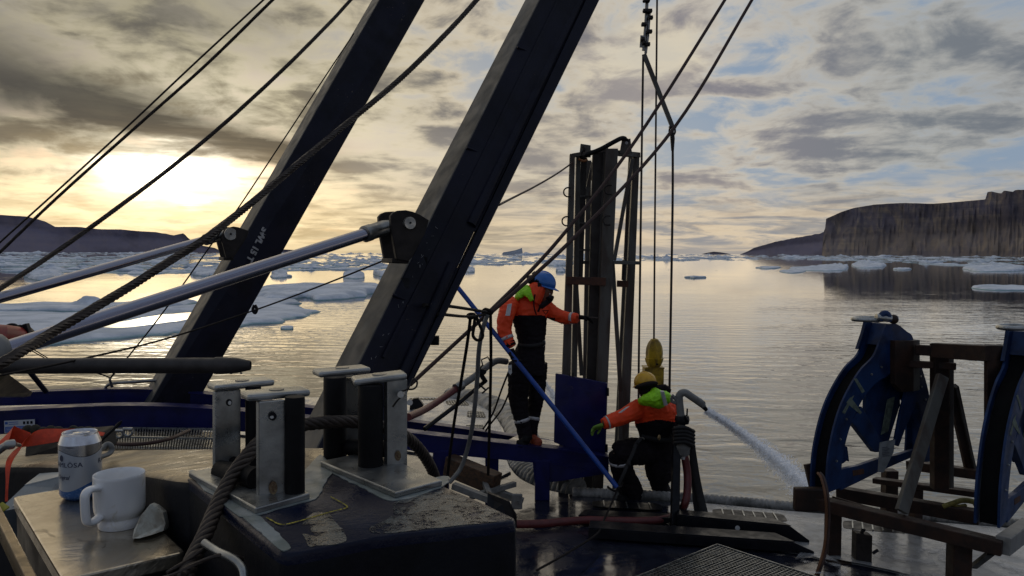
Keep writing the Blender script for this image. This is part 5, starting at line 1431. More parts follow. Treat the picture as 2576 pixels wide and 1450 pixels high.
t = thing('edge_rail', C_(60, 1400), 'narrow worn brass-brown rail beside the left edge of the counter', 'rail')
mb = MB(); o_ = -vd * 0.030; mb.bar(cL + o_ + Vector((0, 0, -.014)) + ud * .01, cF + o_ - ud * .3 + Vector((0, 0, -.014)), 0.013, 0.03)
M['brass'] = mat('worn_brass_rail', (0.26, 0.19, 0.10), 0.35, 0.8, var=.5, vscale=20, rvar=.1); mb.build('rail', M['brass'], t, smooth=None, bevel=0.002)
mb = MB(); mb.bar(cL + o_ * 2 + Vector((0, 0, -.05)) + ud * .01, cF + o_ * 2 - ud * .3 + Vector((0, 0, -.05)), 0.02, 0.03); mb.build('lower_rail', M['darksteel'], t, smooth=None, bevel=0.002)
t = thing('yellow_tape', P(8, 1270, 1.36), 'scrap of yellow tape at the left picture edge by the counter', 'tape')
mb = MB(); mb.prism([P(-14, 1275, 1.34), P(6, 1263, 1.35), P(24, 1275, 1.34), P(2, 1290, 1.33)], (0, 0, -0.002)); M['tape'] = mat('yellow_tape', (0.35, 0.33, 0.02), 0.5); mb.build('tape', M['tape'], t, smooth=None)

# ---- drink can
def can_mat():
    m = bpy.data.materials.new('printed_can'); m.use_nodes = True
    t = m.node_tree; X.tree = t
    b = t.nodes['Principled BSDF']
    c = t.nodes.new('ShaderNodeTexCoord'); s = t.nodes.new('ShaderNodeSeparateXYZ'); t.links.new(c.outputs['Object'], s.inputs[0])
    x, y, z = X(s.outputs[0]), X(s.outputs[1]), X(s.outputs[2])
    ang = X.op('ARCTAN2', x, X(0) - y)          # 0 faces the camera side, grows to the right
    w1 = 0.0830 - X.op('COSINE', (ang - 0.75) * 2.0) * 0.0055       # lower rim of the silver shoulder band
    w2 = 0.0255 + X.op('SINE', (ang - 0.497) * 2.0) * 0.0075    # top of the blue wave
    silver = xstep(z - w1, -0.0002, 0.0002); blue = xstep(w2 - z, -0.0003, 0.0003)
    line = xstep(X.op('ABSOLUTE', z - w1), 0.0007, 0.0004)
    nb = xnoise(c.outputs['Object'], 260, 3, 0.6)
    bluec = xmix(xstep(nb, 0.5, 0.68), (0.05, 0.15, 0.42), (0.16, 0.30, 0.60))
    col = xmix(blue, (0.50, 0.54, 0.60), bluec)
    col = xmix(silver, col, (0.42, 0.43, 0.46))
    col = xmix(line, col, (0.08, 0.09, 0.12))
    t.links.new(col, b.inputs['Base Color'])
    t.links.new((0.25 + silver * 0.7).v, b.inputs['Metallic'])
    b.inputs['Roughness'].default_value = 0.27
    return m
M['can'] = can_mat()
M['aluminium'] = mat('bare_aluminium', (0.62, 0.63, 0.66), 0.26, 0.95)
M['ink'] = mat('dark_blue_ink', (0.02, 0.03, 0.07), 0.4)
cc_ = C_(204, 1250); rc = 0.0338
can = thing('drink_can', cc_, 'white, silver and blue aluminium drink can with an opened lid, standing behind the mug', 'drink can')
mb = MB(); mb.lathe(cc_, [(rc * .72, 0.0), (rc * .76, 0.0005), (rc * .93, 0.006), (rc, 0.011), (rc, 0.097)], 64, cap=(True, False)); mb.build('body', M['can'], can, smooth=60)
mb = MB(); mb.lathe(cc_, [(rc, 0.0971), (rc * .985, 0.0985), (rc * .86, 0.1105), (rc * .82, 0.1125), (rc * .835, 0.1145), (rc * .815, 0.1155), (rc * .78, 0.1145), (rc * .77, 0.1105), (rc * .72, 0.1100), (0.001, 0.1100)], 64, cap=(False, False)); mb.build('lid', M['aluminium'], can, smooth=50)
lz = cc_ + Vector((0, 0, 0.1125))
mb = MB(); 
def oval(c, a, b, ang, n=20, z=0): return [c + Vector((math.cos(q) * a * math.cos(ang) - math.sin(q) * b * math.sin(ang), math.cos(q) * a * math.sin(ang) + math.sin(q) * b * math.cos(ang), z)) for q in [2 * math.pi * i / n for i in range(n)]]
tabc = lz + Vector((0.0035, -0.002, 0.0012))
mb.tube(oval(tabc, 0.0125, 0.0072, 0.55), 0.0012, 7, close=True); mb.tube(oval(tabc + Vector((.004, .0024, 0)), 0.0058, 0.0042, 0.55), 0.0010, 6, close=True); mb.prism(oval(tabc - Vector((.006, .0038, 0)), 0.0052, 0.0052, .55), (0, 0, 0.001))
mb.build('pull_tab', M['aluminium'], can, smooth=50)
mb = MB(); mb.prism(oval(cc_ + Vector((-0.004, 0.0, 0.1101)) + Vector((.014, .005, 0)), 0.010, 0.0075, 0.3), (0, 0, 0.0006)); mb.build('opening', M['black'], can, smooth=None)
def wrap_text(s, size, ang0, z0, name, mm, shear=0.0, spacing=1.0, parent=can, bold=0.0):
    vs, fs = text_mesh(s, size, 0.0, spacing)
    m = MB()
    for o in ([0.0] if not bold else [0.0, bold]):
        out = []
        for v in vs:
            a = ang0 + (v.x + o + shear * v.y) / rc
            rr_ = rc + 0.0003 + o * 0.02
            out.append(cc_ + Vector((math.sin(a) * rr_, -math.cos(a) * rr_, z0 + v.y)))
        m.add(out, fs)
    return m.build(name, M[mm], parent, smooth=None)
va = math.atan2(-cc_.x, cc_.y)        # direction towards the eye
wrap_text('RAMLÖSA', 0.0118, va - 1.60, 0.0605, 'brand_lettering', 'ink', spacing=1.12, bold=0.0005)
wrap_text('RAMLÖSA', 0.0118, va + 0.92, 0.0615, 'brand_lettering', 'ink', spacing=1.12, bold=0.0005)
wrap_text('Original', 0.0105, va - 1.35, 0.0395, 'script_lettering', 'ink', shear=0.35, spacing=0.82)
mb = MB(); a = va - 0.98; ring_c = cc_ + Vector((math.sin(a) * (rc + .0003), -math.cos(a) * (rc + .0003), 0.0755)); tt = Vector((math.cos(a), math.sin(a), 0))
mb.prism([ring_c + tt * math.cos(q) * .0042 + Vector((0, 0, math.sin(q) * .0055)) for q in [2 * math.pi * i / 18 for i in range(18)]], Vector((math.sin(a), -math.cos(a), 0)) * 0.0003); mb.build('emblem', M['ink'], can, smooth=None)
wrap_text('Original', 0.004, va - 0.7, 0.0935, 'script_lettering', 'ink', shear=0.35)

# ---- mug
mc = C_(302, 1322); rm = 0.0375
mug = thing('mug', mc, 'white stacking mug with an angular handle and a stepped foot, in front of the can', 'mug')
mb = MB()
mb.lathe(mc, [(rm * .62, 0.004), (rm * .76, 0.0035), (rm * .79, 0.0), (rm * .83, 0.0005), (rm * .845, 0.004), (rm * .85, 0.0125), (rm * .80, 0.0145), (rm * .81, 0.0160), (rm * .93, 0.021), (rm * .985, 0.028), (rm, 0.036), (rm, 0.078), (rm * 1.005, 0.0815), (rm * .985, 0.0832), (rm * .955, 0.0815), (rm * .93, 0.074), (rm * .92, 0.03), (rm * .80, 0.018), (0.002, 0.016)], 64, cap=(True, True)); mb.build('cup', M['porcelain'], mug, smooth=60)
hd = Vector((-0.42, -0.91, 0)).normalized(); hs = Vector((-hd.y, hd.x, 0))
mb = MB(); hp = [(rm * .95, 0.069), (rm + .012, 0.0705), (rm + .0200, 0.067), (rm + .0225, 0.058), (rm + .0215, 0.030), (rm + .0185, 0.0215), (rm + .010, 0.0195), (rm * .93, 0.0245)]
cpts = crom([mc + hd * r_ + Vector((0, 0, z)) for r_, z in hp], 5)
mb.tube(cpts, (0.0052, 0.0085), 14, ref=(0, 0, 1)); mb.build('handle', M['porcelain'], mug, smooth=70)
mb = MB(); a0 = mc + hd * (rm * .95) + Vector((0, 0, 0.0745)); mb.prism([a0 + hs * .006, a0 - hs * .006, a0 - hs * .0045 + hd * .018 + Vector((0, 0, -.004)), a0 + hs * .0045 + hd * .018 + Vector((0, 0, -.004))], (0, 0, -0.006)); mb.build('thumb_rest', M['porcelain'], mug, smooth=40, bevel=0.0025)

# ---- broken white piece
t = thing('broken_chunk', C_(370, 1350), 'wedge-shaped broken chunk of whitish material leaning at the foot of the mug', 'broken piece')
pp = [(333, 1356, 1.205), (336, 1335, 1.215), (352, 1300, 1.225), (378, 1268, 1.23), (392, 1274, 1.235), (410, 1290, 1.245), (417, 1318, 1.25), (412, 1336, 1.235), (385, 1345, 1.215), (350, 1355, 1.205)]
M['chunk'] = mat('whitish_broken_surface', (0.60, 0.60, 0.52), 0.7, vscale=60, col2=(0.42, 0.38, 0.30), bump=0.0015, bscale=120)
pp = [(x, y, d * .978) for x, y, d in pp]
fr = [P(x, y, d - .012 if k not in (3, 4) else d) for k, (x, y, d) in enumerate(pp)]
bk = [P(x + 10, y - 4, d + .018) for x, y, d in pp]
mb = MB(); mb.hexa(fr, bk); o = mb.build('chunk', M['chunk'], t, smooth=None, bevel=0.0012)
# ---- carton, pen, handle, strap
t = thing('carton', P(150, 1200, 1.5), 'grey and white printed cardboard carton tilted behind the counter, left of the can', 'carton')
a, b, c, e = P(62, 1222, 1.50), P(252, 1176, 1.52), P(254, 1236, 1.47), P(-10, 1290, 1.42)
a2, b2 = P(112, 1182, 1.62), P(262, 1146, 1.64)
M['cartongrey'] = mat('printed_carton_side', (0.20, 0.23, 0.25), 0.55, var=.2, vscale=30); M['cartonwhite'] = mat('white_carton', (0.52, 0.55, 0.53), 0.35, var=.15, vscale=20)
dn = Vector((0, .03, -.06))
mb = MB(); mb.hexa([e, c, b, a], [e + dn, c + dn, b + dn + Vector((0, .1, 0)), a + dn + Vector((0, .1, 0))]); mb.build('front', M['cartongrey'], t, smooth=None)
mb = MB(); up_ = Vector((0, 0, .0015)); mb.prism([a + up_, b + up_, b2, a2], (0, 0, -.003)); mb.build('top_flap', M['cartonwhite'], t, smooth=None)
def cq(u0, v0, u1, v1, mm, k=.0012):
    q = [a.lerp(b, u).lerp(e.lerp(c, u), v) + Vector((0, -k, k * .6)) for u, v in ((u0, v0), (u1, v0), (u1, v1), (u0, v1))]
    m = MB(); m.prism(q, (0, 0.0006, -.0003)); m.build('print', M[mm], t, smooth=None)
cq(.12, .52, .42, .86, 'cartonwhite'); 
for k in range(5): cq(.14, .56 + .055 * k, .14 + .22 + .02 * (k % 3), .58 + .055 * k, 'ink', .0024)
for k in range(4): cq(.46, .30 + .06 * k, .66, .315 + .06 * k, 'ink', .0012)
uu = (c - e).normalized()
text_on('LS', 0.016, a.lerp(b, .70).lerp(e.lerp(c, .70), .72) + Vector((0, -.002, .001)), uu, (a - e), 'print', M['ink'], t, lift=.001, bold=.0006)
mb = MB(); p0 = a.lerp(b, .88).lerp(e.lerp(c, .88), .45) + Vector((0, -.002, 0)); mb.lathe(p0, [(0.008, 0), (0.008, 0.001)], 16, axis=(0.2, -1, .5)); mb.build('hand_hole', M['black'], t)
t = thing('pen', P(247, 1117, 1.5), 'thin black pointed stick poking up behind the can', 'marker')
mb = MB(); mb.tube([P(235, 1130, 1.5), P(250, 1113, 1.5), P(290, 1076, 1.52), P(300, 1066, 1.53), P(307, 1059, 1.53)], [0.0028, 0.0028, 0.0028, 0.0036, 0.0008], 8); mb.build('stick', M['rubber'], t, smooth=50)
t = thing('grab_handle', P(250, 1155, 1.5), 'bent grey metal handle lying on the ledge right of the can', 'handle')
mb = MB(); mb.tube(crom([P(228, 1166, 1.48), P(252, 1151, 1.5), P(272, 1143, 1.52), P(281, 1133, 1.53), P(279, 1122, 1.53), P(270, 1119, 1.53), P(258, 1127, 1.52), P(246, 1134, 1.5)], 4), (0.0045, 0.006), 10); mb.build('bar', M['pipegrey'], t, smooth=60)
t = thing('tool_box', P(150, 1145, 1.7), 'low black box lying on the ledge under the orange strap', 'box')
q = [P(64, 1112, 1.75), P(238, 1097, 1.72), P(245, 1146, 1.68), P(60, 1152, 1.70)]
mb = MB(); mb.prism(q, (0.0, 0.09, 0.004)); mb.build('case', M['rubber'], t, smooth=None, bevel=0.004)
t = thing('ratchet_strap', P(60, 1110, 1.7), 'bright orange webbing strap flung across the black box and hanging down at the left', 'strap')
mb = MB()
def ribbon(mb, pts, wv, th=0.0015):
    pts = crom(pts, 6); n = len(pts); wv = [Vector(w) for w in wv]; ws = crom(wv, 6)
    vs = []
    for i, p in enumerate(pts):
        w = ws[i]; vs += [p - w, p + w, p + w + Vector((0, 0, -th)), p - w + Vector((0, 0, -th))]
    mb.add(vs, [(i * 4 + j, i * 4 + (j + 1) % 4, (i + 1) * 4 + (j + 1) % 4, (i + 1) * 4 + j) for i in range(n - 1) for j in range(4)])
ribbon(mb, [P(262, 1092, 1.72), P(200, 1090, 1.72), P(150, 1095, 1.70), P(95, 1100, 1.69), P(60, 1112, 1.66), P(40, 1135, 1.62), P(22, 1165, 1.58), P(18, 1215, 1.55), P(16, 1260, 1.54)],
       [(0, .004, .002), (0, .012, .006), (0, .016, .010), (0, .012, .014), (.006, .006, .010), (.009, 0, .004), (.006, 0, 0), (.003, 0, 0), (.003, 0, 0)])
ribbon(mb, [P(70, 1105, 1.68), P(40, 1095, 1.67), P(20, 1090, 1.66), P(5, 1115, 1.64), P(-10, 1140, 1.62)], [(.003, .006, .012), (.004, 0, .016), (.012, 0, .014), (.014, 0, .006), (.014, 0, .006)])
mb.build('webbing', M['strap'], t, smooth=60)
mb = MB(); mb.tube(crom([P(-6, 1136, 1.6), P(14, 1122, 1.6), P(34, 1118, 1.6), P(50, 1121, 1.62)], 4), [0.008] * 5 + [0.010] * 4 + [0.004] * 4, 8); mb.build('ratchet_handle', M['steelpale'], t, smooth=50)
t = thing('oily_rag', P(130, 1080, 1.85), 'crumpled dark olive rag in front of the near blue beam, above the black box', 'rag')
mb = MB(); 
M['rag'] = mat('olive_rag', (0.035, 0.034, 0.022), 0.9, var=.5, vscale=40)
for k in range(9):
    mb.ball(P(70 + k * 19, 1092 - abs(k - 5) * 1.0 - 6, 1.86), (0.013, 0.012, 0.011 + .003 * math.sin(k * 2.3)), 10, 7)
o = mb.build('rag', M['rag'], t, smooth=70)
# ---- small rope and shackle at the bottom left
t = thing('shackle', P(560, 1390, 0.95), 'pale galvanised bow shackle bar in the bottom left shadow', 'shackle')
mb = MB(); mb.tube(crom([P(514, 1366, 0.98), P(545, 1386, .96), P(578, 1402, .94), P(600, 1418, .93), P(612, 1440, .92), P(614, 1475, .91)], 5), 0.0050, 12); mb.build('bow', M['steelpale'], t, smooth=60)
rope([(420, 1441, -.93), (440, 1429, -.94), (475, 1408, -.955), (512, 1382, -.975)], 0.0024, 'thin steel wire at the bottom left running up to the shackle, the upper one', laid=True, name='thin_wire', cat='wire rope', lay=7)
rope([(360, 1475, -.9), (400, 1458, -.92), (440, 1445, -.93), (490, 1420, -.94), (540, 1400, -.945), (568, 1396, -.945), (590, 1400, -.94), (612, 1408, -.95)], 0.0026, 'thin steel wire looping over the shackle bar, the lower one', laid=True, name='thin_wire', cat='wire rope', lay=7)

# ================================================================ things far left
t = thing('hatch_side', P(20, 985, 6.5), 'pale worn triangular metal panel at the far left edge above the blue beam', 'metal panel')
M['goldpanel'] = mat('pale_yellow_panel', (0.42, 0.34, 0.2), 0.4, 0.3, var=.4, vscale=8)
mb = MB(); mb.prism([P(-60, 938, 6.2), P(2, 944, 6.3), P(66, 990, 7.1), P(60, 1000, 7.1), P(-60, 1000, 6.3)], (0.02, 0.06, 0)); mb.build('panel', M['goldpanel'], t, smooth=None)
t = thing('blue_rod', P(118, 985, 7.4), 'short blue rod slanting under the boom at the far left', 'rod')
mb = MB(); mb.tube([P(66, 925, 7.3), P(116, 986, 7.5)], 0.024, 10); mb.build('rod', M['navy'], t, smooth=60)
t = thing('red_winch', P(20, 850, 5.0), 'small red and black winch drum peeping over the chrome rod at the far left', 'winch')
M['redpaint'] = mat('red_paint', (0.35, 0.02, 0.015), 0.4, var=.4, vscale=10)
mb = MB(); mb.tube([P(-20, 845, 5.0), P(10, 848, 4.9), P(48, 852, 5.1)], 0.075, 20); mb.build('drum', M['redpaint'], t, smooth=50)
mb = MB(); mb.tube([P(48, 852, 5.1), P(56, 853, 5.14)], 0.09, 20); mb.bar(P(64, 815, 5.1), P(76, 850, 5.1), 0.04, 0.03); mb.bar(P(64, 820, 5.1), P(20, 828, 5.1), 0.02, 0.02); mb.tube(crom([P(10, 832, 5.1), P(20, 820, 5.1), P(36, 818, 5.1), P(50, 828, 5.1)], 3), 0.012, 8); mb.build('bracket', M['black'], t, smooth=40, bevel=.004)
# ================================================================ brown frame with blue cable quadrants on the right
def Z5(x, y): return (1949.7 + .4796 * x, 754.7 + .4796 * y)
cf = thing('cradle_frame', P(2300, 1330, 6.3), 'rusty brown steel cradle frame of beams, posts and braces on the right', 'steel frame')
def cb(x0, y0, d0, x1, y1, d1, w, h, mm='brown', name='beam', par=None, bev=.006):
    a, b = P(*Z5(x0, y0), d0), P(*Z5(x1, y1), d1)
    m = MB(); m.bar(a, b, w, h); return m.build(name, M[mm], par or cf, smooth=None, bevel=bev)
def cp(x0, x1, y0, y1, d, th, mm='brown', name='post', par=None, shift=0, bev=.006):
    """upright: front face between picture columns, thickness going away"""
    q = [P(*Z5(x0 + shift, y0), d), P(*Z5(x1 + shift, y0), d), P(*Z5(x1, y1), d), P(*Z5(x0, y1), d)]
    m = MB(); m.prism(q, Vector((0.52, .85, 0)) * 0 + Vector((0.0, th, 0))); return m.build(name, M[mm], par or cf, smooth=None, bevel=bev)
cb(145, 1045, 6.75, 1195, 1300, 5.75, 0.12, 0.105)
cb(330, 1010, 7.15, 1075, 1140, 6.35, 0.10, 0.11)
cb(520, 945, 7.6, 1075, 1020, 6.95, 0.10, 0.05)
cb(700, 865, 8.0, 1085, 918, 7.4, 0.10, 0.09)
cb(1195, 1290, 5.75, 1330, 1190, 6.4, 0.10, 0.13, mm='pipegrey', name='corner_tube')
cb(1190, 1290, 5.78, 300, 1035, 6.85, 0.02, 0.02, name='rib')
cp(838, 915, 235, 1000, 6.85, .09); cp(916, 940, 240, 990, 6.95, .10, mm='towergrey', name='post_side')
cb(740, 262, 7.0, 850, 268, 6.88, 0.06, 0.09); cb(835, 264, 6.8, 1125, 282, 6.3, 0.08, 0.125)
cb(705, 335, 7.0, 950, 350, 6.8, 0.05, 0.06)
cp(1113, 1200, 240, 1075, 6.3, .05, name='upright_plate')
m = MB(); m.bar(P(*Z5(878, 400), 6.72), P(*Z5(664, 1112), 6.25), 0.095, 0.05, up=(0, 1, 0)); m.build('brace', M['towergrey'], cf, smooth=None, bevel=.005)
m = MB(); m.bar(P(*Z5(930, 460), 7.05), P(*Z5(1022, 880), 7.6), 0.10, 0.05, up=(0, 1, 0)); m.build('brace', M['brown'], cf, smooth=None, bevel=.005)
m = MB(); m.bar(P(*Z5(940, 450), 7.02), P(*Z5(1042, 880), 7.57), 0.022, 0.06, up=(0, 1, 0)); m.build('brace_edge', M['towergrey'], cf, smooth=None)
for x, y in ((875, 262), (940, 282)):
    m = MB(); c = P(*Z5(x, y), 6.78); m.lathe(c, [(0.035, 0), (0.035, -0.03)], 12, axis=(0, 1, 0)); m.build('bolt', M['black'], cf)
def legdown(x0, x1, y0, d, th=.12):
    a, b = P(*Z5(x0, y0), d), P(*Z5(x1, y0), d)
    m = MB(); m.hexa([Vector((p.x, p.y, DECK)) for p in (a, b, b + Vector((0, th, 0)), a + Vector((0, th, 0)))], [a, b, b + Vector((0, th, 0)), a + Vector((0, th, 0))]); return m.build('leg', M['brown'], cf, smooth=None, bevel=.006)
legdown(288, 354, 1075, 6.75); legdown(942, 1040, 1240, 6.02); legdown(585, 650, 900, 7.65); legdown(735, 780, 1000, 7.3)
m = MB(); m.box(P(*Z5(322, 1362), 6.72), (0.09, 0, 0), (0, .1, 0), (0, 0, .008)); m.build('foot_plate', M['brown'], cf)
m = MB(); m.bar(P(*Z5(170, 860), 6.85), P(*Z5(205, 1010), 6.8), .06, .05, up=(0, 1, 0)); m.build('stop', M['brown'], cf, bevel=.005)
m = MB(); m.box(P(*Z5(180, 1045), 6.66), (0.13, .0, 0), (0, .04, 0), (0, 0, .10)); m.build('end_bracket', M['brown'], cf, smooth=None, bevel=.015)
m = MB(); m.bar(P(*Z5(1130, 1330), 5.9), P(*Z5(1040, 1400), 6.2), .05, .03); m.build('strut', M['black'], cf)
t = thing('deck_socket', P(*Z5(470, 1360), 6.6), 'short grey upright steel socket on the wet deck under the brown frame', 'deck socket')
m = MB(); a, b = P(*Z5(428, 1225), 6.65), P(*Z5(512, 1238), 6.6)
m.hexa([Vector((p.x, p.y, DECK)) for p in (a, b, b + Vector((0, .1, 0)), a + Vector((0, .1, 0)))], [a, b, b + Vector((0, .1, 0)), a + Vector((0, .1, 0))]); m.build('plate', M['darksteel'], t, smooth=None, bevel=.005)
m = MB(); m.tube([P(*Z5(512, 1330), 6.6), P(*Z5(540, 1312), 6.6)], .014, 8); m.tube([P(*Z5(455, 1225), 6.65), P(*Z5(460, 1205), 6.65), P(*Z5(470, 1210), 6.65)], .015, 8); m.build('bolt', M['black'], t)
# yellowish lashing rope on the frame
M['yellowrope'] = mat('faded_yellow_rope', (0.20, 0.17, 0.04), 0.8, var=.4, vscale=30)
mb = MB(); mb.tube(crom([P(*Z5(880, 1085), 6.5), P(*Z5(930, 1068), 6.48), P(*Z5(985, 1052), 6.5), P(*Z5(1040, 1060), 6.5), P(*Z5(1060, 1085), 6.5)], 4), .022, 8); mb.tube(crom([P(*Z5(930, 1060), 6.48), P(*Z5(950, 1085), 6.48), P(*Z5(1000, 1080), 6.5)], 4), .018, 8)
mb.build('lashing', M['yellowrope'], label='faded yellow rope lashing on the brown frame', cat='lashing', smooth=60)

def dz(x): return 6.62 + (x - 275) / 550 * .55
BV = Vector((-0.52, .85, 0))
q1 = thing('cable_quadrant', P(*Z5(275, 1010), dz(275)), 'arched blue spoked cable guide wheel, left one, wholly in view on the brown frame', 'cable guide', 'blue cable guides on the brown frame')
O = [(272, 1015), (278, 850), (306, 690), (345, 560), (398, 450), (455, 362), (515, 300), (548, 225), (575, 150), (592, 128)]
I = [(345, 985), (352, 850), (382, 705), (425, 590), (475, 500), (535, 432), (590, 400), (625, 360), (655, 300), (690, 250)]
O2 = [(592, 128), (640, 128), (690, 165), (720, 190), (738, 260), (775, 370), (805, 480), (822, 600), (825, 720), (818, 850)]
I2 = [(690, 250), (692, 280), (695, 330), (690, 480), (705, 560), (745, 535), (765, 580), (775, 660), (775, 740), (768, 850)]
def plate_ring(O, I, off, th, name, mm, n=5, par=q1):
    o = crom([P(*Z5(*p), dz(p[0])) + BV * off for p in O], n); i_ = crom([P(*Z5(*p), dz(p[0])) + BV * off for p in I], n)
    m = MB(); k = len(o); t_ = BV * th
    m.add(o + i_ + [p + t_ for p in o] + [p + t_ for p in i_],
          [(j, j + 1, k + j + 1, k + j) for j in range(k - 1)] + [(2 * k + j, 3 * k + j, 3 * k + j + 1, 2 * k + j + 1) for j in range(k - 1)] +
          [(j, 2 * k + j, 2 * k + j + 1, j + 1) for j in range(k - 1)] + [(k + j, k + j + 1, 3 * k + j + 1, 3 * k + j) for j in range(k - 1)] + [(0, k, 3 * k, 2 * k), (k - 1, 3 * k - 1, 4 * k - 1, 2 * k - 1)])
    return m.build(name, M[mm], par, smooth=40)
W = .155
M['treadblack'] = mat('dull_black_tread', (0.005, 0.005, 0.006), 0.8, spec=0.1, var=.4)
for off in (0, W):
    plate_ring(O, I, off, .018, 'rim_plate', 'sheave'); plate_ring(O2, I2, off, .018, 'rim_plate', 'sheave')
# tread between the plates
inset = lambda A, B, f: [(a[0] + (b[0] - a[0]) * f, a[1] + (b[1] - a[1]) * f) for a, b in zip(A, B)]
plate_ring(inset(O, I, .22), inset(O, I, .45), .02, W - .03, 'tread', 'treadblack'); plate_ring(inset(O2, I2, .3), inset(O2, I2, .5), .02, W - .03, 'tread', 'sheave')
def qpoly(pts, off, th, name, mm='sheave'):
    m = MB(); m.prism([P(*Z5(*p), dz(p[0])) + BV * off for p in pts], BV * th); return m.build(name, M[mm], q1, smooth=None, bevel=.003)
qpoly([(455, 560), (562, 742), (550, 800), (525, 800), (402, 640)], .0, .05, 'spoke')
qpoly([(535, 420), (630, 370), (712, 440), (712, 560), (668, 700), (650, 762), (582, 757), (532, 660)], .10, .04, 'spoke')
qpoly([(345, 890), (440, 870), (540, 835), (640, 815), (735, 785), (735, 820), (640, 860), (540, 905), (430, 960), (345, 1000)], .0, .04, 'spoke')
qpoly([(345, 880), (440, 850), (460, 840), (460, 865), (440, 880), (345, 905)], W, .02, 'spoke')
qpoly([(690, 480), (745, 535), (690, 660), (650, 770), (630, 760), (660, 600)], .0, .03, 'spoke')
qpoly([(440, 780), (460, 790), (470, 870), (445, 850)], .15, .03, 'stop')
qpoly([(562, 120), (625, 130), (587, 250), (517, 270), (547, 180)], W, .03, 'head_plate')
qpoly([(592, 128), (640, 128), (690, 165), (718, 190), (728, 215), (600, 215), (560, 240)], .0, W, 'head_plate')
qpoly([(603, 212), (700, 212), (700, 475), (640, 480), (603, 440)], -.05, .05, 'face_plate', 'brown'); qpoly([(701, 212), (738, 208), (738, 470), (701, 478)], -.04, .1, 'face_plate', 'towergrey')
for x, y in ((555, 352), (504, 390), (372, 625), (340, 730), (320, 845), (765, 455), (787, 522), (760, 400)):
    c = P(*Z5(x, y), dz(x)); m = MB(); m.lathe(c - BV * .012, [(.009, 0), (.009, .012)], 8, axis=BV); m.build('bolt', M['steelpale'], q1)
M['paletape'] = mat('pale_grey_green_tape', (0.16, 0.20, 0.16), 0.6, var=.5, vscale=20)
for pts in ([(412, 415), (428, 412), (470, 480), (455, 490)], [(372, 540), (395, 510), (455, 590), (445, 600)], [(400, 510), (415, 500), (365, 600), (350, 590)]):
    qpoly(pts, -.003, .002, 'tape', 'paletape')
qpoly([(640, 530), (680, 515), (645, 700), (605, 720)], .09, .006, 'tape', 'paletape'); qpoly([(405, 895), (465, 885), (468, 912), (408, 925)], -.003, .002, 'tape', 'rust')
c_ = (lambda x, y: P(*Z5(x, y), 6.9))
m = MB(); m.tube(oval(c_(560, 106) + BV * .12, .155, .10, .3), .020, 9, close=True); m.tube([c_(530, 92), c_(640, 102)], .032, 10); m.build('shackle', M['steelpale'], q1, smooth=60)
m = MB(); m.tube(crom([c_(548, 108), c_(565, 76), c_(588, 76), c_(600, 112)], 4), .03, 9); m.build('shackle_lug', M['sheave'], q1, smooth=60)
m = MB(); m.ball(c_(622, 102), .042, 12, 8); m.build('shackle_nut', M['brown'], q1, smooth=60)
# paper pouch
t = thing('document_pouch', P(*Z5(590, 830), 6.95), 'clear pouch with a white printed paper taped to the blue cable guide', 'paper pouch')
qq = [P(*Z5(x, y), 6.72) for x, y in ((550, 750), (630, 733), (622, 800), (570, 905), (541, 905))]
M['pouch'] = mat('dull_white_paper', (0.22, 0.24, 0.25), 0.5, var=.3, vscale=12)
m = MB(); m.prism(qq, (0, .01, 0)); m.build('paper', M['pouch'], t, smooth=None)
for k in range(6):
    m = MB(); m.bar(P(*Z5(562, 775 + k * 9), 6.715), P(*Z5(590 + (k % 2) * 12, 772 + k * 9), 6.715), .002, .006, up=(0, 1, 0)); m.build('print', M['ink'], t, smooth=None)
# second quadrant: a copy with its parts, nearer and turned
def copy_tree(o, parent=None):
    c = o.copy(); COL.objects.link(c)
    if parent: c.parent = parent
    for ch in list(o.children): copy_tree(ch, c)
    return c
q2 = copy_tree(q1)
q2['label'] = 'second blue cable guide wheel half, cut off by the right picture edge'
base = q1.location.copy(); tgt = P(2516, 1331, 5.78); q2.location = Vector((tgt.x, tgt.y, base.z)); q2.rotation_euler = (0, 0, R(15))

# copper coloured hose
t = thing('copper_hose', D_(2052, 1460), 'orange-brown double hose hanging from the cradle frame down to the deck', 'hose')
for k, (dx_, mm) in enumerate(((-3.2, 'coppera'), (3.2, 'copperb'))):
    M[mm] = mat(mm + '_hose', (0.16, 0.07, 0.03) if k == 0 else (0.06, 0.035, 0.03), 0.45, var=.3, vscale=12)
    mb = MB(); mb.tube(crom([P(2060 + dx_, 1190, 6.5), P(2070 + dx_, 1205, 6.45), P(2080 + dx_, 1250, 6.4), P(2082 + dx_, 1310, 6.4), P(2076 + dx_, 1380, 6.4), P(2058 + dx_, 1440, 6.4), P(2040 + dx_, 1480, 6.4)], 5), px(3.6, 6.4), 9)
    mb.build('tube', M[mm], t, smooth=60)

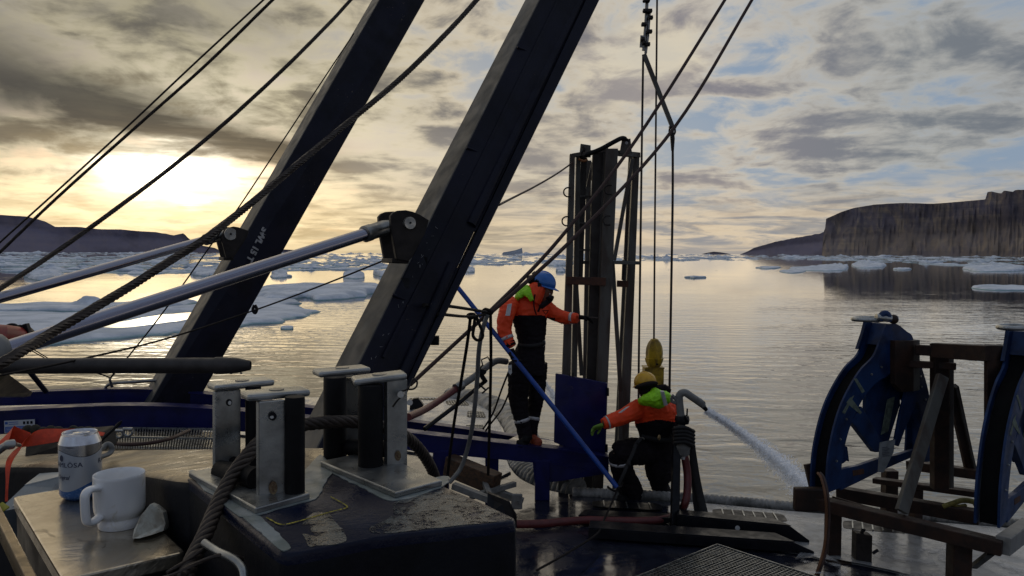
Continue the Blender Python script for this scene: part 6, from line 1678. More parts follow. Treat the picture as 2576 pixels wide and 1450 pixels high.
# ================================================================ black steel channels, grating, brackets on the deck
def channel(tl, tr, tip, br, bl, ddep, label, hole=None, H=.13):
    t = thing('steel_channel', D_(*br), label, 'steel channel', 'black channels on the deck')
    def at(p, z=0): 
        return Q(p[0], p[1], DECK + z)
    near0, near1 = Q(*bl, DECK + .004), Q(*br, DECK + .004)
    dirn = (near1 - near0).normalized(); side = Vector((-dirn.y, dirn.x, 0)) * ddep
    L = (near1 - near0).length
    prof = [near0, near1, near1 - dirn * .0 + Vector((0, 0, .02)), near1 - dirn * .16 + Vector((0, 0, H)), near0 + Vector((0, 0, H))]
    m = MB(); m.prism(prof, side * .06); m.build('web', M['black'], t, smooth=None, bevel=.003)
    m = MB(); m.prism([near0 + Vector((0, 0, H + .001)), near1 - dirn * .16 + Vector((0, 0, H + .001)), near1 - dirn * .30 + Vector((0, 0, H + .001)) + side, near0 + Vector((0, 0, H + .001)) + side], (0, 0, .012)); m.build('top_flange', M['black'], t, smooth=None, bevel=.003)
    m = MB(); m.prism([near0 + side + Vector((0, 0, .002)), near1 - dirn * .30 + side + Vector((0, 0, .002)), near1 - dirn * .30 + side + Vector((0, 0, H)), near0 + side + Vector((0, 0, H))], side * -.06); m.build('web', M['black'], t, smooth=None)
    if hole:
        c = near0.lerp(near1, hole) + Vector((0, 0, H * .55)) - side * .01
        m = MB(); m.lathe(c, [(.022, 0), (.022, .004)], 14, axis=-side); m.build('hole', M['white'], t)
    return t
channel(None, None, None, (2036, 1366), (1702, 1332), .16, 'farther black steel channel with one round hole, ending in a slant', hole=.47)
channel(None, None, None, (2048, 1394), (1480, 1354), .20, 'nearer and longer black steel channel lying on the wet deck', H=.085)
t = thing('steel_channel', D_(1560, 1300), 'low black sill beneath the kneeling worker', 'steel channel')
mb = MB(); mb.prism([Q(x, y, DECK + .06) for x, y in ((1470, 1282), (1700, 1292), (1700, 1304), (1455, 1296))], (0, 0, -.05)); mb.build('sill', M['black'], t, smooth=None, bevel=.004)
# grating
gt = thing('floor_grating', D_(1810, 1430), 'pale galvanised open mesh floor grating, diamond corner pointing away, bottom right', 'grating')
gA = Q(1804, 1374, DECK + .05); gL = Q(1604, 1455, DECK + .05); gR = Q(2060, 1458, DECK + .05)
u_, v_ = (gL - gA), (gR - gA)
u_ = u_.normalized(); v_ = v_.normalized(); LU, LV = 1.6, 1.9
m = MB(); n_ = 0
st = 0.036
for i in range(int(LV / st) + 1): m.bar(gA + v_ * i * st, gA + v_ * i * st + u_ * LU, .004, .028)
o = m.build('bearing_bars', M['steelpale'], gt, kind='stuff', smooth=None)
m = MB()
for i in range(int(LU / st) + 1): m.bar(gA + u_ * i * st + Vector((0, 0, .003)), gA + u_ * i * st + v_ * LV + Vector((0, 0, .003)), .004, .020)
m.build('cross_bars', M['steelpale'], gt, kind='stuff', smooth=None)
for a, b in ((gA, gA + u_ * LU), (gA, gA + v_ * LV)):
    m = MB(); m.bar(a, b, .008, .04); m.build('edge_band', M['steelpale'], gt, smooth=None)
# foam left by the sea water
def foam_mat():
    m = bpy.data.materials.new('foam_film'); m.use_nodes = True
    t = m.node_tree; X.tree = t; b = t.nodes['Principled BSDF']
    g = t.nodes.new('ShaderNodeNewGeometry')
    a = xnoise(g.outputs['Position'], 2.2, 7, 0.62, 1.2); c = xnoise(g.outputs['Position'], 11, 5, 0.6, 0.8)
    b.inputs['Base Color'].default_value = (0.42, 0.44, 0.47, 1); b.inputs['Roughness'].default_value = 0.25
    t.links.new((xstep(a, 0.50, 0.62) * (0.35 + xstep(c, 0.4, 0.6) * 0.5)).v, b.inputs['Alpha'])
    return m
M['foam'] = foam_mat()
mb = MB(); q = [Q(x, y, DECK + .009) for x, y in ((2010, 1392), (2130, 1350), (2400, 1380), (2640, 1450), (2640, 1560), (1960, 1560), (1980, 1440))]
mb.add(q, [tuple(range(len(q)))]); mb.build('foam', M['foam'], kind='stuff', smooth=None, label='thin foamy film of sea water on the deck', cat='foam')
for x, y, s in ((2070, 1425, 5), (2310, 1440, 4), (1700, 1389, 4)):
    pass
# thin dark line lying over the deck
rope([(1553, 1230, -7.86), (1545, 1252, -7.8), (1528, 1290, -7.6), (1515, 1318, -7.3), (1500, 1345, -7.0), (1430, 1390, -6.5), (1350, 1435, -6.1)], .010, 'thin dark line running from the kneeling worker across the deck to the bottom edge', matname='thinrope', name='safety_line', cat='line')
# pale bracket and timber below the beam
t = thing('pale_bracket', D_(1230, 1270), 'pale grey welded steel bracket sitting on deck under the near blue beam', 'steel bracket')
for a, b, w, h in ((P(1142, 1196, 8.0), P(1315, 1262, 7.8), .07, .06), (P(1140, 1222, 7.6), P(1260, 1268, 7.4), .07, .06), (P(1185, 1250, 7.5), P(1295, 1218, 8.0), .05, .05), (P(1215, 1205, 7.9), P(1235, 1255, 7.5), .05, .05)):
    mb = MB(); mb.bar(a, b, w, h); mb.build('member', M['white'] if 0 else M['pipegrey'], t, smooth=None, bevel=.004)
mb = MB(); mb.box(P(1300, 1262, 7.7), (.055, 0, 0), (0, .02, 0), (0, 0, .075)); mb.build('lug', M['pipegrey'], t, bevel=.01)
mb = MB(); mb.lathe(P(1302, 1266, 7.67), [(.02, 0), (.02, -.01)], 12, axis=(0, 1, 0)); mb.build('bolt', M['steel'], t)
M['timber'] = mat('dark_wet_timber', (0.09, 0.045, 0.02), 0.6, vscale=5, col2=(0.03, 0.018, 0.01), streak=(1, 6, 6), bump=.002, bscale=40)
t = thing('timber_block', P(1200, 1190, 8.0), 'dark wet timber baulk wedged under the near blue beam', 'timber')
mb = MB(); mb.bar(P(1128, 1168, 8.1), P(1250, 1218, 7.8), .16, .20); mb.build('baulk', M['timber'], t, smooth=None, bevel=.01)
t = thing('black_bracket', D_(1250, 1290), 'low black wedge plate on the deck right of the navy box', 'plate')
mb = MB(); mb.prism([P(1226, 1240, 7.2), P(1280, 1262, 7.0), P(1300, 1300, 6.9), P(1300, 1330, 6.9), P(1226, 1300, 7.0)], (0, .05, 0)); mb.build('plate', M['black'], t, smooth=None)
t = thing('pad_eye', P(1048, 1008, 12), 'black pad eye with a round hole at the far left of the pale deck', 'pad eye')
c = D_(1052, 1032)
mb = MB()
outl = [(1030, 1032), (1032, 1012), (1040, 1003), (1052, 1002), (1066, 1020), (1060, 1028)]
mb.prism([P(x, y, c.y) for x, y in outl], (0, .08, 0)); mb.build('plate', M['black'], t, smooth=None)
mb = MB(); mb.lathe(P(1031, 1013, c.y - .004), [(.05, 0), (.05, -.006)], 14, axis=(0, 1, 0)); mb.build('hole', M['white'], t)
# grating, ropes and shackles under the blue beam on the left
t = thing('floor_grating', Q(400, 1120, DECK + .3), 'ribbed walkway grating glimpsed under the near blue beam on the left', 'grating')
mb = MB(); A_ = [P(255, 1125, 6.4), P(545, 1130, 6.2), P(560, 1075, 7.8), P(250, 1070, 7.8)]
for k in range(46):
    u = k / 45; mb.bar(A_[0].lerp(A_[1], u), A_[3].lerp(A_[2], u), .008, .02)
mb.build('bearing_bars', M['steelpale'], t, kind='stuff', smooth=None)
mb = MB(); mb.prism([p - Vector((0, 0, .05)) for p in A_], (0, 0, -.02)); mb.build('pan', M['black'], t, smooth=None)
for v in (0.35, 0.8):
    mb = MB(); mb.bar(A_[0].lerp(A_[3], v) + Vector((0, 0, .012)), A_[1].lerp(A_[2], v) + Vector((0, 0, .012)), .02, .02); mb.build('cross_bar', M['steelpale'], t, smooth=None)
rope([(250, 1098, -6), (270, 1112, -5.8), (310, 1118, -5.6), (370, 1116, -5.6), (430, 1103, -5.8), (476, 1083, -6.4)], .014, 'slack brown rope sagging under the near blue beam on the left', name='slack_rope', cat='rope', matname='rustrope')
rope([(238, 1082, -6.2), (252, 1088, -6.0), (262, 1100, -5.9), (276, 1110, -5.8)], .024, 'thick rope end just right of the can', name='rope_end', cat='rope', matname='rustrope')
t = thing('shackle', P(310, 1092, 6), 'pair of shiny bow shackles under the near blue beam', 'shackle')
for x, y in ((268, 1090), (300, 1092), (322, 1088)):
    mb = MB(); mb.tube(crom([P(x - 9, y - 8, 6), P(x - 10, y + 4, 6), P(x, y + 10, 6), P(x + 10, y + 3, 6), P(x + 8, y - 8, 6)], 4), .010, 8); mb.tube([P(x - 12, y - 8, 6), P(x + 12, y - 8, 6)], .014, 8); mb.build('bow', M['steelpale'], t, smooth=60)
# ================================================================ people
def fused(parts, voxel, mats, pick, name, parent, smooth_it=6, wrinkle=0.0, wscale=16.0, seed=0, clean=True):
    """parts: list of MB shapes; fused into one continuous surface, then coloured by place"""
    mb = MB()
    for p in parts:
        k = len(mb.v); mb.v += p.v; mb.f += [tuple(k + i for i in f) for f in p.f]; mb.m += p.m
    off = OFF[parent.name]
    me = mb.mesh(name, mats, off, None)
    o = bpy.data.objects.new('tmp', me); COL.objects.link(o)
    r = o.modifiers.new('r', 'REMESH'); r.mode = 'VOXEL'; r.voxel_size = voxel
    s = o.modifiers.new('s', 'SMOOTH'); s.factor = 0.5; s.iterations = smooth_it
    bpy.context.view_layer.update()
    nm = bpy.data.meshes.new_from_object(o.evaluated_get(bpy.context.evaluated_depsgraph_get()))
    bpy.data.objects.remove(o); bpy.data.meshes.remove(me)
    if wrinkle:
        nv = [v.normal.copy() for v in nm.vertices]
        for v, n in zip(nm.vertices, nv):
            q = v.co * wscale
            a = 1 - abs(mnoise.noise(Vector((q.x, q.y, q.z * 1.7 + seed)))) * 2.2
            b = mnoise.fractal(Vector((q.x * 2.1, q.y * 2.1, q.z * 2.6 + seed)), 1.0, 2.0, 3)
            v.co += n * (a * 0.65 + b * 0.5) * wrinkle
    nm.materials.clear()
    for m in mats: nm.materials.append(m)
    if pick:
        for f in nm.polygons: f.material_index = pick(f.center + off)
    nm.polygons.foreach_set('use_smooth', [True] * len(nm.polygons))
    nm.name = name
    o = bpy.data.objects.new(name, nm); COL.objects.link(o); o.parent = parent; OFF[o.name] = off
    return o
def limb(pts, n=14, seg=4, ref=None):
    """pts: (x, y, d, half width px [, depth half width in m])"""
    c = crom([P(p[0], p[1], p[2]) for p in pts], seg)
    rs = []
    for p in pts:
        w = px(p[3], p[2]); dd = p[4] if len(p) > 4 else w; rs.append(Vector((w, dd, 0)))
    r = crom(rs, seg); m = MB()
    m.tube(c, [(q.x, q.y) for q in r], n, ref=ref or (1, 0, 0)); 
    return m
def cyl_dist(p, a, b):
    ab = b - a; t = max(0, min(1, (p - a).dot(ab) / ab.length_squared)); return (p - (a + ab * t)).length, t
def scr(p):
    v = ROT.transposed() @ (p - EYE); return 1288 + F * v.x / -v.z, 725 - F * v.y / -v.z
def hand(c, fwd, palm_n, s, name, mm, parent, curl=0.8, thumb=1):
    """gloved hand: palm, four bent fingers and a side thumb"""
    fwd = Vector(fwd).normalized(); n = Vector(palm_n); n = (n - fwd * n.dot(fwd)).normalized(); sd = fwd.cross(n)
    parts = []
    m = MB(); m.tube([c - fwd * .035 * s, c - fwd * .01 * s, c + fwd * .03 * s, c + fwd * .05 * s], [(.026 * s, .020 * s), (.034 * s, .021 * s), (.042 * s, .018 * s), (.040 * s, .015 * s)], 12, ref=sd); parts.append(m)
    for k, (o, L) in enumerate(((-.030, .9), (-.010, 1.0), (.010, .96), (.029, .78))):
        b = c + fwd * .045 * s + sd * o * s; q = [b]; dr = fwd.copy()
        for j, l in enumerate((.034, .024, .018)):
            dr = (dr * math.cos(curl) + n * math.sin(curl)).normalized(); q.append(q[-1] + dr * l * L * s)
        m = MB(); m.tube([b - fwd * .02 * s] + q, [.011 * s, .0115 * s, .0105 * s, .0095 * s, .007 * s], 8); parts.append(m)
    b = c - fwd * .005 * s + sd * -.030 * s * thumb
    m = MB(); m.tube([b, b + (fwd * .6 - sd * thumb + n * .4).normalized() * .030 * s, b + (fwd * .9 - sd * thumb * .9 + n * .7).normalized() * .055 * s, b + (fwd * 1.2 - sd * thumb * .6 + n * 1.0).normalized() * .070 * s], [.015 * s, .013 * s, .011 * s, .008 * s], 8); parts.append(m)
    return fused(parts, .0045, [M[mm]], None, name, parent, smooth_it=2)
def helmet(c, r, fwd, up, mm, parent, brim=True, rear=False):
    """hard hat: egg shaped shell with a ridge, rim and peak"""
    fwd = Vector(fwd).normalized(); up = Vector(up); up = (up - fwd * up.dot(fwd)).normalized(); sd = fwd.cross(up)
    m = MB(); N = 32; rows = 10; vs = []
    for i in range(rows + 1):
        t = i / rows * math.pi / 2
        for j in range(N):
            a = 2 * math.pi * j / N
            x, y = math.cos(a), math.sin(a)
            rx = r * 1.16 * math.cos(t) ** .85; ry = r * 0.95 * math.cos(t) ** .85; h = r * 1.0 * math.sin(t)
            if i == 0: h = -r * .12
            vs.append(c + fwd * x * rx + sd * y * ry + up * h)
    m.add(vs, [(i * N + j, i * N + (j + 1) % N, (i + 1) * N + (j + 1) % N, (i + 1) * N + j) for i in range(rows) for j in range(N)] + [tuple(range(rows * N, rows * N + N))])
    o = m.build('helmet', M[mm], parent, smooth=60); s_ = o.modifiers.new('t', 'SOLIDIFY'); s_.thickness = .004
    m = MB(); ring = []; ri = []
    for j in range(N):
        a = 2 * math.pi * j / N; x, y = math.cos(a), math.sin(a)
        e = .07 + (.38 * max(0, x) ** 3 if brim else 0)
        b = c + fwd * x * r * 1.15 + sd * y * r * .94 - up * r * .12
        ri.append(b); ring.append(c + fwd * x * r * (1.15 + e) + sd * y * r * (.94 + min(e, .1)) - up * r * (.15 + .12 * max(0, x) ** 2))
    k = N; m.add(ri + ring + [p - up * .005 for p in ri] + [p - up * .005 for p in ring], [q for j in range(N) for q in ((j, (j + 1) % k, k + (j + 1) % k, k + j), (k + j, k + (j + 1) % k, 3 * k + (j + 1) % k, 3 * k + j), (2 * k + j, 3 * k + j, 3 * k + (j + 1) % k, 2 * k + (j + 1) % k))])
    m.build('helmet_brim', M[mm], parent, smooth=60)
    m = MB(); m.tube([c + fwd * math.cos(t) * r * 1.13 + up * math.sin(t) * r * 1.0 for t in [math.pi * k / 14 for k in range(2, 13)]], .010, 6); m.build('helmet_ridge', M[mm], parent, smooth=60)
    return fwd, up, sd
def head(c, fwd, up, s, neck_to):
    """head with brow, nose, lips, chin and ears; s: half face height"""
    fwd = Vector(fwd).normalized(); up = Vector(up); up = (up - fwd * up.dot(fwd)).normalized(); sd = fwd.cross(up)
    rot = Matrix((fwd, sd, up)).transposed()
    parts = []
    m = MB(); m.ball(c + up * .25 * s, (s * .86, s * .66, s * .82), 20, 14, rot=rot); parts.append(m)
    m = MB(); m.ball(c + fwd * .22 * s - up * .28 * s, (s * .56, s * .50, s * .66), 16, 12, rot=rot); parts.append(m)
    m = MB(); m.ball(c + fwd * .52 * s - up * .78 * s, (s * .24, s * .26, s * .18), 12, 8, rot=rot); parts.append(m)
    m = MB(); m.tube([c + fwd * .74 * s + up * .18 * s, c + fwd * .90 * s - up * .08 * s, c + fwd * 1.0 * s - up * .22 * s, c + fwd * .80 * s - up * .28 * s], [s * .08, s * .10, s * .13, s * .10], 8); parts.append(m)
    m = MB(); m.tube([c + fwd * .70 * s + up * .22 * s - sd * .42 * s, c + fwd * .83 * s + up * .24 * s, c + fwd * .70 * s + up * .22 * s + sd * .42 * s], s * .09, 8); parts.append(m)
    for k in (-.46, -.57):
        m = MB(); m.tube([c + fwd * .64 * s + up * k * s - sd * .18 * s, c + fwd * .76 * s + up * k * s, c + fwd * .64 * s + up * k * s + sd * .18 * s], s * .06, 7); parts.append(m)
    for k in (-1, 1):
        m = MB(); m.ball(c - fwd * .05 * s + sd * .66 * s * k, (s * .16, s * .07, s * .26), 10, 8, rot=rot); parts.append(m)
    m = MB(); m.tube([c - up * .35 * s - fwd * .05 * s, Vector(neck_to)], [s * .52, s * .58], 14); parts.append(m)
    return parts, rot, sd
M['hair'] = mat('dark_hair', (0.02, 0.013, 0.01), 0.7, var=.4, vscale=60)
M['eye'] = mat('eye_white', (0.5, 0.48, 0.46), 0.3)

# ---------------------------------------------------------------- standing worker
d1 = 8.5
foot = P(1330, 1117, 8.45)
man = thing('person', foot, 'standing worker in orange and black suit and blue hard hat, reaching toward the frame tower', 'person')
torso = [(1326, 940, 8.5, 44, .145), (1330, 905, 8.5, 41, .140), (1337, 868, 8.5, 34.5, .125), (1336, 838, 8.5, 38, .135), (1333, 806, 8.5, 43, .145), (1330, 780, 8.5, 46, .145), (1329, 760, 8.5, 38, .125), (1337, 744, 8.5, 24, .095), (1347, 734, 8.5, 19, .085)]
armR = [(1296, 762, 8.42, 17), (1282, 772, 8.38, 21), (1273, 796, 8.32, 20.5), (1268, 826, 8.30, 18.5), (1274, 848, 8.28, 16.5), (1285, 874, 8.26, 14)]
armL = [(1362, 765, 8.55, 17), (1378, 778, 8.55, 19.5), (1396, 790, 8.5, 17), (1416, 799, 8.5, 16.5), (1433, 801, 8.45, 14.5), (1452, 801, 8.4, 12.5)]
legR = [(1309, 915, 8.45, 29), (1306, 950, 8.45, 28), (1304, 1000, 8.45, 24.5), (1309, 1040, 8.42, 20), (1314, 1062, 8.42, 19), (1320, 1090, 8.4, 18), (1323, 1106, 8.4, 17)]
legL = [(1350, 915, 8.6, 27), (1351, 950, 8.6, 24), (1349, 1000, 8.6, 20), (1343, 1040, 8.6, 16.5), (1340, 1062, 8.58, 15.5), (1336, 1092, 8.56, 14.5), (1338, 1104, 8.55, 14)]
def slim(l, k): return [tuple(list(p[:3]) + [p[3] * k] + ([p[4] * k] if len(p) > 4 else [])) for p in l]
hc = P(1366, 734, 8.5)
hf, hu = Vector((0.80, -0.38, -0.34)), Vector((0.30, -0.05, 0.95))
hparts, hrot, hsd = head(hc, hf, hu, .122, P(1343, 757, 8.5))
body_parts = hparts + [limb(slim(q, .78)) for q in (torso, armR, armL, legR, legL)]
fused(body_parts, .008, [M['skin']], None, 'body', man, smooth_it=2)
F1 = hf.normalized()
for k in (-1, 1):
    m = MB(); m.ball(hc + F1 * .092 + hsd * .035 * k + (hrot @ Vector((0, 0, 1))) * .012, .010, 8, 6); m.build('eye', M['eye'], man)
yoke = lambda x: 795 + (x - 1300) * 0.02
def pick1(p):
    x, y = scr(p)
    da, ta = min(cyl_dist(p, P(*armR[i][:3]), P(*armR[i + 1][:3])) for i in range(1, len(armR) - 1))
    db, tb = min(cyl_dist(p, P(*armL[i][:3]), P(*armL[i + 1][:3])) for i in range(0, len(armL) - 1))
    dt, tt = min(cyl_dist(p, P(*torso[i][:3]), P(*torso[i + 1][:3])) for i in range(len(torso) - 1))
    if da < .098 and x < 1290 + max(0, (830 - y)) * .22 + (8 if y > 850 else 0) and y < 886: return 0
    if db < .10 and x > 1378: return 0 if y < 800 + 0 or x > 1396 else 1
    if y < 794 + (5 if x > 1372 else 0): return 0
    return 1
suit = fused([limb(q) for q in (torso, armR, armL, legR, legL)], .008, [M['orange'], M['suitblack']], pick1, 'suit', man, smooth_it=4, wrinkle=.0085, wscale=13, seed=2)
# collar, zip, belt, badge, tapes
m = MB(); 
fused([limb([(1334, 757, 8.44, 27, .13), (1343, 742, 8.45, 25, .12), (1351, 728, 8.46, 23, .11), (1354, 722, 8.47, 21, .10)], ref=(1, 0, 0))], .008, [M['orange']], None, 'collar', man, smooth_it=2, wrinkle=.004, seed=4)
m = MB(); m.tube(crom([P(1379, 752, 8.33), P(1386, 748, 8.36), P(1381, 757, 8.36), P(1368, 767, 8.33), P(1358, 775, 8.33), P(1354, 785, 8.33)], 4), [(.022, .035)] * 8 + [(.016, .03)] * 8 + [(.008, .012)] * 5, 8); m.build('collar_flap', M['suitblack'], man, smooth=60)
m = MB(); m.tube(crom([P(1346, 741, 8.32), P(1343, 758, 8.31), P(1344, 775, 8.31), P(1349, 792, 8.33)], 4), (.013, .008), 6); m.build('zip_flap', M['suitblack'], man, smooth=60)
m = MB(); m.tube(crom([P(1304, 868, 8.42), P(1325, 871, 8.36), P(1350, 869, 8.36), P(1369, 862, 8.44)], 4), (.02, .012), 8); m.build('belt', M['webbing'], man, smooth=60)
m = MB(); m.tube(crom([P(1366, 858, 8.4), P(1371, 858, 8.38), P(1371, 868, 8.38), P(1366, 873, 8.38)], 3), .006, 6); m.build('belt_hook', M['steelpale'], man, smooth=60)
m = MB(); m.prism([P(1364, 781, 8.335), P(1381, 781, 8.35), P(1373, 793, 8.345)], (0, .006, 0)); m.build('badge', M['suitblack'], man, smooth=None)
m = MB(); m.prism([P(1367, 783, 8.331), P(1378, 783, 8.346), P(1373, 790, 8.341)], (0, .003, 0)); m.build('badge_centre', M['orange'], man, smooth=None)
m = MB(); m.prism([P(1277, 766, 8.20), P(1288, 764, 8.21), P(1283, 795, 8.155), P(1271, 795, 8.16)], (0, .02, 0)); m.build('reflective_patch', M['reflect'], man, smooth=None, bevel=.004)
def band(l, i, f, w, k=1.06, name='reflective_band', mm='reflect'):
    a, b = l[i], l[i + 1]; c = [a[j] + (b[j] - a[j]) * f for j in range(4)]
    pa, pb = P(*a[:3]), P(*b[:3]); t = (pb - pa).normalized(); c0 = P(*c[:3]); r_ = px(c[3], c[2]) * k + .006
    m = MB(); m.tube([c0 - t * w / 2, c0 + t * w / 2], r_, 22, cap=False); o = m.build(name, M[mm], man if l in (armR, armL, legR, legL) else man2, smooth=60)
    s_ = o.modifiers.new('t', 'SOLIDIFY'); s_.thickness = .004
band(armR, 4, .1, .034, .98); band(armL, 4, .35, .032, .99); band(legR, 3, .75, .036, .98); band(legL, 3, .6, .036, 1.0)
band(armR, 4, .72, .05, .98, 'cuff_strap', 'suitblack')
# hood
fused([limb([(1299, 752, 8.44, 5, .05), (1306, 742, 8.42, 8.5, .08), (1316, 734, 8.40, 8, .10), (1326, 736, 8.34, 6.5, .05), (1333, 747, 8.31, 4.5, .03), (1339, 757, 8.30, 2.5, .02)])], .007, [M['green']], None, 'hood', man, smooth_it=2, wrinkle=.006, wscale=22, seed=6)
HF, HU = (0.84, -0.36, -0.22), (0.26, -0.04, 0.96)
hf2, hu2, hs2 = helmet(P(1365, 713, 8.5), .1265, HF, HU, 'helmetblue', man)
ec = P(1356, 722, 8.38)
m = MB(); m.ball(ec, (.030, .022, .045), 14, 10); m.tube([ec, P(1354, 706, 8.40)], .010, 7); m.build('ear_defender', M['rubber'], man, smooth=60)
m = MB(); m.ball(P(1336, 704, 8.45), (.050, .045, .05), 14, 10); m.tube([P(1340, 692, 8.5), P(1348, 686, 8.5)], .022, 8); m.tube([P(1340, 712, 8.44), P(1352, 706, 8.4)], .016, 8); m.build('ear_defender', M['rubber'], man, smooth=60)
# hands
hand(P(1289, 888, 8.24), (.25, -.15, -1), (.7, -.5, 0), 1.25, 'glove', 'glove', man, curl=.75, thumb=-1)
hand(P(1465, 799, 8.38), (1, -.1, -.10), (.0, -.3, -1), 1.15, 'glove', 'glove', man, curl=.42, thumb=1)
m = MB(); m.tube([P(1480, 799, 8.36), P(1504, 801, 8.5)], .010, 8); m.build('held_tool', M['brown'], man, smooth=60)
# boots
def boot(pts, name, mm, parent, seed=0):
    fused([limb(p) for p in pts], .007, [M[mm]], None, name, parent, smooth_it=3, wrinkle=.003, seed=seed)
boot([[(1340, 1098, 8.52, 12.5, .06), (1341, 1107, 8.5, 12, .065), (1342, 1114, 8.48, 11, .06)], [(1334, 1113, 8.5, 10, .06), (1346, 1114, 8.44, 12, .065), (1356, 1117, 8.42, 10, .06), (1362, 1119, 8.41, 5, .04)]], 'boot', 'boot', man)
boot([[(1324, 1096, 8.38, 14, .065), (1322, 1106, 8.37, 13, .07), (1320, 1113, 8.36, 12, .065)], [(1324, 1117, 8.36, 8, .06), (1312, 1117, 8.33, 8, .055), (1301, 1118, 8.31, 6, .04)]], 'boot', 'rubber', man, 3)

# ---------------------------------------------------------------- crouching worker
d2 = 8.55
man2 = thing('person', D_(1620, 1262), 'crouching worker seen from behind in orange and black suit, yellow hard hat, green hood', 'person')
t2 = [(1655, 1128, 8.55, 44, .17), (1652, 1106, 8.5, 42, .155), (1650, 1082, 8.45, 44, .155), (1648, 1058, 8.4, 52, .17), (1648, 1036, 8.35, 53, .165), (1647, 1020, 8.3, 44, .14), (1646, 1008, 8.28, 30, .12), (1643, 998, 8.28, 22, .10)]
aL = [(1612, 1022, 8.3, 21), (1596, 1034, 8.25, 23), (1576, 1045, 8.2, 20.5), (1554, 1054, 8.15, 19), (1534, 1061, 8.12, 17), (1517, 1067, 8.1, 14)]
aR = [(1685, 1022, 8.35, 17), (1697, 1040, 8.4, 18), (1702, 1066, 8.35, 16), (1704, 1090, 8.2, 15)]
thL = [(1640, 1132, 8.5, 35), (1612, 1136, 8.4, 34), (1582, 1136, 8.25, 34), (1562, 1138, 8.2, 31), (1552, 1143, 8.2, 23)]
shL = [(1558, 1140, 8.22, 27), (1561, 1165, 8.25, 28), (1570, 1195, 8.35, 28), (1583, 1225, 8.45, 30), (1590, 1246, 8.5, 31)]
thR = [(1664, 1130, 8.6, 38), (1662, 1160, 8.55, 40), (1660, 1190, 8.5, 36), (1662, 1210, 8.5, 27)]
shR = [(1655, 1200, 8.5, 24), (1662, 1228, 8.55, 22), (1670, 1250, 8.6, 24)]
hc2 = P(1622, 972, 8.25)
hp2, hrot2, hsd2 = head(hc2, (-0.45, .85, -.25), (-.1, .15, 1), .118, P(1640, 1004, 8.28))
fused(hp2 + [limb(slim(q, .78)) for q in (t2, aL, aR, thL, shL, thR, shR)], .009, [M['skin']], None, 'body', man2, smooth_it=2)
def pick2(p):
    x, y = scr(p)
    ln = 1066 - 8 * math.exp(-((x - 1655) / 30.) ** 2) + (1600 - x) * .03 
    if x < 1600 and y < 1094: return 0
    return 0 if y < ln and x < 1705 else 1
fused([limb(q) for q in (t2, aL, aR, thL, shL, thR, shR)], .008, [M['orange'], M['suitblack']], pick2, 'suit', man2, smooth_it=4, wrinkle=.0085, wscale=12, seed=12)
fused([limb([(1614, 1011, 8.18, 7, .05), (1626, 1007, 8.12, 14, .09), (1647, 1004, 8.08, 20, .11), (1667, 1002, 8.10, 18, .10), (1679, 1005, 8.15, 10, .06)], ref=(0, 0, 1)),
       limb([(1644, 994, 8.15, 12, .09), (1652, 1006, 8.08, 23, .11), (1662, 1018, 8.10, 13, .07)])], .008, [M['green']], None, 'hood', man2, smooth_it=4, wrinkle=.009, wscale=17, seed=9)
m = MB(); m.prism([P(1662, 985, 7.93), P(1671, 985, 7.94), P(1680, 1020, 7.98), P(1671, 1022, 7.96)], (0, .05, 0)); m.build('reflective_patch', M['reflect'], man2, smooth=None, bevel=.004)
fused([limb([(1628, 992, 8.25, 18, .1), (1650, 985, 8.26, 14, .09), (1672, 982, 8.28, 12, .08), (1684, 985, 8.28, 6, .05)])], .008, [M['suitblack']], None, 'fur_collar', man2, smooth_it=1, wrinkle=.016, wscale=40, seed=3)
helmet(P(1623, 963, 8.25), .112, (-0.50, .80, -.22), (-.18, .18, 1), 'helmetyellow', man2, brim=True)
fused([limb([(1603, 975, 8.22, 4, .05), (1618, 972, 8.16, 9, .09), (1636, 968, 8.16, 9, .09), (1647, 966, 8.2, 5, .05)], ref=(0, 0, 1)), limb([(1625, 966, 8.2, 20, .10), (1627, 985, 8.22, 20, .10), (1633, 996, 8.25, 16, .09)])], .008, [M['glove']], None, 'balaclava', man2, smooth_it=2)
m = MB(); m.tube(crom([P(1613, 1098, 8.32), P(1640, 1104, 8.30), P(1670, 1108, 8.30), P(1698, 1104, 8.35)], 4), (.026, .018), 8); m.build('belt', M['webbing'], man2, smooth=60)
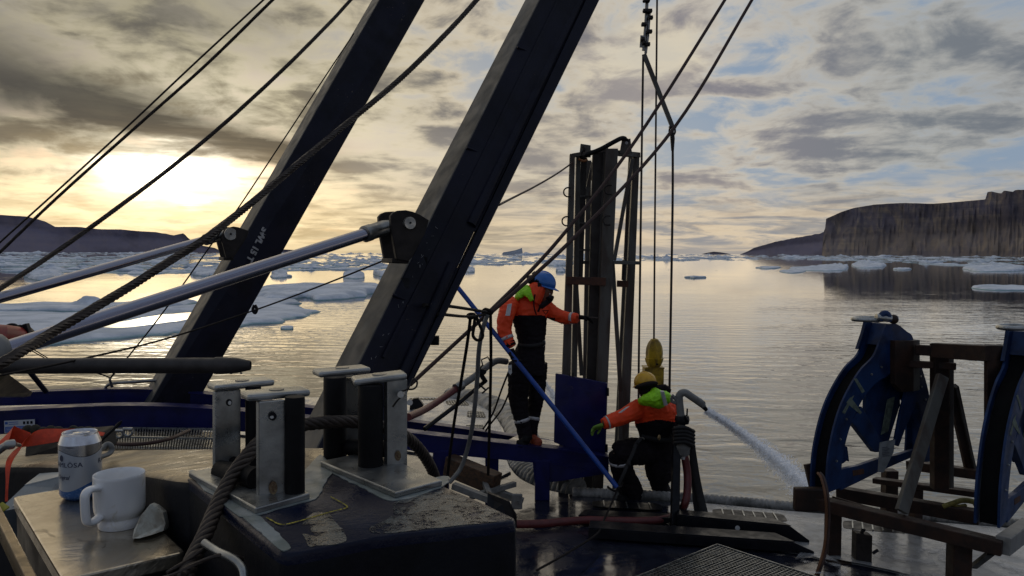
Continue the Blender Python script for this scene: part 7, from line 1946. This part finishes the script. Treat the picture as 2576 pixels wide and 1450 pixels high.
M['brassbit'] = mat('worn_brass_buckle', (0.35, 0.25, 0.12), 0.4, 0.7)
m = MB(); m.ball(P(1658, 1101, 8.12), (.018, .012, .03), 8, 6); m.build('buckle', M['brassbit'], man2, smooth=60)
m = MB(); m.tube(crom([P(1608, 1108, 8.2), P(1606, 1103, 8.2), P(1616, 1101, 8.2), P(1621, 1106, 8.2)], 4), .007, 6); m.build('harness_ring', M['steel'], man2, smooth=60)
band(aL, 4, .4, .018, 1.0); band(shL, 0, .75, .035, 1.02)
m = MB(); m.prism([P(1574, 1027, 8.06), P(1584, 1023, 8.07), P(1564, 1039, 8.03), P(1556, 1040, 8.02)], (0, .03, 0)); m.build('reflective_patch', M['reflect'], man2, smooth=None, bevel=.004)
hand(P(1508, 1073, 8.08), (-.9, .1, -.35), (-.1, -.5, -.9), 1.15, 'glove', 'glovegreen', man2, curl=.6, thumb=1)
hand(P(1705, 1098, 8.1), (.1, -.3, -1), (.8, -.3, 0), 1.15, 'glove', 'glove', man2, curl=.8)
boot([[(1590, 1244, 8.5, 27, .09), (1588, 1252, 8.5, 29, .10), (1584, 1259, 8.5, 28, .10)], [(1575, 1256, 8.4, 12, .07), (1560, 1258, 8.3, 10, .06)]], 'boot', 'rubber', man2, 5)
boot([[(1668, 1240, 8.6, 20, .08), (1668, 1250, 8.6, 22, .09)], [(1665, 1255, 8.6, 12, .07), (1645, 1252, 8.75, 10, .06)]], 'boot', 'rubber', man2, 6)
# harness lanyard
t = thing('lanyard', P(1600, 1110, 8.1), 'dark webbing lanyard from the crouching worker\'s belt down to the blue pole', 'lanyard')
mb = MB(); mb.tube(crom([P(1612, 1104, 8.12), P(1600, 1118, 8.0), P(1592, 1140, 7.95), P(1580, 1165, 7.9), P(1570, 1190, 7.85), P(1556, 1222, 7.85)], 5), (.014, .02), 8); mb.ball(P(1582, 1168, 7.88), (.02, .02, .03), 8, 6); mb.ball(P(1604, 1114, 8.0), (.02, .02, .03), 8, 6); mb.build('webbing', M['webbing'], t, smooth=60)
bpy.context.view_layer.update()
